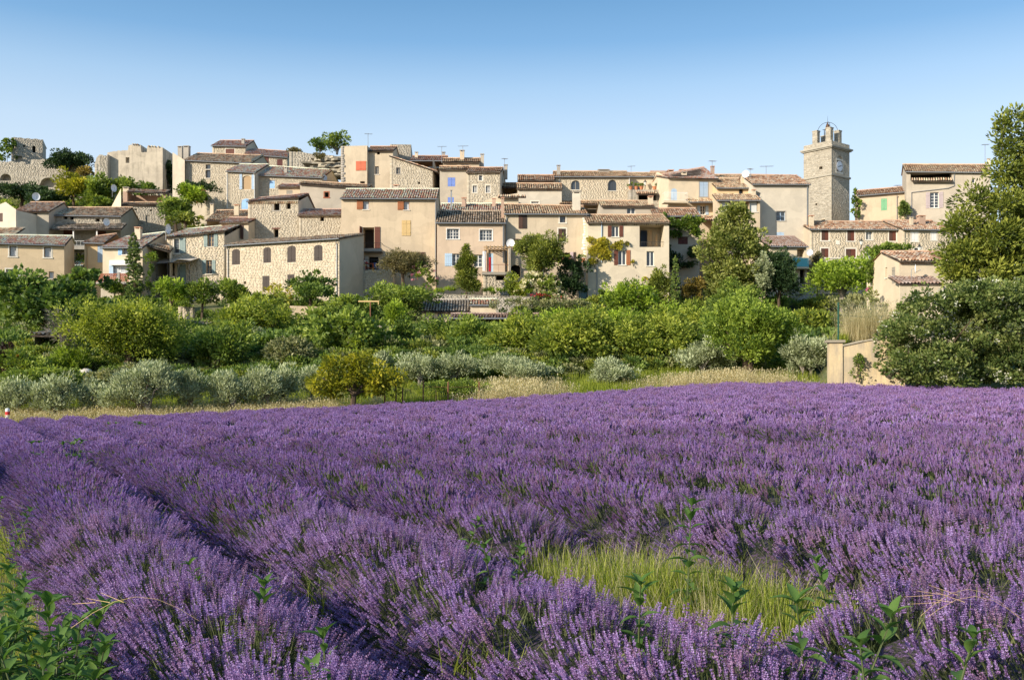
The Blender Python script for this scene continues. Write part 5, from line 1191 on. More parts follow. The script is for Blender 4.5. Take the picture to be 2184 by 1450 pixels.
# ---- shed below the terrace, walls
H = House('garden_shed', 'low peach shed with grey weathered roof and small barred window amid the shrubs', 90, 900, 1004, 710, 664, 2, 5, 'beige', cat='shed')
H.roof(641, 4.2, mat='greytile', gutter=False); H.front([(933, 668, 945, 684, 'gl', dict(fm='darkbrown', mx=2, mz=3))]); H.done()
H = House('garden_shed', 'plain cream shed adjoining the grey roofed shed', 89.5, 1004, 1058, 710, 651, 2, 5, 'cream', cat='shed')
H.roof(640, 3, mat='pinktile', over=.15); H.front([(1004.5, 666, 1023, 669, 'hole', dict(depth=.15))]); H.done()
H = House('garden_shed', 'long low lean-to with orange tile edge in front of the two sheds', 86, 962, 1150, 715, 679, 1, 3, 'white', cat='shed')
H.roof(671, 2.2, mat='orangetile', over=.15); H.done()
wallthing('stone_wall', 'low dry stone terrace wall between the sheds and the white windowed house', [(930, 628), (1040, 632), (1136, 634)], 97, .6, stone='greystone', base=648, coping='ledge', found=2)
wallthing('stone_wall', 'small rubble terrace wall with stone posts behind the big round bush', [(398, 686), (456, 688)], 86, .6, stone='golden', base=720, coping='ledge', found=2)
wallthing('stone_wall', 'short pale stone wall with cap beside the two shrub trees', [(380, 655), (412, 657)], 93, .5, stone='rubble', base=690, coping='ledge', found=2)
wallthing('stone_wall', 'crumbling white stone wall and logs behind the fig shrubs', [(788, 691), (822, 690), (852, 694)], 80, .5, stone='greystone', base=730, found=2)
wallthing('stone_wall', 'retaining wall of dark grey stone under the turquoise balcony house', [(1688, 612), (1740, 614)], 101, .8, stone='greystone', base=650, found=2)
wallthing('stone_wall', 'small stone retaining wall under the red flowered bush', [(438, 417), (486, 419)], 131, .8, stone='rubble', base=450, found=3)
wallthing('garden_wall', 'low peach garden wall below the stone farmhouse', [(618, 652), (706, 655)], 94, .4, wall='beige', stone=None, base=672, found=2)
# foreground wall on the right
FW = wallthing('boundary_wall', 'stained ochre plaster wall with stone coping, sloping up to the brambles', [(1771, 744), (1800, 738), (1840, 729), (1885, 721), (1930, 716)], 44.5, .4, -8, wall='yellowwall', stone=None, coping='ledge', base=825, found=1)
pm = MB(); u0, z0 = FW.uz(1770, 729); u1, z1 = FW.uz(1794, 729); pm.box(ID, -.06, .52, -.07, .47, -1, z0 - .04); FW.part('wall_pier', pm, 'yellowwall'); k = MB(); k.box(ID, -.16, .62, -.16, .56, z0 - .036, z0 + .08); FW.part('pier_cap', k, 'ledge')
# balustrade in front of the long stone house
BL = House('balustrade', 'pale stone balustrade in front of the long stone house', 108, 1744, 1842, 570, 549, 1, .3, 'surround', cat='balustrade')
mb = MB(); mb.box(ID, 0, BL.w, 0, .28, BL.h - .14, BL.h); BL.part('rail', mb, 'surround'); mb = MB(); mb.box(ID, 0, BL.w, 0, .28, -1.5, .2); BL.part('plinth', mb, 'surround')
for i in range(26): mb = MB(); mb.lathe((BL.w * (i + .5) / 26, .14, .2), [(.05, 0), (.085, .2), (.045, .4), (.06, BL.h - .34)], 6); BL.part('baluster', mb, 'surround')
# ================================================================ vegetation kit
def leaf_cloud(name, lobes, n, L, Wd, mat, seed, clump=.35, up=.25, out=.7, fill=.5, per=50, parent=None, loc=None, label=None, upright=0.):
    """crown of leaf-sized faces gathered in clumps through the outer part of ellipsoid lobes (cx, cy, cz, rx, ry, rz)"""
    r = np.random.default_rng(seed); Lb = np.array(lobes, float)
    wgt = (Lb[:, 3] * Lb[:, 5] + Lb[:, 3] * Lb[:, 4]); wgt /= wgt.sum()
    nc = max(3, n // per); li = r.choice(len(Lb), nc, p=wgt)
    d = r.normal(size=(nc, 3)); d /= np.linalg.norm(d, axis=1, keepdims=True); d[:, 2] = np.where(d[:, 2] < -.35, -d[:, 2] * .6, d[:, 2])
    rad = fill + (1.04 - fill) * np.sqrt(r.random(nc)); rad *= 1 + (.13 if upright < .45 else .03) * r.normal(size=nc); tw = (r.random(nc) < .10) & (upright < .45); rad = np.where(tw, rad + .16, rad)
    C = Lb[li, :3] + d * Lb[li, 3:6] * rad[:, None]
    ctone = r.normal(.5, .2, nc); cs = clump * r.uniform(.6, 1.5, nc) * np.where(tw, .6, 1)
    k = np.repeat(np.arange(nc), per); m = len(k)
    q = r.normal(size=(m, 3)); q /= np.linalg.norm(q, axis=1, keepdims=True); q *= (r.random(m) ** .22)[:, None]
    li_ = li; flat = np.minimum(1, Lb[li][k, 3:6] / Lb[li][k, 3:6].max(1, keepdims=True) * 1.6)
    pos = C[k] + q * cs[k][:, None] * flat * np.array([1, 1, .8])
    ax = q * 1.15 + d[k] * out * .7 + r.normal(0, .30, (m, 3)); ax[:, 2] += up; 
    if upright: ax = ax * (1 - upright) + np.array([0, 0, 1.]) * upright + r.normal(0, .2, (m, 3))
    ax /= np.linalg.norm(ax, axis=1, keepdims=True)
    sd = np.cross(ax, r.normal(size=(m, 3))); sd /= np.linalg.norm(sd, axis=1, keepdims=True)
    s = r.uniform(.65, 1.25, (m, 1)); A = ax * L * s; B = sd * Wd * s * .5; nn = np.cross(ax, sd) * L * .10
    V = np.stack([pos, pos + A * .45 + B + nn, pos + A, pos + A * .45 - B + nn], 1).reshape(-1, 3)
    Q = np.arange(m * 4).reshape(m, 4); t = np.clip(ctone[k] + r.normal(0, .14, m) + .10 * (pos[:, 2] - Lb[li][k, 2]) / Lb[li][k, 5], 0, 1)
    o = link(name, np_mesh(name, V, Q, t, MAT.get('leaf_' + mat) if isinstance(mat, str) else mat), parent, loc)
    if label: o['label'] = label
    return o

def limbs(mb, base, tops, r0, rnd, lean=.2):
    b = Vector(base)
    for tp in tops:
        tp = Vector(tp); mid = b + (tp - b) * .5 + Vector((rnd.uniform(-.2, .2), rnd.uniform(-.2, .2), rnd.uniform(0, .3)))
        mb.tube([b, b + (mid - b) * .5 + Vector((0, 0, .1)), mid, tp], r0 * rnd.uniform(.45, .7), r0 * .12, n=5)

def auto_lobes(w, d, h, nl, shape, rnd):
    L = []
    if shape == 'column':
        for i in range(nl): z = -h / 2 + h * (i + .5) / nl; f = math.sin(math.pi * (.14 + .80 * (i + .5) / nl)) ** .7; L.append((rnd.uniform(-.03, .03) * w, 0, z, w * .5 * max(.2, f), d * .5 * max(.25, f), h / nl * .95))
        L.append((0, 0, h * .46, w * .16, d * .16, h * .09)); return L
    if shape == 'cone':
        for i in range(nl):
            f = (i + .5) / nl; rr = (1 - f) ** .75; an = i * 2.4
            L.append((math.cos(an) * w * .22 * rr, math.sin(an) * d * .22 * rr, -h / 2 + h * f * .92 + h * .04, w * .36 * rr + w * .07, d * .36 * rr + d * .07, h / nl * .85 + h * .05))
        return L
    nl = int(nl * 1.6)
    for i in range(nl):
        an = i * 2.3999 + rnd.uniform(-.4, .4); rr = math.sqrt((i + .5) / nl); zf = rnd.uniform(-.8, .8) * (1 - .45 * rr * rr)
        s = rnd.uniform(.20, .36) if nl > 7 else rnd.uniform(.34, .5)
        L.append((math.cos(an) * w * .36 * rr, math.sin(an) * d * .36 * rr, zf * h * .36, w * s * .85, d * s * .85, h * s * .95))
    return L

def fit(L, w, h, cl):
    """scale lobes so that the leaves, clumps included, fill w x h"""
    m = cl * .85; x0 = min(l[0] - l[3] for l in L); x1 = max(l[0] + l[3] for l in L); z0 = min(l[2] - l[5] for l in L); z1 = max(l[2] + l[5] for l in L)
    kx = max(.3 * w, w - 2 * m) / (x1 - x0); kz = max(.3 * h, h - 2 * m) / (z1 - z0)
    return [((l[0] - (x0 + x1) / 2) * kx, l[1] * kx, (l[2] - (z0 + z1) / 2) * kz, l[3] * kx, l[4] * kx, l[5] * kz) for l in L]

def tree(name, label, cat, cx, cy, wpx, hpx, D, mat, leafL=.2, k=3.2, nl=7, shape='round', group=None, clump=None, aspect=.55, trunk=True, bark='bark', ground_z=None, up=.25, upright=0., fill=.5, stems=1, lobes=None, extra=None, dfac=.85, per=56, tr=None, cap=15000):
    if D < 60 and cx < 1760: D = 60 - (60 - D) * .69
    sc = D / F; w, h = wpx * sc, hpx * sc; c = P(cx, cy, D); gz = gz1(c.x, D) if ground_z is None else ground_z
    sdv = sd_(); rnd = random.Random(sdv); base = Vector((c.x, c.y, gz)); root = tag(empty(name, base), label, cat, group)
    lb = lobes if lobes else auto_lobes(w, w * dfac, h, nl, shape, rnd)
    area = w * h * (.9 if not lobes else .75); n = int(min(cap * 1.9, max(400, 2.4 * k * area / (leafL * leafL * aspect * .5))))
    off = c - base; cl = min(clump or .55, .2 * min(w, h)) if not lobes else clump
    if cat in ('bush', 'olive tree') and name != 'cypress_shrub' and ground_z is None and not lobes:      # foliage down to the ground
        top = off.z + h / 2; h = min(max(h, top - .02), 1.7 * h); off.z = top - h / 2
    if not lobes: lb = fit(lb, w * 1.13, h * 1.12, cl)
    lb2 = [(x + off.x, y + off.y, z + off.z, a_, b_, c_) for (x, y, z, a_, b_, c_) in lb]
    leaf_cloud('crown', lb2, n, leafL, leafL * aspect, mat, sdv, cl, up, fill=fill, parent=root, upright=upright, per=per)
    if trunk:
        mb = MB(); top = Vector((off.x, off.y, off.z)); r0 = tr or max(.06, min(.28, w * .035)); hh = max(.3, top.z)
        for i in range(stems):
            o = Vector((rnd.uniform(-.3, .3), rnd.uniform(-.3, .3), 0)) * (stems > 1); fork = o + Vector((rnd.uniform(-.15, .15), rnd.uniform(-.15, .15), max(.2, (off.z - h * .32))))
            mb.tube([o + Vector((0, 0, -.3)), o + (fork - o) * .5, fork], r0 * 1.25, r0 * .85, n=7)
            tops = [(l[0], l[1], l[2] + l[5] * .3) for l in (lb2 if len(lb2) <= 8 else rnd.sample(lb2, 8))]; limbs(mb, fork, tops, r0, rnd)
        mb.build('trunk', MAT[bark], root)
    if extra:
        for (nm, m2, frac, L2, f2) in extra: leaf_cloud(nm, lb2, max(60, int(n * frac)), L2, L2 * .8, m2, sdv + 7, cl * .35, .4, fill=f2, per=9, parent=root)
    return root

def bunch(name, label, cat, lobes_px, D, mat, leafL, n, group=None, ry=None, clump=.3, aspect=.6, up=.2, base_py=None, extra=None, fill=.45, dj=0., upright=0.):
    """shrub mass or climber given by lobes (cx, cy, rx, ry) in photo pixels at distance D"""
    if D < 60 and lobes_px[0][0] < 1760: D = 60 - (60 - D) * .69
    sc = D / F; c0 = P(lobes_px[0][0], lobes_px[0][1], D); sdv = sd_(); rnd = random.Random(sdv)
    base = Vector((c0.x, D, gz1(c0.x, D) if base_py is None else P(0, base_py, D).z)); root = tag(empty(name, base), label, cat, group)
    lb = []
    for (x, y, rx, rz) in lobes_px:
        p = P(x, y, D); lb.append((p.x - base.x, rnd.uniform(-dj, dj), p.z - base.z, rx * sc, ry if ry else (rx + rz) * .5 * sc * .8, rz * sc))
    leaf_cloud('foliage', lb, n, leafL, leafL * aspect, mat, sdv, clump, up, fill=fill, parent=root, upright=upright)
    if extra:
        for (nm, m2, k2, L2, f2) in extra: leaf_cloud(nm, lb, k2, L2, L2 * .8, m2, sdv + 7, clump * .35, .4, fill=f2, per=9, parent=root)
    mb = MB()
    for l in lb[:6]: mb.tube([(l[0] * .6, 0, -.2 if not ry else l[2] - l[5]), (l[0], l[1], l[2])], .05, .015, n=5)
    mb.build('stem', MAT['bark'], root)
    return root

# ---------------------------------------------------------------- olives along the verge
OL = [(22, 846, 88, 72, 37, 'half hidden olive at the far left beside the striped post'), (110, 842, 122, 86, 37.5, 'broad grey green olive second from the left'), (196, 842, 70, 72, 38.5, 'small olive between two broader olives on the left'),
      (308, 824, 168, 100, 38, 'largest grey olive bush on the left, tallest of the row'), (402, 821, 82, 78, 39.5, 'olive tucked right of the largest grey olive'), (492, 832, 106, 76, 40, 'rounded olive left of the yellow cherry, first of a pair'),
      (560, 826, 92, 76, 41, 'rounded olive close to the yellow cherry, second of a pair'), (600, 820, 80, 78, 43, 'olive behind the pair left of the yellow cherry'), (672, 812, 70, 62, 45, 'olive peeping out behind the yellow cherry on its left'),
      (810, 772, 62, 46, 52, 'small pale olive above the yellow cherry'), (888, 788, 92, 64, 50, 'pale olive just right of the yellow cherry'), (962, 786, 120, 68, 51, 'wide pale olive above the rusty wire fence'),
      (1110, 786, 160, 60, 50, 'low spreading pale olive behind the tall dry grass'), (1308, 797, 92, 62, 48.5, 'small round olive standing alone in the middle of the verge'), (1500, 768, 130, 72, 53, 'pale olive left of the round green tree'),
      (1722, 762, 112, 92, 50, 'grey olive between the round green tree and the ochre wall'), (552, 722, 44, 52, 66, 'small grey olive among the dark shrubs behind the pair'), (1040, 775, 60, 40, 56, 'little olive behind the fence between two wider olives')]
for i, (cx, cy, w, h, D, lb) in enumerate(OL):
    tree('olive_tree', lb, 'olive tree', cx, cy + h * .02, w * 1.02, h * 1.12, D, 'olive', .17, 2.6, 9, group='olive trees along the field edge', clump=.26, aspect=.26, up=.5, stems=2, bark='barkgrey', upright=.35)
# ---------------------------------------------------------------- orchard and shrubs, near to far
tree('cherry_tree', 'yellow leaved cherry tree with dark trunk at the lavender edge', 'tree', 750, 808, 235, 108, 40, 'yellow', .20, 2.3, 9, clump=.30, aspect=.5, up=-.2, tr=.14,
     lobes=[(-1.35, 0, -.15, .62, .6, .5), (-.75, .1, .45, .65, .6, .48), (.0, 0, .15, .8, .7, .6), (.45, -.1, .65, .6, .5, .5), (.9, 0, .1, .7, .6, .6), (1.5, .1, -.15, .75, .6, .5), (-.4, 0, -.55, .6, .5, .35), (1.9, 0, -.05, .55, .5, .42), (-1.1, .1, -.7, .6, .5, .3), (.7, .2, -.65, .6, .5, .32), (1.5, .2, -.6, .6, .5, .32)])
bunch('shrub', 'dark green low hedge bush behind the rusty wire fence', 'bush', [(930, 830, 35, 20), (980, 828, 40, 20), (1010, 832, 30, 16)], 45, 'green', .11, 2600)
tree('round_tree', 'dense round bright green tree standing at the lavender edge', 'tree', 1600, 712, 196, 178, 51.5, 'round', .19, 4.0, 12, clump=.38, aspect=.42, up=.5, stems=2, cap=17000)
for (cx, cy, w, h, D, m, lb) in [(1240, 735, 215, 150, 58, 'cherry', 'cherry tree with leaning forked trunk behind the lone small olive'), (1395, 735, 200, 150, 58, 'cherry', 'cherry tree with short thick trunk left of the pale olive'),
                                 (1110, 725, 150, 135, 60, 'cherry', 'yellowish fruit tree above the low spreading olive'), (1020, 735, 130, 120, 62, 'green', 'leafy green fruit tree above the wire fence'), (1480, 715, 130, 130, 63, 'cherry', 'fruit tree half behind the round green tree'),
                                 (940, 730, 110, 110, 64, 'green', 'small dark fruit tree above the wide pale olive')]:
    tree('fruit_tree', lb, 'tree', cx, cy, w, h, D, m, .23, 3.0, 9, group='fruit trees behind the olives', clump=.4, aspect=.45, up=-.1, stems=1, tr=.16)
tree('shrub', 'large rounded yellow green bush on the left behind the olives', 'bush', 268, 712, 265, 150, 53, 'cherry', .19, 3.6, 12, clump=.45, aspect=.45, stems=3, cap=17000)
tree('shrub', 'dark bushy shrub left of the small tiled shed roof', 'bush', 475, 745, 130, 115, 55, 'green', .19, 3.2, 8, clump=.4, stems=2)
tree('shrub', 'golden green shrub climbing the slope above the pair of olives', 'bush', 545, 672, 190, 80, 74, 'cherry', .24, 3.0, 9, clump=.5, stems=2)
tree('shrub', 'brownish olive shrub above the small tiled shed roof', 'bush', 612, 765, 140, 100, 56, 'dustgreen', .18, 3.2, 8, clump=.38, stems=2)
tree('fig_tree', 'spreading green fig with pale bare branches in the centre slope', 'tree', 735, 718, 190, 120, 60, 'green', .30, 2.6, 9, clump=.45, aspect=.75, stems=3, bark='barkgrey', tr=.10)
tree('shrub', 'bright feathery yellow green shrub left of the grey roofed shed', 'bush', 848, 672, 64, 62, 76, 'bright', .22, 3.0, 5, clump=.35, aspect=.3, up=.6)
tree('shrub', 'pointed green shrub below the feathery one', 'bush', 868, 735, 90, 105, 62, 'green', .2, 3.0, 6, clump=.35, stems=2)
tree('fig_tree', 'huge dark fig tree filling the left slope below the cream beige house', 'tree', 108, 655, 250, 160, 74, 'fig', .38, 3.4, 14, clump=.55, aspect=.75, stems=3, bark='barkgrey', cap=14000)
tree('fig_tree', 'fig limb rising beside the yellow house corner', 'tree', 180, 595, 90, 50, 80, 'fig', .36, 2.6, 6, clump=.4, aspect=.75)
tree('shrub', 'low dark shrub in front of the huge fig at the far left', 'bush', 55, 765, 120, 55, 50, 'green', .18, 3, 7, clump=.35)
tree('shrub', 'green leafy patch with iris leaves left of the yellow green bush', 'bush', 150, 762, 110, 46, 52, 'bright', .2, 2.6, 6, clump=.3, aspect=.2, up=.7)
tree('shrub', 'deep green groundcover mound behind the left olives', 'bush', 80, 800, 180, 46, 44, 'green', .15, 3, 8, clump=.3)
tree('shrub', 'dull green hedge mound right of the pale boulder', 'bush', 250, 797, 150, 40, 44, 'dustgreen', .15, 3, 7, clump=.3)
tree('shrub', 'purple leaved dark shrub at the left edge', 'bush', 10, 757, 44, 55, 50, 'purpleleaf', .16, 3, 4, clump=.28)
tree('bare_shrub', 'grey leafless tangle of branches between the fig and the yellow green bush', 'bush', 132, 700, 60, 70, 58, 'deadtwig', .5, 1.0, 6, clump=.4, aspect=.05, bark='barkgrey')
bunch('flower_clump', 'orange day lilies blooming among green leaves on the left', 'flowers', [(47, 768, 12, 9)], 49, 'green', .14, 240, extra=[('blossom', 'flowerorange', 40, .11, .9)], clump=.2)
tree('shrub_tree', 'light green young tree under the green shuttered house', 'tree', 366, 625, 84, 76, 92, 'bright', .28, 2.6, 7, clump=.4, aspect=.5)
tree('shrub_tree', 'dark green shrub tree at the foot of the stone farmhouse, left end', 'tree', 430, 628, 80, 62, 92, 'green', .28, 3.0, 6, clump=.42, aspect=.55)
tree('shrub_tree', 'bright topped shrub tree against the left corner of the stone farmhouse', 'tree', 502, 624, 74, 66, 92, 'green', .28, 3.0, 6, clump=.42, aspect=.55)
tree('laurel_tree', 'dark glossy rounded tree in front of the right end of the stone farmhouse', 'tree', 660, 616, 112, 68, 93, 'fig', .3, 3.6, 8, clump=.4, aspect=.6)
tree('shrub', 'yellow climbing vine against the lower stone farmhouse wall', 'bush', 596, 618, 60, 60, 95, 'ivyyellow', .22, 1.2, 6, clump=.4, aspect=.5)
tree('tree', 'broad green tree with pale twigs below the dining terrace', 'tree', 858, 640, 150, 76, 90, 'green', .30, 2.8, 10, clump=.5, aspect=.55, stems=2, bark='barkgrey')
tree('tree', 'green tree left of the dining terrace tree, leaning downhill', 'tree', 745, 660, 100, 66, 88, 'green', .28, 2.7, 8, clump=.45, aspect=.55)
tree('tamarisk', 'feathery grey olive tamarisk hiding the lower door of the tall beige house', 'tree', 860, 565, 110, 66, 99, 'drybush', .26, 2.8, 7, clump=.4, aspect=.25)
bunch('oleander', 'oleander with pink blossoms by the downpipe of the tall beige house', 'bush', [(905, 590, 26, 32), (918, 610, 18, 22)], 98, 'green', .24, 900, extra=[('blossom', 'flowerpink', 90, .18, .85)])
tree('conifer', 'small pointed conifer before the white windowed beige house', 'tree', 996, 576, 56, 102, 97, 'conifer', .28, 3.6, 8, 'cone', clump=.36, aspect=.3)
tree('tree', 'big rounded evergreen in front of the brown shuttered house', 'tree', 1152, 552, 108, 110, 99, 'conifer', .26, 3.8, 10, clump=.42, aspect=.4)
bunch('ivy', 'dark ivy curtain covering the bank beside the teal gate', 'ivy', [(1215, 585, 32, 36), (1222, 620, 30, 34), (1195, 615, 26, 36), (1242, 575, 14, 20)], 99.5, 'dark', .26, 4200, ry=.9)
bunch('flowering_shrub', 'shrub with plumes of cream flowers below the rounded evergreen', 'bush', [(1150, 600, 24, 22), (1172, 612, 24, 24), (1130, 615, 26, 24), (1185, 630, 20, 16)], 97.5, 'green', .24, 2200, extra=[('blossom', 'flowercream', 520, .30, .95)])
bunch('rose_bush', 'low bush of red flowers at the foot of the ivy curtain', 'bush', [(1152, 634, 14, 7), (1180, 637, 16, 6)], 96.5, 'green', .2, 350, extra=[('blossom', 'flowerred', 150, .22, .9)])
tree('shrub', 'yellow flowered bush right of the pergola balcony', 'bush', 1100, 605, 46, 50, 98, 'cherry', .24, 2.8, 5, clump=.35)
bunch('iris_bed', 'strip of sword shaped iris leaves on the terrace below the pergola', 'plants', [(960, 624, 40, 7), (1030, 625, 45, 8), (1100, 625, 40, 8)], 97.8, 'bright', .42, 1500, aspect=.14, up=1.2, clump=.22, upright=.6)
bunch('hedge', 'brownish flowering hedge behind the long low lean-to', 'hedge', [(1080, 652, 30, 14), (1130, 650, 40, 15), (1190, 650, 40, 15), (1225, 655, 30, 12)], 88, 'dustgreen', .2, 2600)
tree('tree', 'green tree before the lower wall of the ivory house', 'tree', 1345, 640, 130, 80, 90, 'bright', .28, 2.8, 8, clump=.45, aspect=.5)
tree('shrub', 'small rounded shrub at the corner of the ivory house', 'bush', 1288, 628, 28, 34, 94, 'fig', .24, 3.2, 4, clump=.28)
for (cx, cy, w, h, D, m, lb) in [(1215, 690, 150, 70, 76, 'bright', 'light green thicket left of centre above the cherry trees'), (1330, 680, 140, 62, 78, 'bright', 'bright thicket directly above the lone small olive'), (1440, 680, 130, 66, 77, 'bright', 'bright thicket below the thin cypress'),
                                 (1130, 690, 120, 50, 78, 'green', 'thicket below the brownish flowering hedge'), (1545, 668, 90, 60, 80, 'green', 'thicket below the linden'), (640, 700, 120, 60, 78, 'green', 'thicket below the glossy rounded tree'), (700, 680, 110, 56, 80, 'green', 'thicket left of the leaning green tree'), (1730, 690, 130, 70, 72, 'cherry', 'yellowish thicket right of the round green tree'), (1000, 705, 110, 46, 76, 'cherry', 'thicket in front of the long low lean-to'), (560, 640, 120, 46, 88, 'cherry', 'golden thicket under the stone farmhouse')]:
    tree('shrub', lb, 'bush', cx, cy, w, h, D, m, .26, 2.8, 8, group='thickets on the slope', clump=.45, aspect=.45, up=.4, stems=2)
tree('cypress', 'tall slender dark cypress in front of the cream house with brick terrace', 'cypress', 286, 580, 35, 152, 97, 'cypress', .13, 3.6, 22, 'column', clump=.10, aspect=.35, up=1.0, upright=.75, fill=.8)
tree('cypress', 'thin young cypress below the ivy clad house', 'cypress', 1441, 608, 19, 110, 96, 'cypress', .12, 3.6, 20, 'column', clump=.08, aspect=.35, up=1.0, upright=.75, fill=.8)
bunch('vine', 'green vine climbing the pale wing right of the tall cypress', 'vine', [(324, 552, 10, 10), (321, 582, 5, 22), (316, 620, 6, 22)], 102.4, 'ivy', .2, 1300, ry=.35)
bunch('vine', 'vine curtain hanging under the brick terrace', 'vine', [(246, 625, 12, 26), (232, 612, 12, 12), (280, 626, 8, 20)], 99.2, 'ivy', .24, 1300, ry=.4)
bunch('ivy', 'yellow green creeper spreading across the ivory house wall', 'ivy', [(1275, 535, 20, 26), (1300, 528, 24, 18), (1322, 522, 16, 12), (1262, 515, 8, 10), (1264, 558, 10, 12), (1290, 548, 16, 10)], 100.75, 'ivyyellow', .22, 2400, ry=.16, fill=.2, clump=.25)
bunch('ivy', 'thin stray creeper low on the ivory house wall', 'ivy', [(1358, 585, 5, 4), (1376, 596, 10, 5), (1394, 602, 12, 8), (1410, 606, 12, 7), (1352, 612, 9, 3), (1348, 560, 4, 9)], 100.8, 'ivyyellow', .2, 420, ry=.1, fill=.2, clump=.2)
bunch('ivy', 'thick green ivy wrapping the top of the ivy clad house', 'ivy', [(1420, 480, 16, 18), (1462, 482, 22, 18), (1480, 498, 14, 14), (1432, 500, 20, 10), (1490, 475, 8, 14)], 107.4, 'ivy', .26, 3000, ry=.22, fill=.2, clump=.3)
bunch('ivy', 'dark lower ivy beside the loggia of the ivory house', 'ivy', [(1420, 540, 12, 22), (1440, 552, 20, 14), (1475, 545, 14, 16), (1428, 566, 16, 12), (1470, 566, 22, 8), (1410, 575, 8, 14)], 107.3, 'dark', .26, 2600, ry=.3, fill=.2, clump=.3)
tree('juniper', 'golden juniper shrub beside the thin cypress', 'bush', 1408, 618, 62, 84, 97, 'conifer', .25, 3.2, 6, clump=.38, aspect=.4)
tree('juniper', 'orange tipped juniper spreading right of the thin cypress', 'bush', 1478, 610, 50, 48, 98, 'juniper', .25, 2.8, 5, clump=.3, aspect=.35)
tree('linden', 'tall pale green linden rising above the village roofs', 'tree', 1566, 545, 150, 220, 97, 'linden', .30, 4.2, 14, 'cone', clump=.5, aspect=.65, cap=16000, dfac=.8,
     lobes=[(0, 0, 4.1, 1.1, 1.1, 1.2), (0, .2, 2.8, 1.7, 1.5, 1.4), (-1.2, 0, 1.4, 1.8, 1.6, 1.5), (1.2, .1, 1.5, 1.7, 1.6, 1.5), (.1, -.6, .4, 2.2, 1.8, 1.7), (-1.9, 0, -.6, 1.6, 1.5, 1.7), (1.8, 0, -.5, 1.7, 1.5, 1.7), (-.6, -.5, -2, 2.4, 1.8, 1.9), (1.2, -.3, -2.2, 2.2, 1.8, 1.8), (-.2, 0, -3.6, 2.6, 1.8, 1.6)])
tree('cedar', 'dark spreading conifer against the linden below the pale house', 'tree', 1662, 594, 96, 130, 96, 'dark', .26, 3.6, 9, clump=.42, aspect=.4)
tree('blue_cedar', 'silvery blue cedar between the linden and the dark conifer', 'tree', 1628, 590, 46, 90, 95, 'olive', .24, 2.4, 6, clump=.35, aspect=.3)
tree('tree', 'green tree spreading under the linden', 'tree', 1572, 632, 110, 70, 92, 'green', .28, 3.0, 8, clump=.45, aspect=.5)
tree('tree', 'broad light green tree below the balustrade', 'tree', 1795, 600, 150, 105, 90, 'bright', .28, 2.8, 10, clump=.5, aspect=.5, stems=2, bark='barkgrey')
tree('tree', 'leafy green tree before the right wing of the long stone house', 'tree', 1893, 538, 94, 48, 104, 'green', .3, 3.2, 8, clump=.42)
tree('shrub', 'greenery at the left wall of the new cream house', 'bush', 1865, 590, 44, 80, 80, 'green', .24, 3.0, 6, clump=.4, extra=[('blossom', 'flowerpink', .02, .2, .9)])
tree('shrub', 'olive green shrub below the broad light green tree', 'bush', 1830, 655, 110, 50, 78, 'dustgreen', .24, 2.8, 6, clump=.4)
tree('shrub', 'dark shrub squeezed between the balcony house and the balustrade', 'bush', 1742, 560, 40, 50, 104, 'drybush', .26, 3.0, 5, clump=.38)
tree('cypress_shrub', 'narrow evergreen between the green shuttered house and the tall grey house', 'bush', 1930, 450, 20, 44, 117, 'cypress', .28, 4.0, 5, 'column', clump=.28, aspect=.4, ground_z=15)
bunch('ivy', 'ivy edging the left corner of the green shuttered house', 'ivy', [(1827, 440, 6, 30), (1824, 460, 6, 12)], 121.6, 'ivy', .3, 500, ry=.5)
# upper slope
for (cx, cy, w, h, D, m, lb) in [(45, 414, 130, 56, 150, 'dark', 'dark holm oak below the castle wall at the far left'), (105, 425, 90, 44, 146, 'dark', 'dark bush behind the white gable house'), (158, 400, 84, 78, 146, 'yellow', 'sunny yellow green tree below the castle wall'), (205, 410, 70, 80, 145, 'green', 'olive green tree right of the sunny yellow tree'),
                                 (262, 405, 70, 50, 146, 'green', 'tree in front of the notched castle ruin'), (312, 408, 46, 40, 145, 'fig', 'leafy tree at the right foot of the notched castle ruin'), (376, 452, 78, 74, 126, 'green', 'bright green tree right of the pink terrace house'), (405, 420, 60, 56, 128, 'bright', 'bright tree under the dark hedge'),
                                 (360, 380, 26, 80, 152, 'dark', 'dark tree between the castle ruin and the tall grey gable'), (395, 470, 70, 30, 122, 'conifer', 'low tufted shrub above the pale roof of the green shuttered house'), (215, 436, 60, 30, 138, 'green', 'low green shrub left of the pink terrace house')]:
    tree('tree', lb, 'tree', cx, cy, w, h, D, m, .38, 3.4, 8, group='trees on the upper slope', clump=.6, aspect=.55, ground_z=P(cx, cy + h * .55, D).z)
bunch('hedge', 'clipped dark hedge under the broad pale stone house', 'hedge', [(405, 402, 16, 12), (430, 403, 18, 12), (455, 403, 16, 12)], 133, 'dark', .26, 2200, base_py=416)
bunch('flowering_shrub', 'trumpet vine with red orange flowers beside the dark hedge', 'bush', [(430, 422, 14, 14), (420, 430, 10, 10)], 131, 'green', .26, 700, base_py=440, extra=[('blossom', 'flowerred', 140, .28, .9)])
tree('tree', 'wind shaped tree on the crest above the rock ledges', 'tree', 718, 305, 76, 56, 145, 'green', .34, 1.3, 9, clump=.5, aspect=.5, ground_z=P(0, 326, 145).z, bark='barkgrey', stems=2, tr=.12)
tree('shrub', 'lower leafy shrub at the left of the crest tree', 'bush', 682, 312, 46, 34, 144, 'fig', .34, 1.5, 6, clump=.4, aspect=.6, ground_z=P(0, 328, 144).z, tr=.06)
tree('shrub', 'dry grey bush on the ruined wall of the crest', 'bush', 628, 322, 32, 16, 142.5, 'drybush', .26, 3, 4, clump=.3, ground_z=P(0, 330, 142).z)
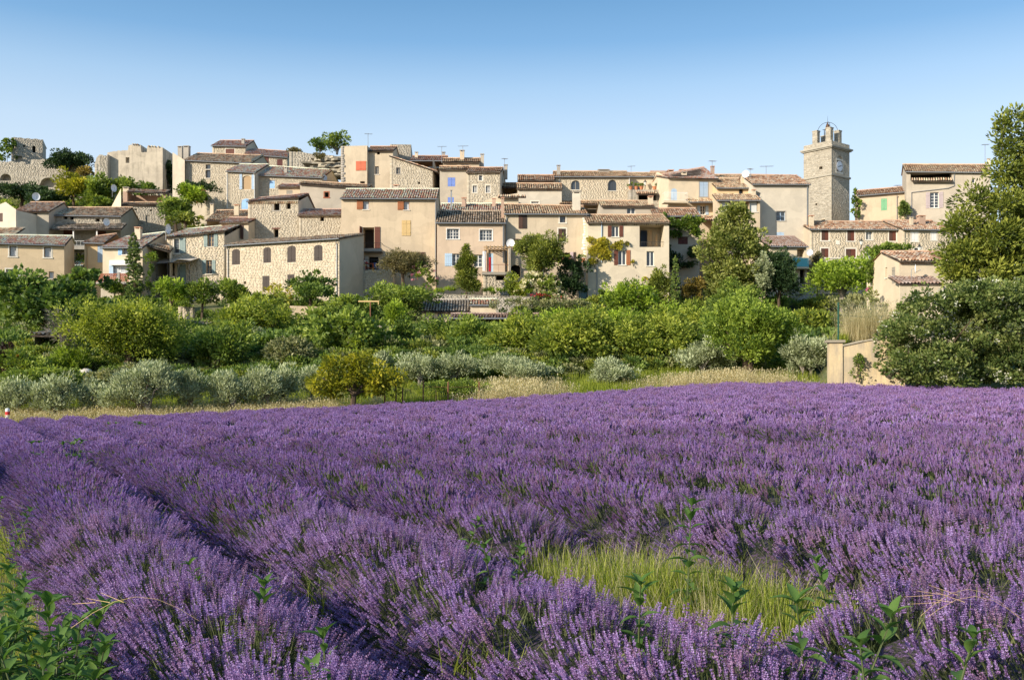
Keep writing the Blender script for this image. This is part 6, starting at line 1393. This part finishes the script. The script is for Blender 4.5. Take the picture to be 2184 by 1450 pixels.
tree('shrub', 'yellow green tuft at the foot of the rock ledges', 'bush', 690, 374, 30, 26, 138, 'cherry', .28, 2.6, 4, clump=.35, ground_z=P(0, 388, 138).z)
tree('shrub', 'dry tuft growing on the rock ledges', 'bush', 684, 334, 26, 16, 139, 'drybush', .26, 2.6, 4, clump=.3, ground_z=P(0, 342, 139).z)
bunch('ivy', 'ivy swallowing the left side of the ruined castle tower', 'ivy', [(16, 325, 16, 28), (26, 308, 8, 16), (8, 338, 14, 14)], 167, 'ivy', .36, 1600, base_py=350, ry=1.5)
tree('tree', 'rounded ivy covered mound on the skyline beside the castle wall', 'tree', 150, 345, 84, 52, 161, 'dark', .34, 5.0, 5, clump=.5, aspect=.6, ground_z=P(0, 372, 161).z)
tree('shrub', 'russet dry bush beside the castle wall', 'bush', 182, 368, 40, 28, 157, 'juniper', .3, 3.0, 4, clump=.4, ground_z=P(0, 384, 157).z)
# right: brambles and the great conifer
rb_ = random.Random(61); BR = []
for i in range(46):
    x_ = rb_.uniform(1895, 2280); y_ = rb_.uniform(640 - .09 * (x_ - 1900), 815); q_ = rb_.uniform(12, 30); BR.append((x_, y_, q_, q_ * rb_.uniform(.7, 1.1)))
bunch('bramble_thicket', 'great bramble thicket with white blossom covering the bank on the right', 'bramble', [(1935, 735, 58, 80), (1995, 700, 62, 85), (2060, 680, 70, 80), (1960, 785, 80, 45), (2050, 770, 85, 60), (2130, 690, 75, 85), (2150, 770, 90, 60), (2220, 700, 80, 95), (2260, 770, 70, 60), (1975, 655, 40, 30), (2300, 730, 70, 90), (1965, 815, 60, 22), (2060, 812, 70, 24), (2150, 815, 70, 24), (2240, 815, 70, 26), (2090, 635, 60, 30), (2180, 625, 60, 34)] + BR, 42.4, 'bramble', .15, 52000, ry=1.3, clump=.30, aspect=.6, fill=.72, extra=[('blossom', 'flowerwhite', 2600, .085, 1.0)], dj=1.0)
sc_ = 50 / F
tree('great_conifer', 'tall loose conifer rising above the brambles at the right edge', 'tree', 2110, 440, 220, 400, 50, 'conifer', .23, 5.0, 1, clump=.46, aspect=.42, cap=19000, up=.2, bark='barkgrey', tr=.2,
     lobes=[((x - 2110) * sc_, d, (440 - y) * sc_, rx * sc_ * .88, rx * sc_ * .8, ry * sc_ * .92) for (x, y, rx, ry, d) in [(2142, 275, 14, 34, 0), (2176, 258, 16, 32, .3), (2150, 320, 26, 34, 0), (2200, 320, 40, 60, .3), (2128, 375, 20, 26, -.2), (2180, 390, 50, 50, 0), (2085, 430, 36, 36, 0), (2140, 450, 50, 46, -.3), (2210, 470, 60, 60, 0), (2060, 490, 40, 40, 0), (2120, 520, 60, 50, -.4), (2060, 550, 50, 44, 0), (2180, 560, 70, 60, 0), (2040, 595, 40, 36, 0), (2110, 600, 70, 46, -.3), (2240, 600, 70, 70, 0), (2250, 400, 60, 90, 0)]])

bunch('creeper', 'green creeper climbing the ochre boundary wall', 'ivy', [(1830, 775, 7, 30), (1834, 803, 11, 12)], 44.2, 'ivy', .10, 500, ry=.25)
# ---------------------------------------------------------------- grass, verge and undergrowth
def blades(seed, n, rad, hmin, hmax, w, mat, curl=.35, seedheads=False):
    r = random.Random(seed); V = []; Q = []; T = []
    for i in range(n):
        an = r.uniform(0, 6.28); rr = rad * math.sqrt(r.random()); b = Vector((rr * math.cos(an), rr * math.sin(an), -.03)); h = r.uniform(hmin, hmax); ta = r.uniform(0, 6.28); c = r.uniform(.05, curl) * h
        sd = Vector((math.cos(ta + 1.57), math.sin(ta + 1.57), 0)) * w; lean = Vector((math.cos(ta), math.sin(ta), 0)) * c; t = r.random()
        p = [b, b + Vector((0, 0, h * .55)) + lean * .3, b + Vector((0, 0, h)) + lean]
        for a_, c_, w0, w1 in ((p[0], p[1], 1, .8), (p[1], p[2], .8, .15)):
            k = len(V); V.extend([a_ - sd * w0, a_ + sd * w0, c_ + sd * w1, c_ - sd * w1]); Q.append((k, k + 1, k + 2, k + 3)); T.append(t)
        if seedheads and r.random() < .6:
            k = len(V); q = p[2]; u = Vector((lean.x * .3, lean.y * .3, h * .12)); V.extend([q, q + u * .5 + sd * 2.2, q + u, q + u * .5 - sd * 2.2]); Q.append((k, k + 1, k + 2, k + 3)); T.append(min(1, t + .3))
    return np_mesh('grass_tuft', [tuple(v) for v in V], Q, T, MAT[mat])
source('tuftdry', [blades(700 + i, 34, .22, .25, .62, .006, 'drygrass', .4, True) for i in range(4)])
source('tuftgreen', [blades(710 + i, 34, .20, .14, .38, .007, 'grass', .5) for i in range(4)])
source('tuftfine', [blades(720 + i, 52, .12, .10, .32, .0024, 'grass', .45) for i in range(4)] + [blades(730, 26, .12, .12, .34, .0014, 'drygrass', .8)])
source('talldry', [blades(740 + i, 60, .4, .5, 1.75, .005, 'drygrass', .75, True) for i in range(3)])
source('straw', [blades(750 + i, 36, .14, .15, .45, .0015, 'drygrass', .8) for i in range(3)])
def scrub_mesh(seed, mat):
    r = random.Random(seed); lb = [(r.uniform(-.4, .4), r.uniform(-.4, .4), r.uniform(.1, .3), r.uniform(.35, .6), r.uniform(.35, .6), r.uniform(.25, .45)) for _ in range(4)]
    o = leaf_cloud('scrub', lb, 700, .16, .08, mat, seed, .22, .4); me = o.data; bpy.data.objects.remove(o); return me
source('scrub', [scrub_mesh(760 + i, m) for i, m in enumerate(('green', 'cherry', 'dustgreen', 'bright', 'green'))])
source('scrublow', [scrub_mesh(780 + i, m) for i, m in enumerate(('fig', 'green', 'dustgreen', 'fig', 'conifer'))])
def field_pts(n, px0, px1, d0, d1, seed, dens=None):
    r = np.random.default_rng(seed); w_ = (px1 - px0) * (.22 if px1 - px0 < 500 else .05); px = np.where(r.random(n) < .5, r.uniform(px0 + w_, px1 - w_, n), r.normal((px0 + px1) / 2, (px1 - px0) * .30, n)); px = np.clip(px, px0 - w_, px1 + w_ * (px1 < 1750)); D = d0(px) + (d1(px) - d0(px)) * r.random(n)
    X = (px - CX) / F * D; return np.stack([X, D, ground(X, D)], -1), r
def scat(name, src, n, px0, px1, d0, d1, seed, s0=.8, s1=1.3, label=None, dz=0.):
    p, r = field_pts(n, px0, px1, d0, d1, seed); p[:, 2] += dz
    o = scatter_obj(name, src, p, np.stack([r.normal(0, .06, n), r.normal(0, .06, n), r.uniform(0, 6.28, n)], -1), r.uniform(s0, s1, n), seed)
    tag(o, label, kind='stuff'); return o
E_ = lambda k: (lambda px: edge_d(px) + k)
scat('verge_grass', 'tuftgreen', 2600, -150, 1800, E_(.1), E_(7), 1, 1.0, 1.6, 'green grass of the verge between lavender and olives')
scat('dry_grass', 'tuftdry', 1500, -150, 760, E_(.0), E_(2.6), 2, .8, 1.2, 'pale dry grass along the left lavender edge')
scat('dry_grass', 'tuftdry', 620, 1015, 1190, E_(.3), E_(4.0), 3, .9, 1.7, 'tall blond dry grass before the low spreading olive')
scat('dry_grass', 'tuftdry', 700, 1380, 1660, E_(.2), E_(3.0), 4, .9, 1.5, 'dry seeding grass under the pale olive and the round tree')
scat('verge_grass', 'tuftgreen', 500, 1180, 1400, E_(.1), E_(4), 5, 1.3, 2.2, 'fresh green grass around the lone small olive')
scat('undergrowth', 'scrublow', 900, -250, 1800, E_(7), lambda px: 60 + 0 * px, 6, .6, 1.15, 'low undergrowth between olives and fruit trees')
scat('undergrowth', 'scrublow', 1800, -250, 1880, lambda px: 60 + 0 * px, lambda px: 100 + 0 * px, 7, 1.0, 2.0, 'undergrowth covering the slope below the houses')
scat('undergrowth', 'scrub', 900, -200, 760, lambda px: 118 + 0 * px, lambda px: 175 + 0 * px, 8, 1.2, 2.4, 'scrub on the upper castle hill')
scat('dry_grass', 'talldry', 100, 1782, 1935, lambda px: 46.4 + 0 * px, lambda px: 49.5 + 0 * px, 9, .7, 1.15, 'tall dry reeds standing behind the ochre wall')
scat('dry_grass', 'talldry', 14, 2120, 2300, lambda px: 41.2 + 0 * px, lambda px: 43 + 0 * px, 10, .7, 1.1, 'dry stalks poking through the right brambles', 1.6)
scat('bank_grass', 'tuftgreen', 300, 1890, 2300, E_(.0), E_(1.2), 11, 1.0, 1.6, 'grass at the foot of the bramble bank')
# bright grass patch between the rows
r = np.random.default_rng(77); n = 760; yy = r.normal(5.95, .62, n); xo = 4.32 + r.normal(0, .36, n) + .12 * np.sin(yy * 5); X = xo + TH * yy
p = np.stack([X, yy, ground(X, yy)], -1)
tag(scatter_obj('grass_patch', 'tuftfine', p, np.stack([r.normal(0, .1, n), r.normal(0, .1, n), r.uniform(0, 6.28, n)], -1), r.uniform(.45, 1.65, n) * np.clip(1.25 - .9 * np.abs(xo - 4.3), .4, 1), 78), 'patch of bright yellow green grass between lavender rows', kind='stuff')
n = 110; yy = r.normal(5.95, .65, n); xo = 4.32 + r.normal(0, .36, n); X = xo + TH * yy; p = np.stack([X, yy, ground(X, yy)], -1)
tag(scatter_obj('dry_grass', 'straw', p, np.stack([r.normal(0, .3, n), r.normal(0, .3, n), r.uniform(0, 6.28, n)], -1), r.uniform(.7, 1.2, n), 81), 'dry blades mixed into the bright grass patch', kind='stuff')
n = 190; yy = r.uniform(.8, 14, n); xo = .27 + r.normal(0, .16, n); X = xo + TH * yy; p = np.stack([X, yy, ground(X, yy)], -1)
tag(scatter_obj('margin_grass', 'tuftfine', p, np.stack([r.normal(0, .1, n), r.normal(0, .1, n), r.uniform(0, 6.28, n)], -1), r.uniform(.5, 1.0, n), 79), 'thin grass on the bare soil of the left furrow', kind='stuff')
n = 240; k_ = r.integers(0, 12, n); yy = r.uniform(3, 20, n); xo = ROW0 + SPACE * k_ + r.normal(0, .5, n); X = xo + TH * yy; p = np.stack([X, yy, ground(X, yy) + .12], -1)
tag(scatter_obj('stray_grass', 'tuftfine', p, np.stack([r.normal(0, .2, n), r.normal(0, .2, n), r.uniform(0, 6.28, n)], -1), r.uniform(.9, 1.5, n), 80), 'thin grass blades straying among the lavender', kind='stuff')

# ---------------------------------------------------------------- broad-leaved weeds in the lavender
def weed_leaf(seed):
    r = random.Random(seed); V = []; Q = []; N = 6; w = [.03, .7, 1.0, .85, .5, .04]; droop = r.uniform(.25, .55)
    for i in range(N):
        t = i / (N - 1); x = t; z = .25 * t - droop * t * t; hw = .20 * w[i]
        V += [(x, -hw, z + hw * .45), (x, 0, z), (x, hw, z + hw * .45)]
    for i in range(N - 1):
        b = i * 3; Q += [(b, b + 3, b + 4, b + 1), (b + 1, b + 4, b + 5, b + 2)]
    me = np_mesh('leaf', V, Q, [r.uniform(.25, .85)] * len(Q), MAT['weed']); me.polygons.foreach_set('use_smooth', [True] * len(Q)); return me
WL = [weed_leaf(900 + i) for i in range(6)]
def weed(label, x, y, h, size=.11, nodes=None, group='broad leaved weeds in the lavender', seed=1, lean=.16):
    r = random.Random(seed); root = tag(empty('leafy_weed', (x, y, gz1(x, y)), r.uniform(0, 6)), label, 'weed', group)
    nodes = nodes or max(6, int(h / .05)); size *= .56; lx, ly = r.uniform(-lean, lean), r.uniform(-lean, lean)
    st = MB(); at = lambda t: Vector((lx * t * t, ly * t * t, h * t)); st.tube([at(0) - Vector((0, 0, .05)), at(.35), at(.7), at(1)], .007, .003, n=5); st.build('stem', MAT['lavstem'], root)
    for i in range(nodes):
        t = .22 + .78 * (i / (nodes - 1)); s = size * (.65 + .75 * math.sin(min(1, t * 1.05) * 2.6)) * r.uniform(.8, 1.15); s = max(s, size * .5)
        for j in range(2 if i < nodes - 1 else 4):
            o = link('leaf', r.choice(WL), root, at(t)); an = i * 1.57 + j * (3.1416 if i < nodes - 1 else 1.5708) + r.uniform(-.35, .35)
            o.scale = (s, s, s); o.rotation_euler = (r.uniform(-.2, .2), r.uniform(-.5, .15) - .55 * (t > .85), an)
def wat(px, py, h):      # a weed whose tip shows at (px, py) and that is h tall above field soil
    Y = (CZ - h) * F / (py - Y0); return (px - CX) / F * Y, Y
r = random.Random(31)
for i in range(80):
    yy = r.uniform(2.25, 4.9); xo = r.uniform(-.38, .48); weed('green leafy weed in the dense clump at the left field margin', xo + TH * yy, yy, r.uniform(.42, .70), r.uniform(.13, .17), group='weed clump at the left margin', seed=500 + i)
for i in range(7):
    yy = r.uniform(5.4, 10); weed('leafy weed trailing along the left furrow beyond the dense clump', .22 + r.uniform(-.12, .12) + TH * yy, yy, r.uniform(.35, .6), .12, group='weeds along the left furrow', seed=560 + i)
for (px, py, h, s, lb) in [(553, 1232, .72, .13, 'lone broad leaved weed in the furrow right of the nearest row'), (465, 1178, .70, .10, 'small pale weed tip in the furrow above the lone broad one'), (968, 1104, .72, .11, 'weed tip showing over the thick lavender row in the centre'), (1465, 1082, .85, .14, 'tall weed left of the grass patch top'),
                             (1562, 1262, .82, .15, 'tall weed at the near edge of the bright grass patch, left one'), (1725, 1272, .80, .14, 'tall weed at the right end of the bright grass patch'), (1800, 1310, .80, .15, 'broad weed right of the grass patch among near spikes'), (1360, 1236, .76, .14, 'dark weed at the left end of the bright grass patch'),
                             (1995, 1360, .80, .13, 'weed near the lower right corner'), (1868, 1378, .78, .13, 'bright weed at the bottom edge, left of the corner weed'), (1795, 1215, .70, .12, 'small weed at the far right edge of the grass patch'),
                             (705, 1370, .66, .13, 'weed hidden in the furrow at the bottom centre'), (800, 1420, .66, .12, 'weed at the very bottom left of centre'), (1060, 1150, .72, .11, 'weed pair member behind the thick row, left'), (1100, 1156, .72, .11, 'weed pair member behind the thick row, right')]:
    h -= .06; x, y = wat(px, py + 12, h); weed(lb, x, y, h, s * 1.1, seed=int(px))
for i, (px, py, lb) in enumerate([(135, 935, 'clump of weeds in the far left furrow'), (160, 940, 'second tuft of weeds in the far left furrow'), (265, 913, 'weeds near the left field end'), (300, 918, 'small weeds right of the left field end'), (735, 868, 'green weed at the lavender edge under the yellow cherry')]):
    x, y = wat(px, py, .68 - .3 * (py < 930)); 
    for q in range(4): weed(lb, x + random.Random(i * 9 + q).uniform(-.35, .35), y + random.Random(i * 7 + q).uniform(-.3, .3), .78, .16, 5, group=lb, seed=700 + i * 5 + q)
# dry curved twigs lying on the lavender
for i, (px, py, ln, lb) in enumerate([(290, 1300, .42, 'bleached bent twig lying on the nearest row'), (2080, 1330, .34, 'dry curved stalks at the right edge')]):
    h = .74; Y = (CZ - h) * F / (py - Y0); X = (px - CX) / F * Y; mb = MB(); rr_ = random.Random(i)
    for q in range(2 if i else 1):
        a0 = rr_.uniform(-.3, .3); o = Vector((rr_.uniform(-.1, .1), rr_.uniform(-.1, .1), rr_.uniform(-.03, .03))) * (q > 0)
        mb.tube([o + Vector((ln * (t - .5), a0 * ln * (t - .5), .10 * math.sin(3.1 * t) - .03)) for t in np.linspace(0, 1, 7)], .0010, .0005, n=4)
        for s_ in range(3): b = o + Vector((ln * (-.1 - .12 * s_), 0, .05)); mb.tube([b, b + Vector((-.09, .02, .03 - .02 * s_))], .0012, .0006, n=3)
    mb2 = mb.build('dry_twig', MAT['palewood' if i == 0 else 'tan']); mb2.location = (X, Y, gz1(X, Y) + h); tag(mb2, lb, 'twig')

# ================================================================ things
def dish(label, px, py, D, r, yaw=30, parent_z=None):
    c = P(px, py, D); root = tag(empty('satellite_dish', c, math.radians(yaw)), label, 'satellite dish', 'satellite dishes on the houses'); mb = MB(); N = 16
    for i in range(3):
        r0, r1 = r * i / 3, r * (i + 1) / 3
        for j in range(N):
            a0, a1 = 2 * math.pi * j / N, 2 * math.pi * (j + 1) / N; g = lambda rr, a_: (rr * math.cos(a_), .25 * rr * rr / r - .0, rr * 1.08 * math.sin(a_) )
            h = lambda q: (q[0], -q[1] + .25 * r + .0, q[2] - .25 * q[1])
            mb.poly([h(g(r0, a0)), h(g(r1, a0)), h(g(r1, a1)), h(g(r0, a1))])
    mb.build('reflector', MAT['dish'], root, smooth=True)
    a_ = MB(); a_.tube([(0, .1, -r), (0, -r * .9, -r * .35)], .018, n=4); a_.box(ID, -.04, .04, -r * .9 - .05, -r * .9 + .05, -r * .4, -r * .25); a_.build('feed_arm', MAT['zinc'], root)
    m = MB(); m.tube([(0, .12, 0), (0, .3, -.05), (0, .3, -r - .7)], .025, n=5); m.build('mast', MAT['zinc'], root)
for a_ in [('white dish on the roof chimney of the terrace house with dark recessed window', 77, 419, 119, .45, 35), ('dish on the cream gable of the square grey stone house', 243, 401, 128, .45, 60), ('dish on the wall of the long grey stone house', 227, 473, 118.5, .42, 50), ('pale dish seen edge on above the green shuttered house', 359, 488, 106, .5, 75),
           ('big white dish facing out beside the pergola', 1089, 519, 103.2, .45, -5), ('small dish right of the whitish tile roof', 693, 379, 131, .32, 40), ('dish on the chimneys of the warm yellow house', 1590, 371, 117, .42, -20), ('dish on a mast beside the turquoise balcony', 1727, 538, 103, .33, -10), ('dish on the wall of the new cream house', 1953, 573, 74, .34, 70)]: dish(*a_)
def antenna(label, px, yt, yb, D, L=1.1, yaw=20):
    c = P(px, yb, D); h = (yb - yt) / F * D; root = tag(empty('tv_antenna', c, math.radians(yaw)), label, 'antenna', 'antennas on the roofs'); m = MB(); m.tube([(0, 0, -.6), (0, 0, h)], .03, n=5); m.build('mast', MAT['zinc'], root)
    b = MB(); b.tube([(-L * .5, 0, h - .1), (L * .6, 0, h - .02)], .022, n=4)
    for i in range(7): x = -L * .45 + L * i / 6.2; b.tube([(x, -.26, h - .08 + .08 * i / 7), (x, .26, h - .08 + .08 * i / 7)], .014, n=4)
    b.build('boom', MAT['zinc'], root)
for a_ in [('antenna on the coral shuttered house at the crest', 785, 285, 316, 132, 1.0, 30), ('antenna with white grid on the cream house with slim chimneys', 942, 312, 338, 131, 1.1, 15), ('antenna on the attic storey chimney', 987, 311, 322, 128, 1.2, 10), ('antenna on the chimney of the tall stone house', 1076, 338, 352, 124, .8, 40), ('bent antenna above the arched stone house', 1346, 354, 372, 127, .9, 5), ('antenna on the white balcony house chimney', 1519, 343, 356, 119, 1.0, 30), ('wide antenna on the big pale house', 1634, 354, 380, 117, 1.5, 8), ('greenish antenna beside the dish on the warm yellow house', 1600, 360, 380, 117, .9, 50), ('antenna on the tall grey plaster house', 2101, 308, 350, 121, .9, 10), ('antenna on the green shuttered house roof', 1914, 395, 408, 124, .9, 20)]: antenna(*a_)
# terrace furniture, person
def at(px, py, D): return P(px, py, D)
zt_ = TW.o.z + TW.h; sc1 = 102.2
c = at(788, 575, sc1); c.z = zt_; t = tag(empty('dining_table', c), 'orange red wooden table on the dining terrace', 'table')
mb = MB(); mb.box(ID, -.42, .42, -.3, .3, .70, .75); mb.build('table_top', MAT['orangetable'], t); mb = MB(); mb.box(ID, -.38, .38, -.27, .27, .25, .29); mb.build('shelf', MAT['orangetable'], t)
for x in (-.38, .38):
    for y in (-.26, .26): mb = MB(); mb.box(ID, x - .035, x + .035, y - .035, y + .035, 0, .698); mb.build('leg', MAT['orangetable'], t)
p = MB(); p.lathe((0, 0, 0), [(.0, 0), (.11, .0), (.14, .12), (.06, .17), (.0, .18)], 10); o = p.build('cooking_pot', MAT['sign_red'], None); o.location = (c.x - .3, c.y, c.z + .752); tag(o, 'red pot standing on the orange red table', 'pot')
def chair(label, px, D, mat, yaw):
    c = at(px, 575, D); c.z = zt_; t = tag(empty('garden_chair', c, yaw), label, 'chair', 'chairs on the dining terrace'); mb = MB(); mb.box(ID, -.21, .21, -.21, .21, .42, .46); mb.build('seat', MAT[mat], t)
    mb = MB(); mb.box(ID, -.21, .21, .18, .22, .464, .88); mb.build('backrest', MAT[mat], t)
    for x in (-.19, .19):
        for y in (-.19, .19): mb = MB(); mb.box(ID, x - .02, x + .02, y - .02, y + .02, 0, .418); mb.build('leg', MAT[mat], t)
chair('white plastic chair left of the seated person', 766, 102.0, 'whitepaint', .6); chair('blue chair at the right end of the dining terrace', 812, 102.3, 'bluecloth', -1.2); chair('blue chair pushed behind the orange red table', 802, 103.0, 'bluecloth', 2.6); chair('white plastic chair carrying the seated person', 774.5, 102.0, 'whitepaint', -1.5)
def skin(name, joints, bones, mat, parent, root=0):
    me = bpy.data.meshes.new(name); me.from_pydata([j[:3] for j in joints], bones, []); o = link(name, me, parent); me.materials.append(MAT[mat]); md = o.modifiers.new('skin', 'SKIN'); md.use_smooth_shade = True
    for v, j in zip(me.skin_vertices[0].data, joints): v.radius = (j[3], j[3]); v.use_root = False
    me.skin_vertices[0].data[root].use_root = True; s = o.modifiers.new('sub', 'SUBSURF'); s.levels = 1; s.render_levels = 1; return o
if True:
    c = at(774.5, 575, 102.0); c.z = zt_; pr = tag(empty('person', c, .35), 'person in white shirt and yellow shorts sitting at the terrace table', 'person')
    J = [(0, 0, .54, .14), (0, 0, .78, .13), (.05, 0, .98, .12), (.07, 0, 1.08, .055), (.10, 0, 1.17, .085), (.11, 0, 1.26, .09), (.07, -.19, 1.0, .055), (.14, -.25, .76, .042), (.36, -.18, .73, .032), (.45, -.17, .74, .03), (.07, .19, 1.0, .055), (.14, .25, .76, .042), (.36, .18, .73, .032), (.45, .17, .74, .03), (.0, -.10, .52, .09), (.42, -.11, .50, .068), (.43, -.12, .08, .042), (.55, -.12, .04, .03), (0, .10, .52, .09), (.42, .11, .50, .068), (.43, .12, .08, .042), (.55, .12, .04, .03)]
    Bn = [(0, 1), (1, 2), (2, 3), (3, 4), (4, 5), (2, 6), (6, 7), (7, 8), (8, 9), (2, 10), (10, 11), (11, 12), (12, 13), (0, 14), (14, 15), (15, 16), (16, 17), (0, 18), (18, 19), (19, 20), (20, 21)]
    skin('body', J, Bn, 'skin', pr)
    g = lambda ids, k: [(*J[i][:3], J[i][3] * k) for i in ids]
    skin('shirt', g((0, 1, 2, 6, 10), 1.16)[:3] + g((6,), 1.35) + [(.12, -.23, .85, .06)] + g((10,), 1.35) + [(.12, .23, .85, .06)], [(0, 1), (1, 2), (2, 3), (3, 4), (2, 5), (5, 6)], 'whitecloth', pr)
    skin('shorts', [(0, 0, .56, .155), (0, -.10, .53, .115), (.34, -.11, .51, .09), (0, .10, .53, .115), (.34, .11, .51, .09)], [(0, 1), (1, 2), (0, 3), (3, 4)], 'yellowcloth', pr)
    skin('hair', [(.085, 0, 1.22, .09), (.09, 0, 1.28, .085)], [(0, 1)], 'hair', pr)
# striped post, wire fences, lamps, pots, T post, boulder
c = P(16, 889, 42.6); c.z = gz1(c.x, c.y); t = tag(empty('marker_post', c), 'white marker post with a red band at the far left field corner', 'post'); hz = P(16, 870, 42.6).z - c.z
mb = MB(); mb.lathe((0, 0, 0), [(.09, -.2), (.09, hz - .30)], 12); mb.build('post_foot', MAT['whitepaint'], t); mb = MB(); mb.lathe((0, 0, 0), [(.093, hz - .30), (.093, hz - .15)], 12); mb.build('red_band', MAT['sign_red'], t); mb = MB(); mb.lathe((0, 0, 0), [(.09, hz - .15), (.088, hz - .06), (.065, hz - .015), (0, hz)], 12); mb.build('post_head', MAT['whitepaint'], t)
FP = [(820, 819, 47.3), (844, 808, 47.6), (858, 826, 48), (902, 812, 48.2), (955, 814, 48.4), (1021, 814, 49)]
c = P(902, 850, 48.2); c.z = gz1(c.x, c.y); t = tag(empty('wire_fence', c), 'rusty post and wire fence right of the yellow cherry', 'fence'); tops = []
for (px, yt, D) in FP:
    q = P(px, yt, D) - c; g = gz1(q.x + c.x, D) - c.z; mb = MB(); mb.tube([(q.x, q.y, g - .3), (q.x + .02, q.y, q.z)], .035, n=6); mb.build('post', MAT['rust'], t); tops.append((q.x, q.y, g, q.z))
for fz in (.45, .8):
    mb = MB(); mb.tube([(x, y, g + (z - g) * fz) for x, y, g, z in tops], .008, n=4); mb.build('wire', MAT['rust'], t)
c = P(1788, 725, 46); c.z = gz1(c.x, 46); t = tag(empty('wire_fence', c), 'dark green metal fence post with wires above the ochre wall', 'fence'); zt2 = P(1788, 645, 46).z - c.z
mb = MB(); mb.tube([(0, 0, -.3), (0, 0, zt2)], .04, n=6); mb.build('post', MAT['greenpost'], t)
for fz in (.55, .85, .97): mb = MB(); mb.tube([(0, 0, zt2 * fz), (1.2, .3, zt2 * fz - .06), (2.6, .6, zt2 * fz)], .007, n=4); mb.build('wire', MAT['greenpost'], t)
def lantern(name, label, px, py, D, post=True):
    c = P(px, py, D); gz_ = c.z - 3.2; t = tag(empty(name, (c.x, c.y, c.z)), label, 'street lamp'); mb = MB(); mb.lathe((0, 0, 0), [(.10, -.28), (.2, .12), (.0, .12)], 6); mb.build('lamp_glass', MAT['lampglass'], t)
    mb = MB(); mb.lathe((0, 0, 0), [(.24, .13), (.2, .2), (.08, .3), (.05, .42), (0, .45)], 6); mb.lathe((0, 0, 0), [(.0, -.34), (.11, -.34), (.11, -.28)], 6); mb.build('lamp_cap', MAT['lampiron'], t)
    mb = MB(); mb.tube([(0, 0, -.34), (0, 0, -3.0)] if post else [(0, 0, -.34), (0, .1, -.7), (0, .7, -.75)], .04, n=6); mb.build('lamp_arm' if not post else 'pole', MAT['lampiron'], t)
lantern('street_lamp', 'iron wall lantern on the long low stone house', 1837, 517, 111.2, False); lantern('street_lamp', 'iron lantern on a pole above the new cream house roof', 1961, 530, 100); lantern('street_lamp', 'small iron lamp on the cream wall above the flower pots', 1376, 391, 125.4, False)
def pot(label, px, py, D, s=.28, plant=True):
    c = P(px, py, D); t = tag(empty('flower_pot', c), label, 'flower pot', 'clay flower pots'); mb = MB(); mb.lathe((0, 0, 0), [(0, 0), (s * .6, 0), (s * .9, s * 1.2), (s, s * 1.2), (s, s * 1.45), (s * .85, s * 1.45), (0, s * 1.3)], 10); mb.build('pot', MAT['clay'], t)
    if plant: leaf_cloud('plant', [(0, 0, s * 2, s, s, s * .8)], 90, .16, .08, 'green', int(px), .12, .4, parent=t)
for (px, lb) in ((1345, 'clay pot at the left end of the ledge by the arched window'), (1357, 'clay pot second from the left on the ledge'), (1368, 'wide clay pot in the middle of the ledge'), (1396, 'clay pot at the right end of the ledge')): pot(lb, px, 405, 124.3)
for (px, lb) in ((1199, 'clay trough under the dark opening of the brown shuttered house, left'), (1212, 'clay trough under the dark opening of the brown shuttered house, right'), (1243, 'clay pot at the ivy curtain top near the ivory house')): pot(lb, px, 560, 103.2, .3)
pot('green pot plant on the small balcony of the cream beige house', 33, 592, 98.9, .22); 
p = MB(); p.lathe((0, 0, 0), [(0, 0), (.3, 0), (.34, .25), (.3, .3), (.1, .34), (0, .34)], 12); o = p.build('wash_basin', MAT['whitecloth']); o.location = P(8, 591.5, 98.9); tag(o, 'white basin standing on the balcony rail shelf of the cream beige house', 'basin')
o = cloth('laundry', 'pink white laundry hanging by the dark opening of the brown shuttered house', 'pinkcloth', 0, .42, .65, 0, 0); o.location = P(1220, 551, 103.1)
c = P(790, 690, 78); c.z = gz1(c.x, 78); t = tag(empty('pole_frame', c), 'rusty pole with a pale crossbar among the shrubs', 'pole'); zt3 = P(790, 643, 78).z - c.z
mb = MB(); mb.tube([(0, 0, -.3), (0, 0, zt3)], .05, n=6); mb.build('pole', MAT['rust'], t); mb = MB(); mb.box(ID, -.95, .68, -.05, .05, zt3 - .04, zt3 + .06); mb.box(ID, .6, .66, -.04, .04, zt3 - .25, zt3 - .045); mb.build('crossbar', MAT['palewood'], t)
rk = MB(); rr_ = random.Random(3); N = 12; rows = [(.0, .42), (.55, .40), (.75, .30), (.6, .15)]
b_ = [(.42, -.1), (.44, .12), (.36, .26), (.2, .34), (0, .36)]
rk.lathe((0, 0, 0), b_, 12); o = rk.build('boulder', MAT['tarp'], None, smooth=True); v = o.data.vertices
for q in v: q.co *= .72; q.co.x *= 1 + rr_.uniform(-.1, .1); q.co.z *= 1 + rr_.uniform(-.12, .12); q.co.y *= .7
o.location = P(183, 797, 50.5); o.location.z = max(o.location.z, gz1(o.location.x, 46)); tag(o, 'pale rounded boulder behind the olives on the left', 'boulder')
H = House('garden_shed', 'small shed whose red tiled roof peeps out between dark shrubs', 60, 508, 580, 790, 752, -8, 4, 'cream', cat='shed'); H.roof(735, 2.2, mat='redtile', yr2=745, gutter=False); H.done()
H = House('garden_shelter', 'low grey roofed shelter in front of the huge fig', 60, 74, 138, 735, 715, 3, 2.5, 'greywood', cat='shelter'); H.roof(708, 2.2, mat='mossy', gutter=False); H.done()
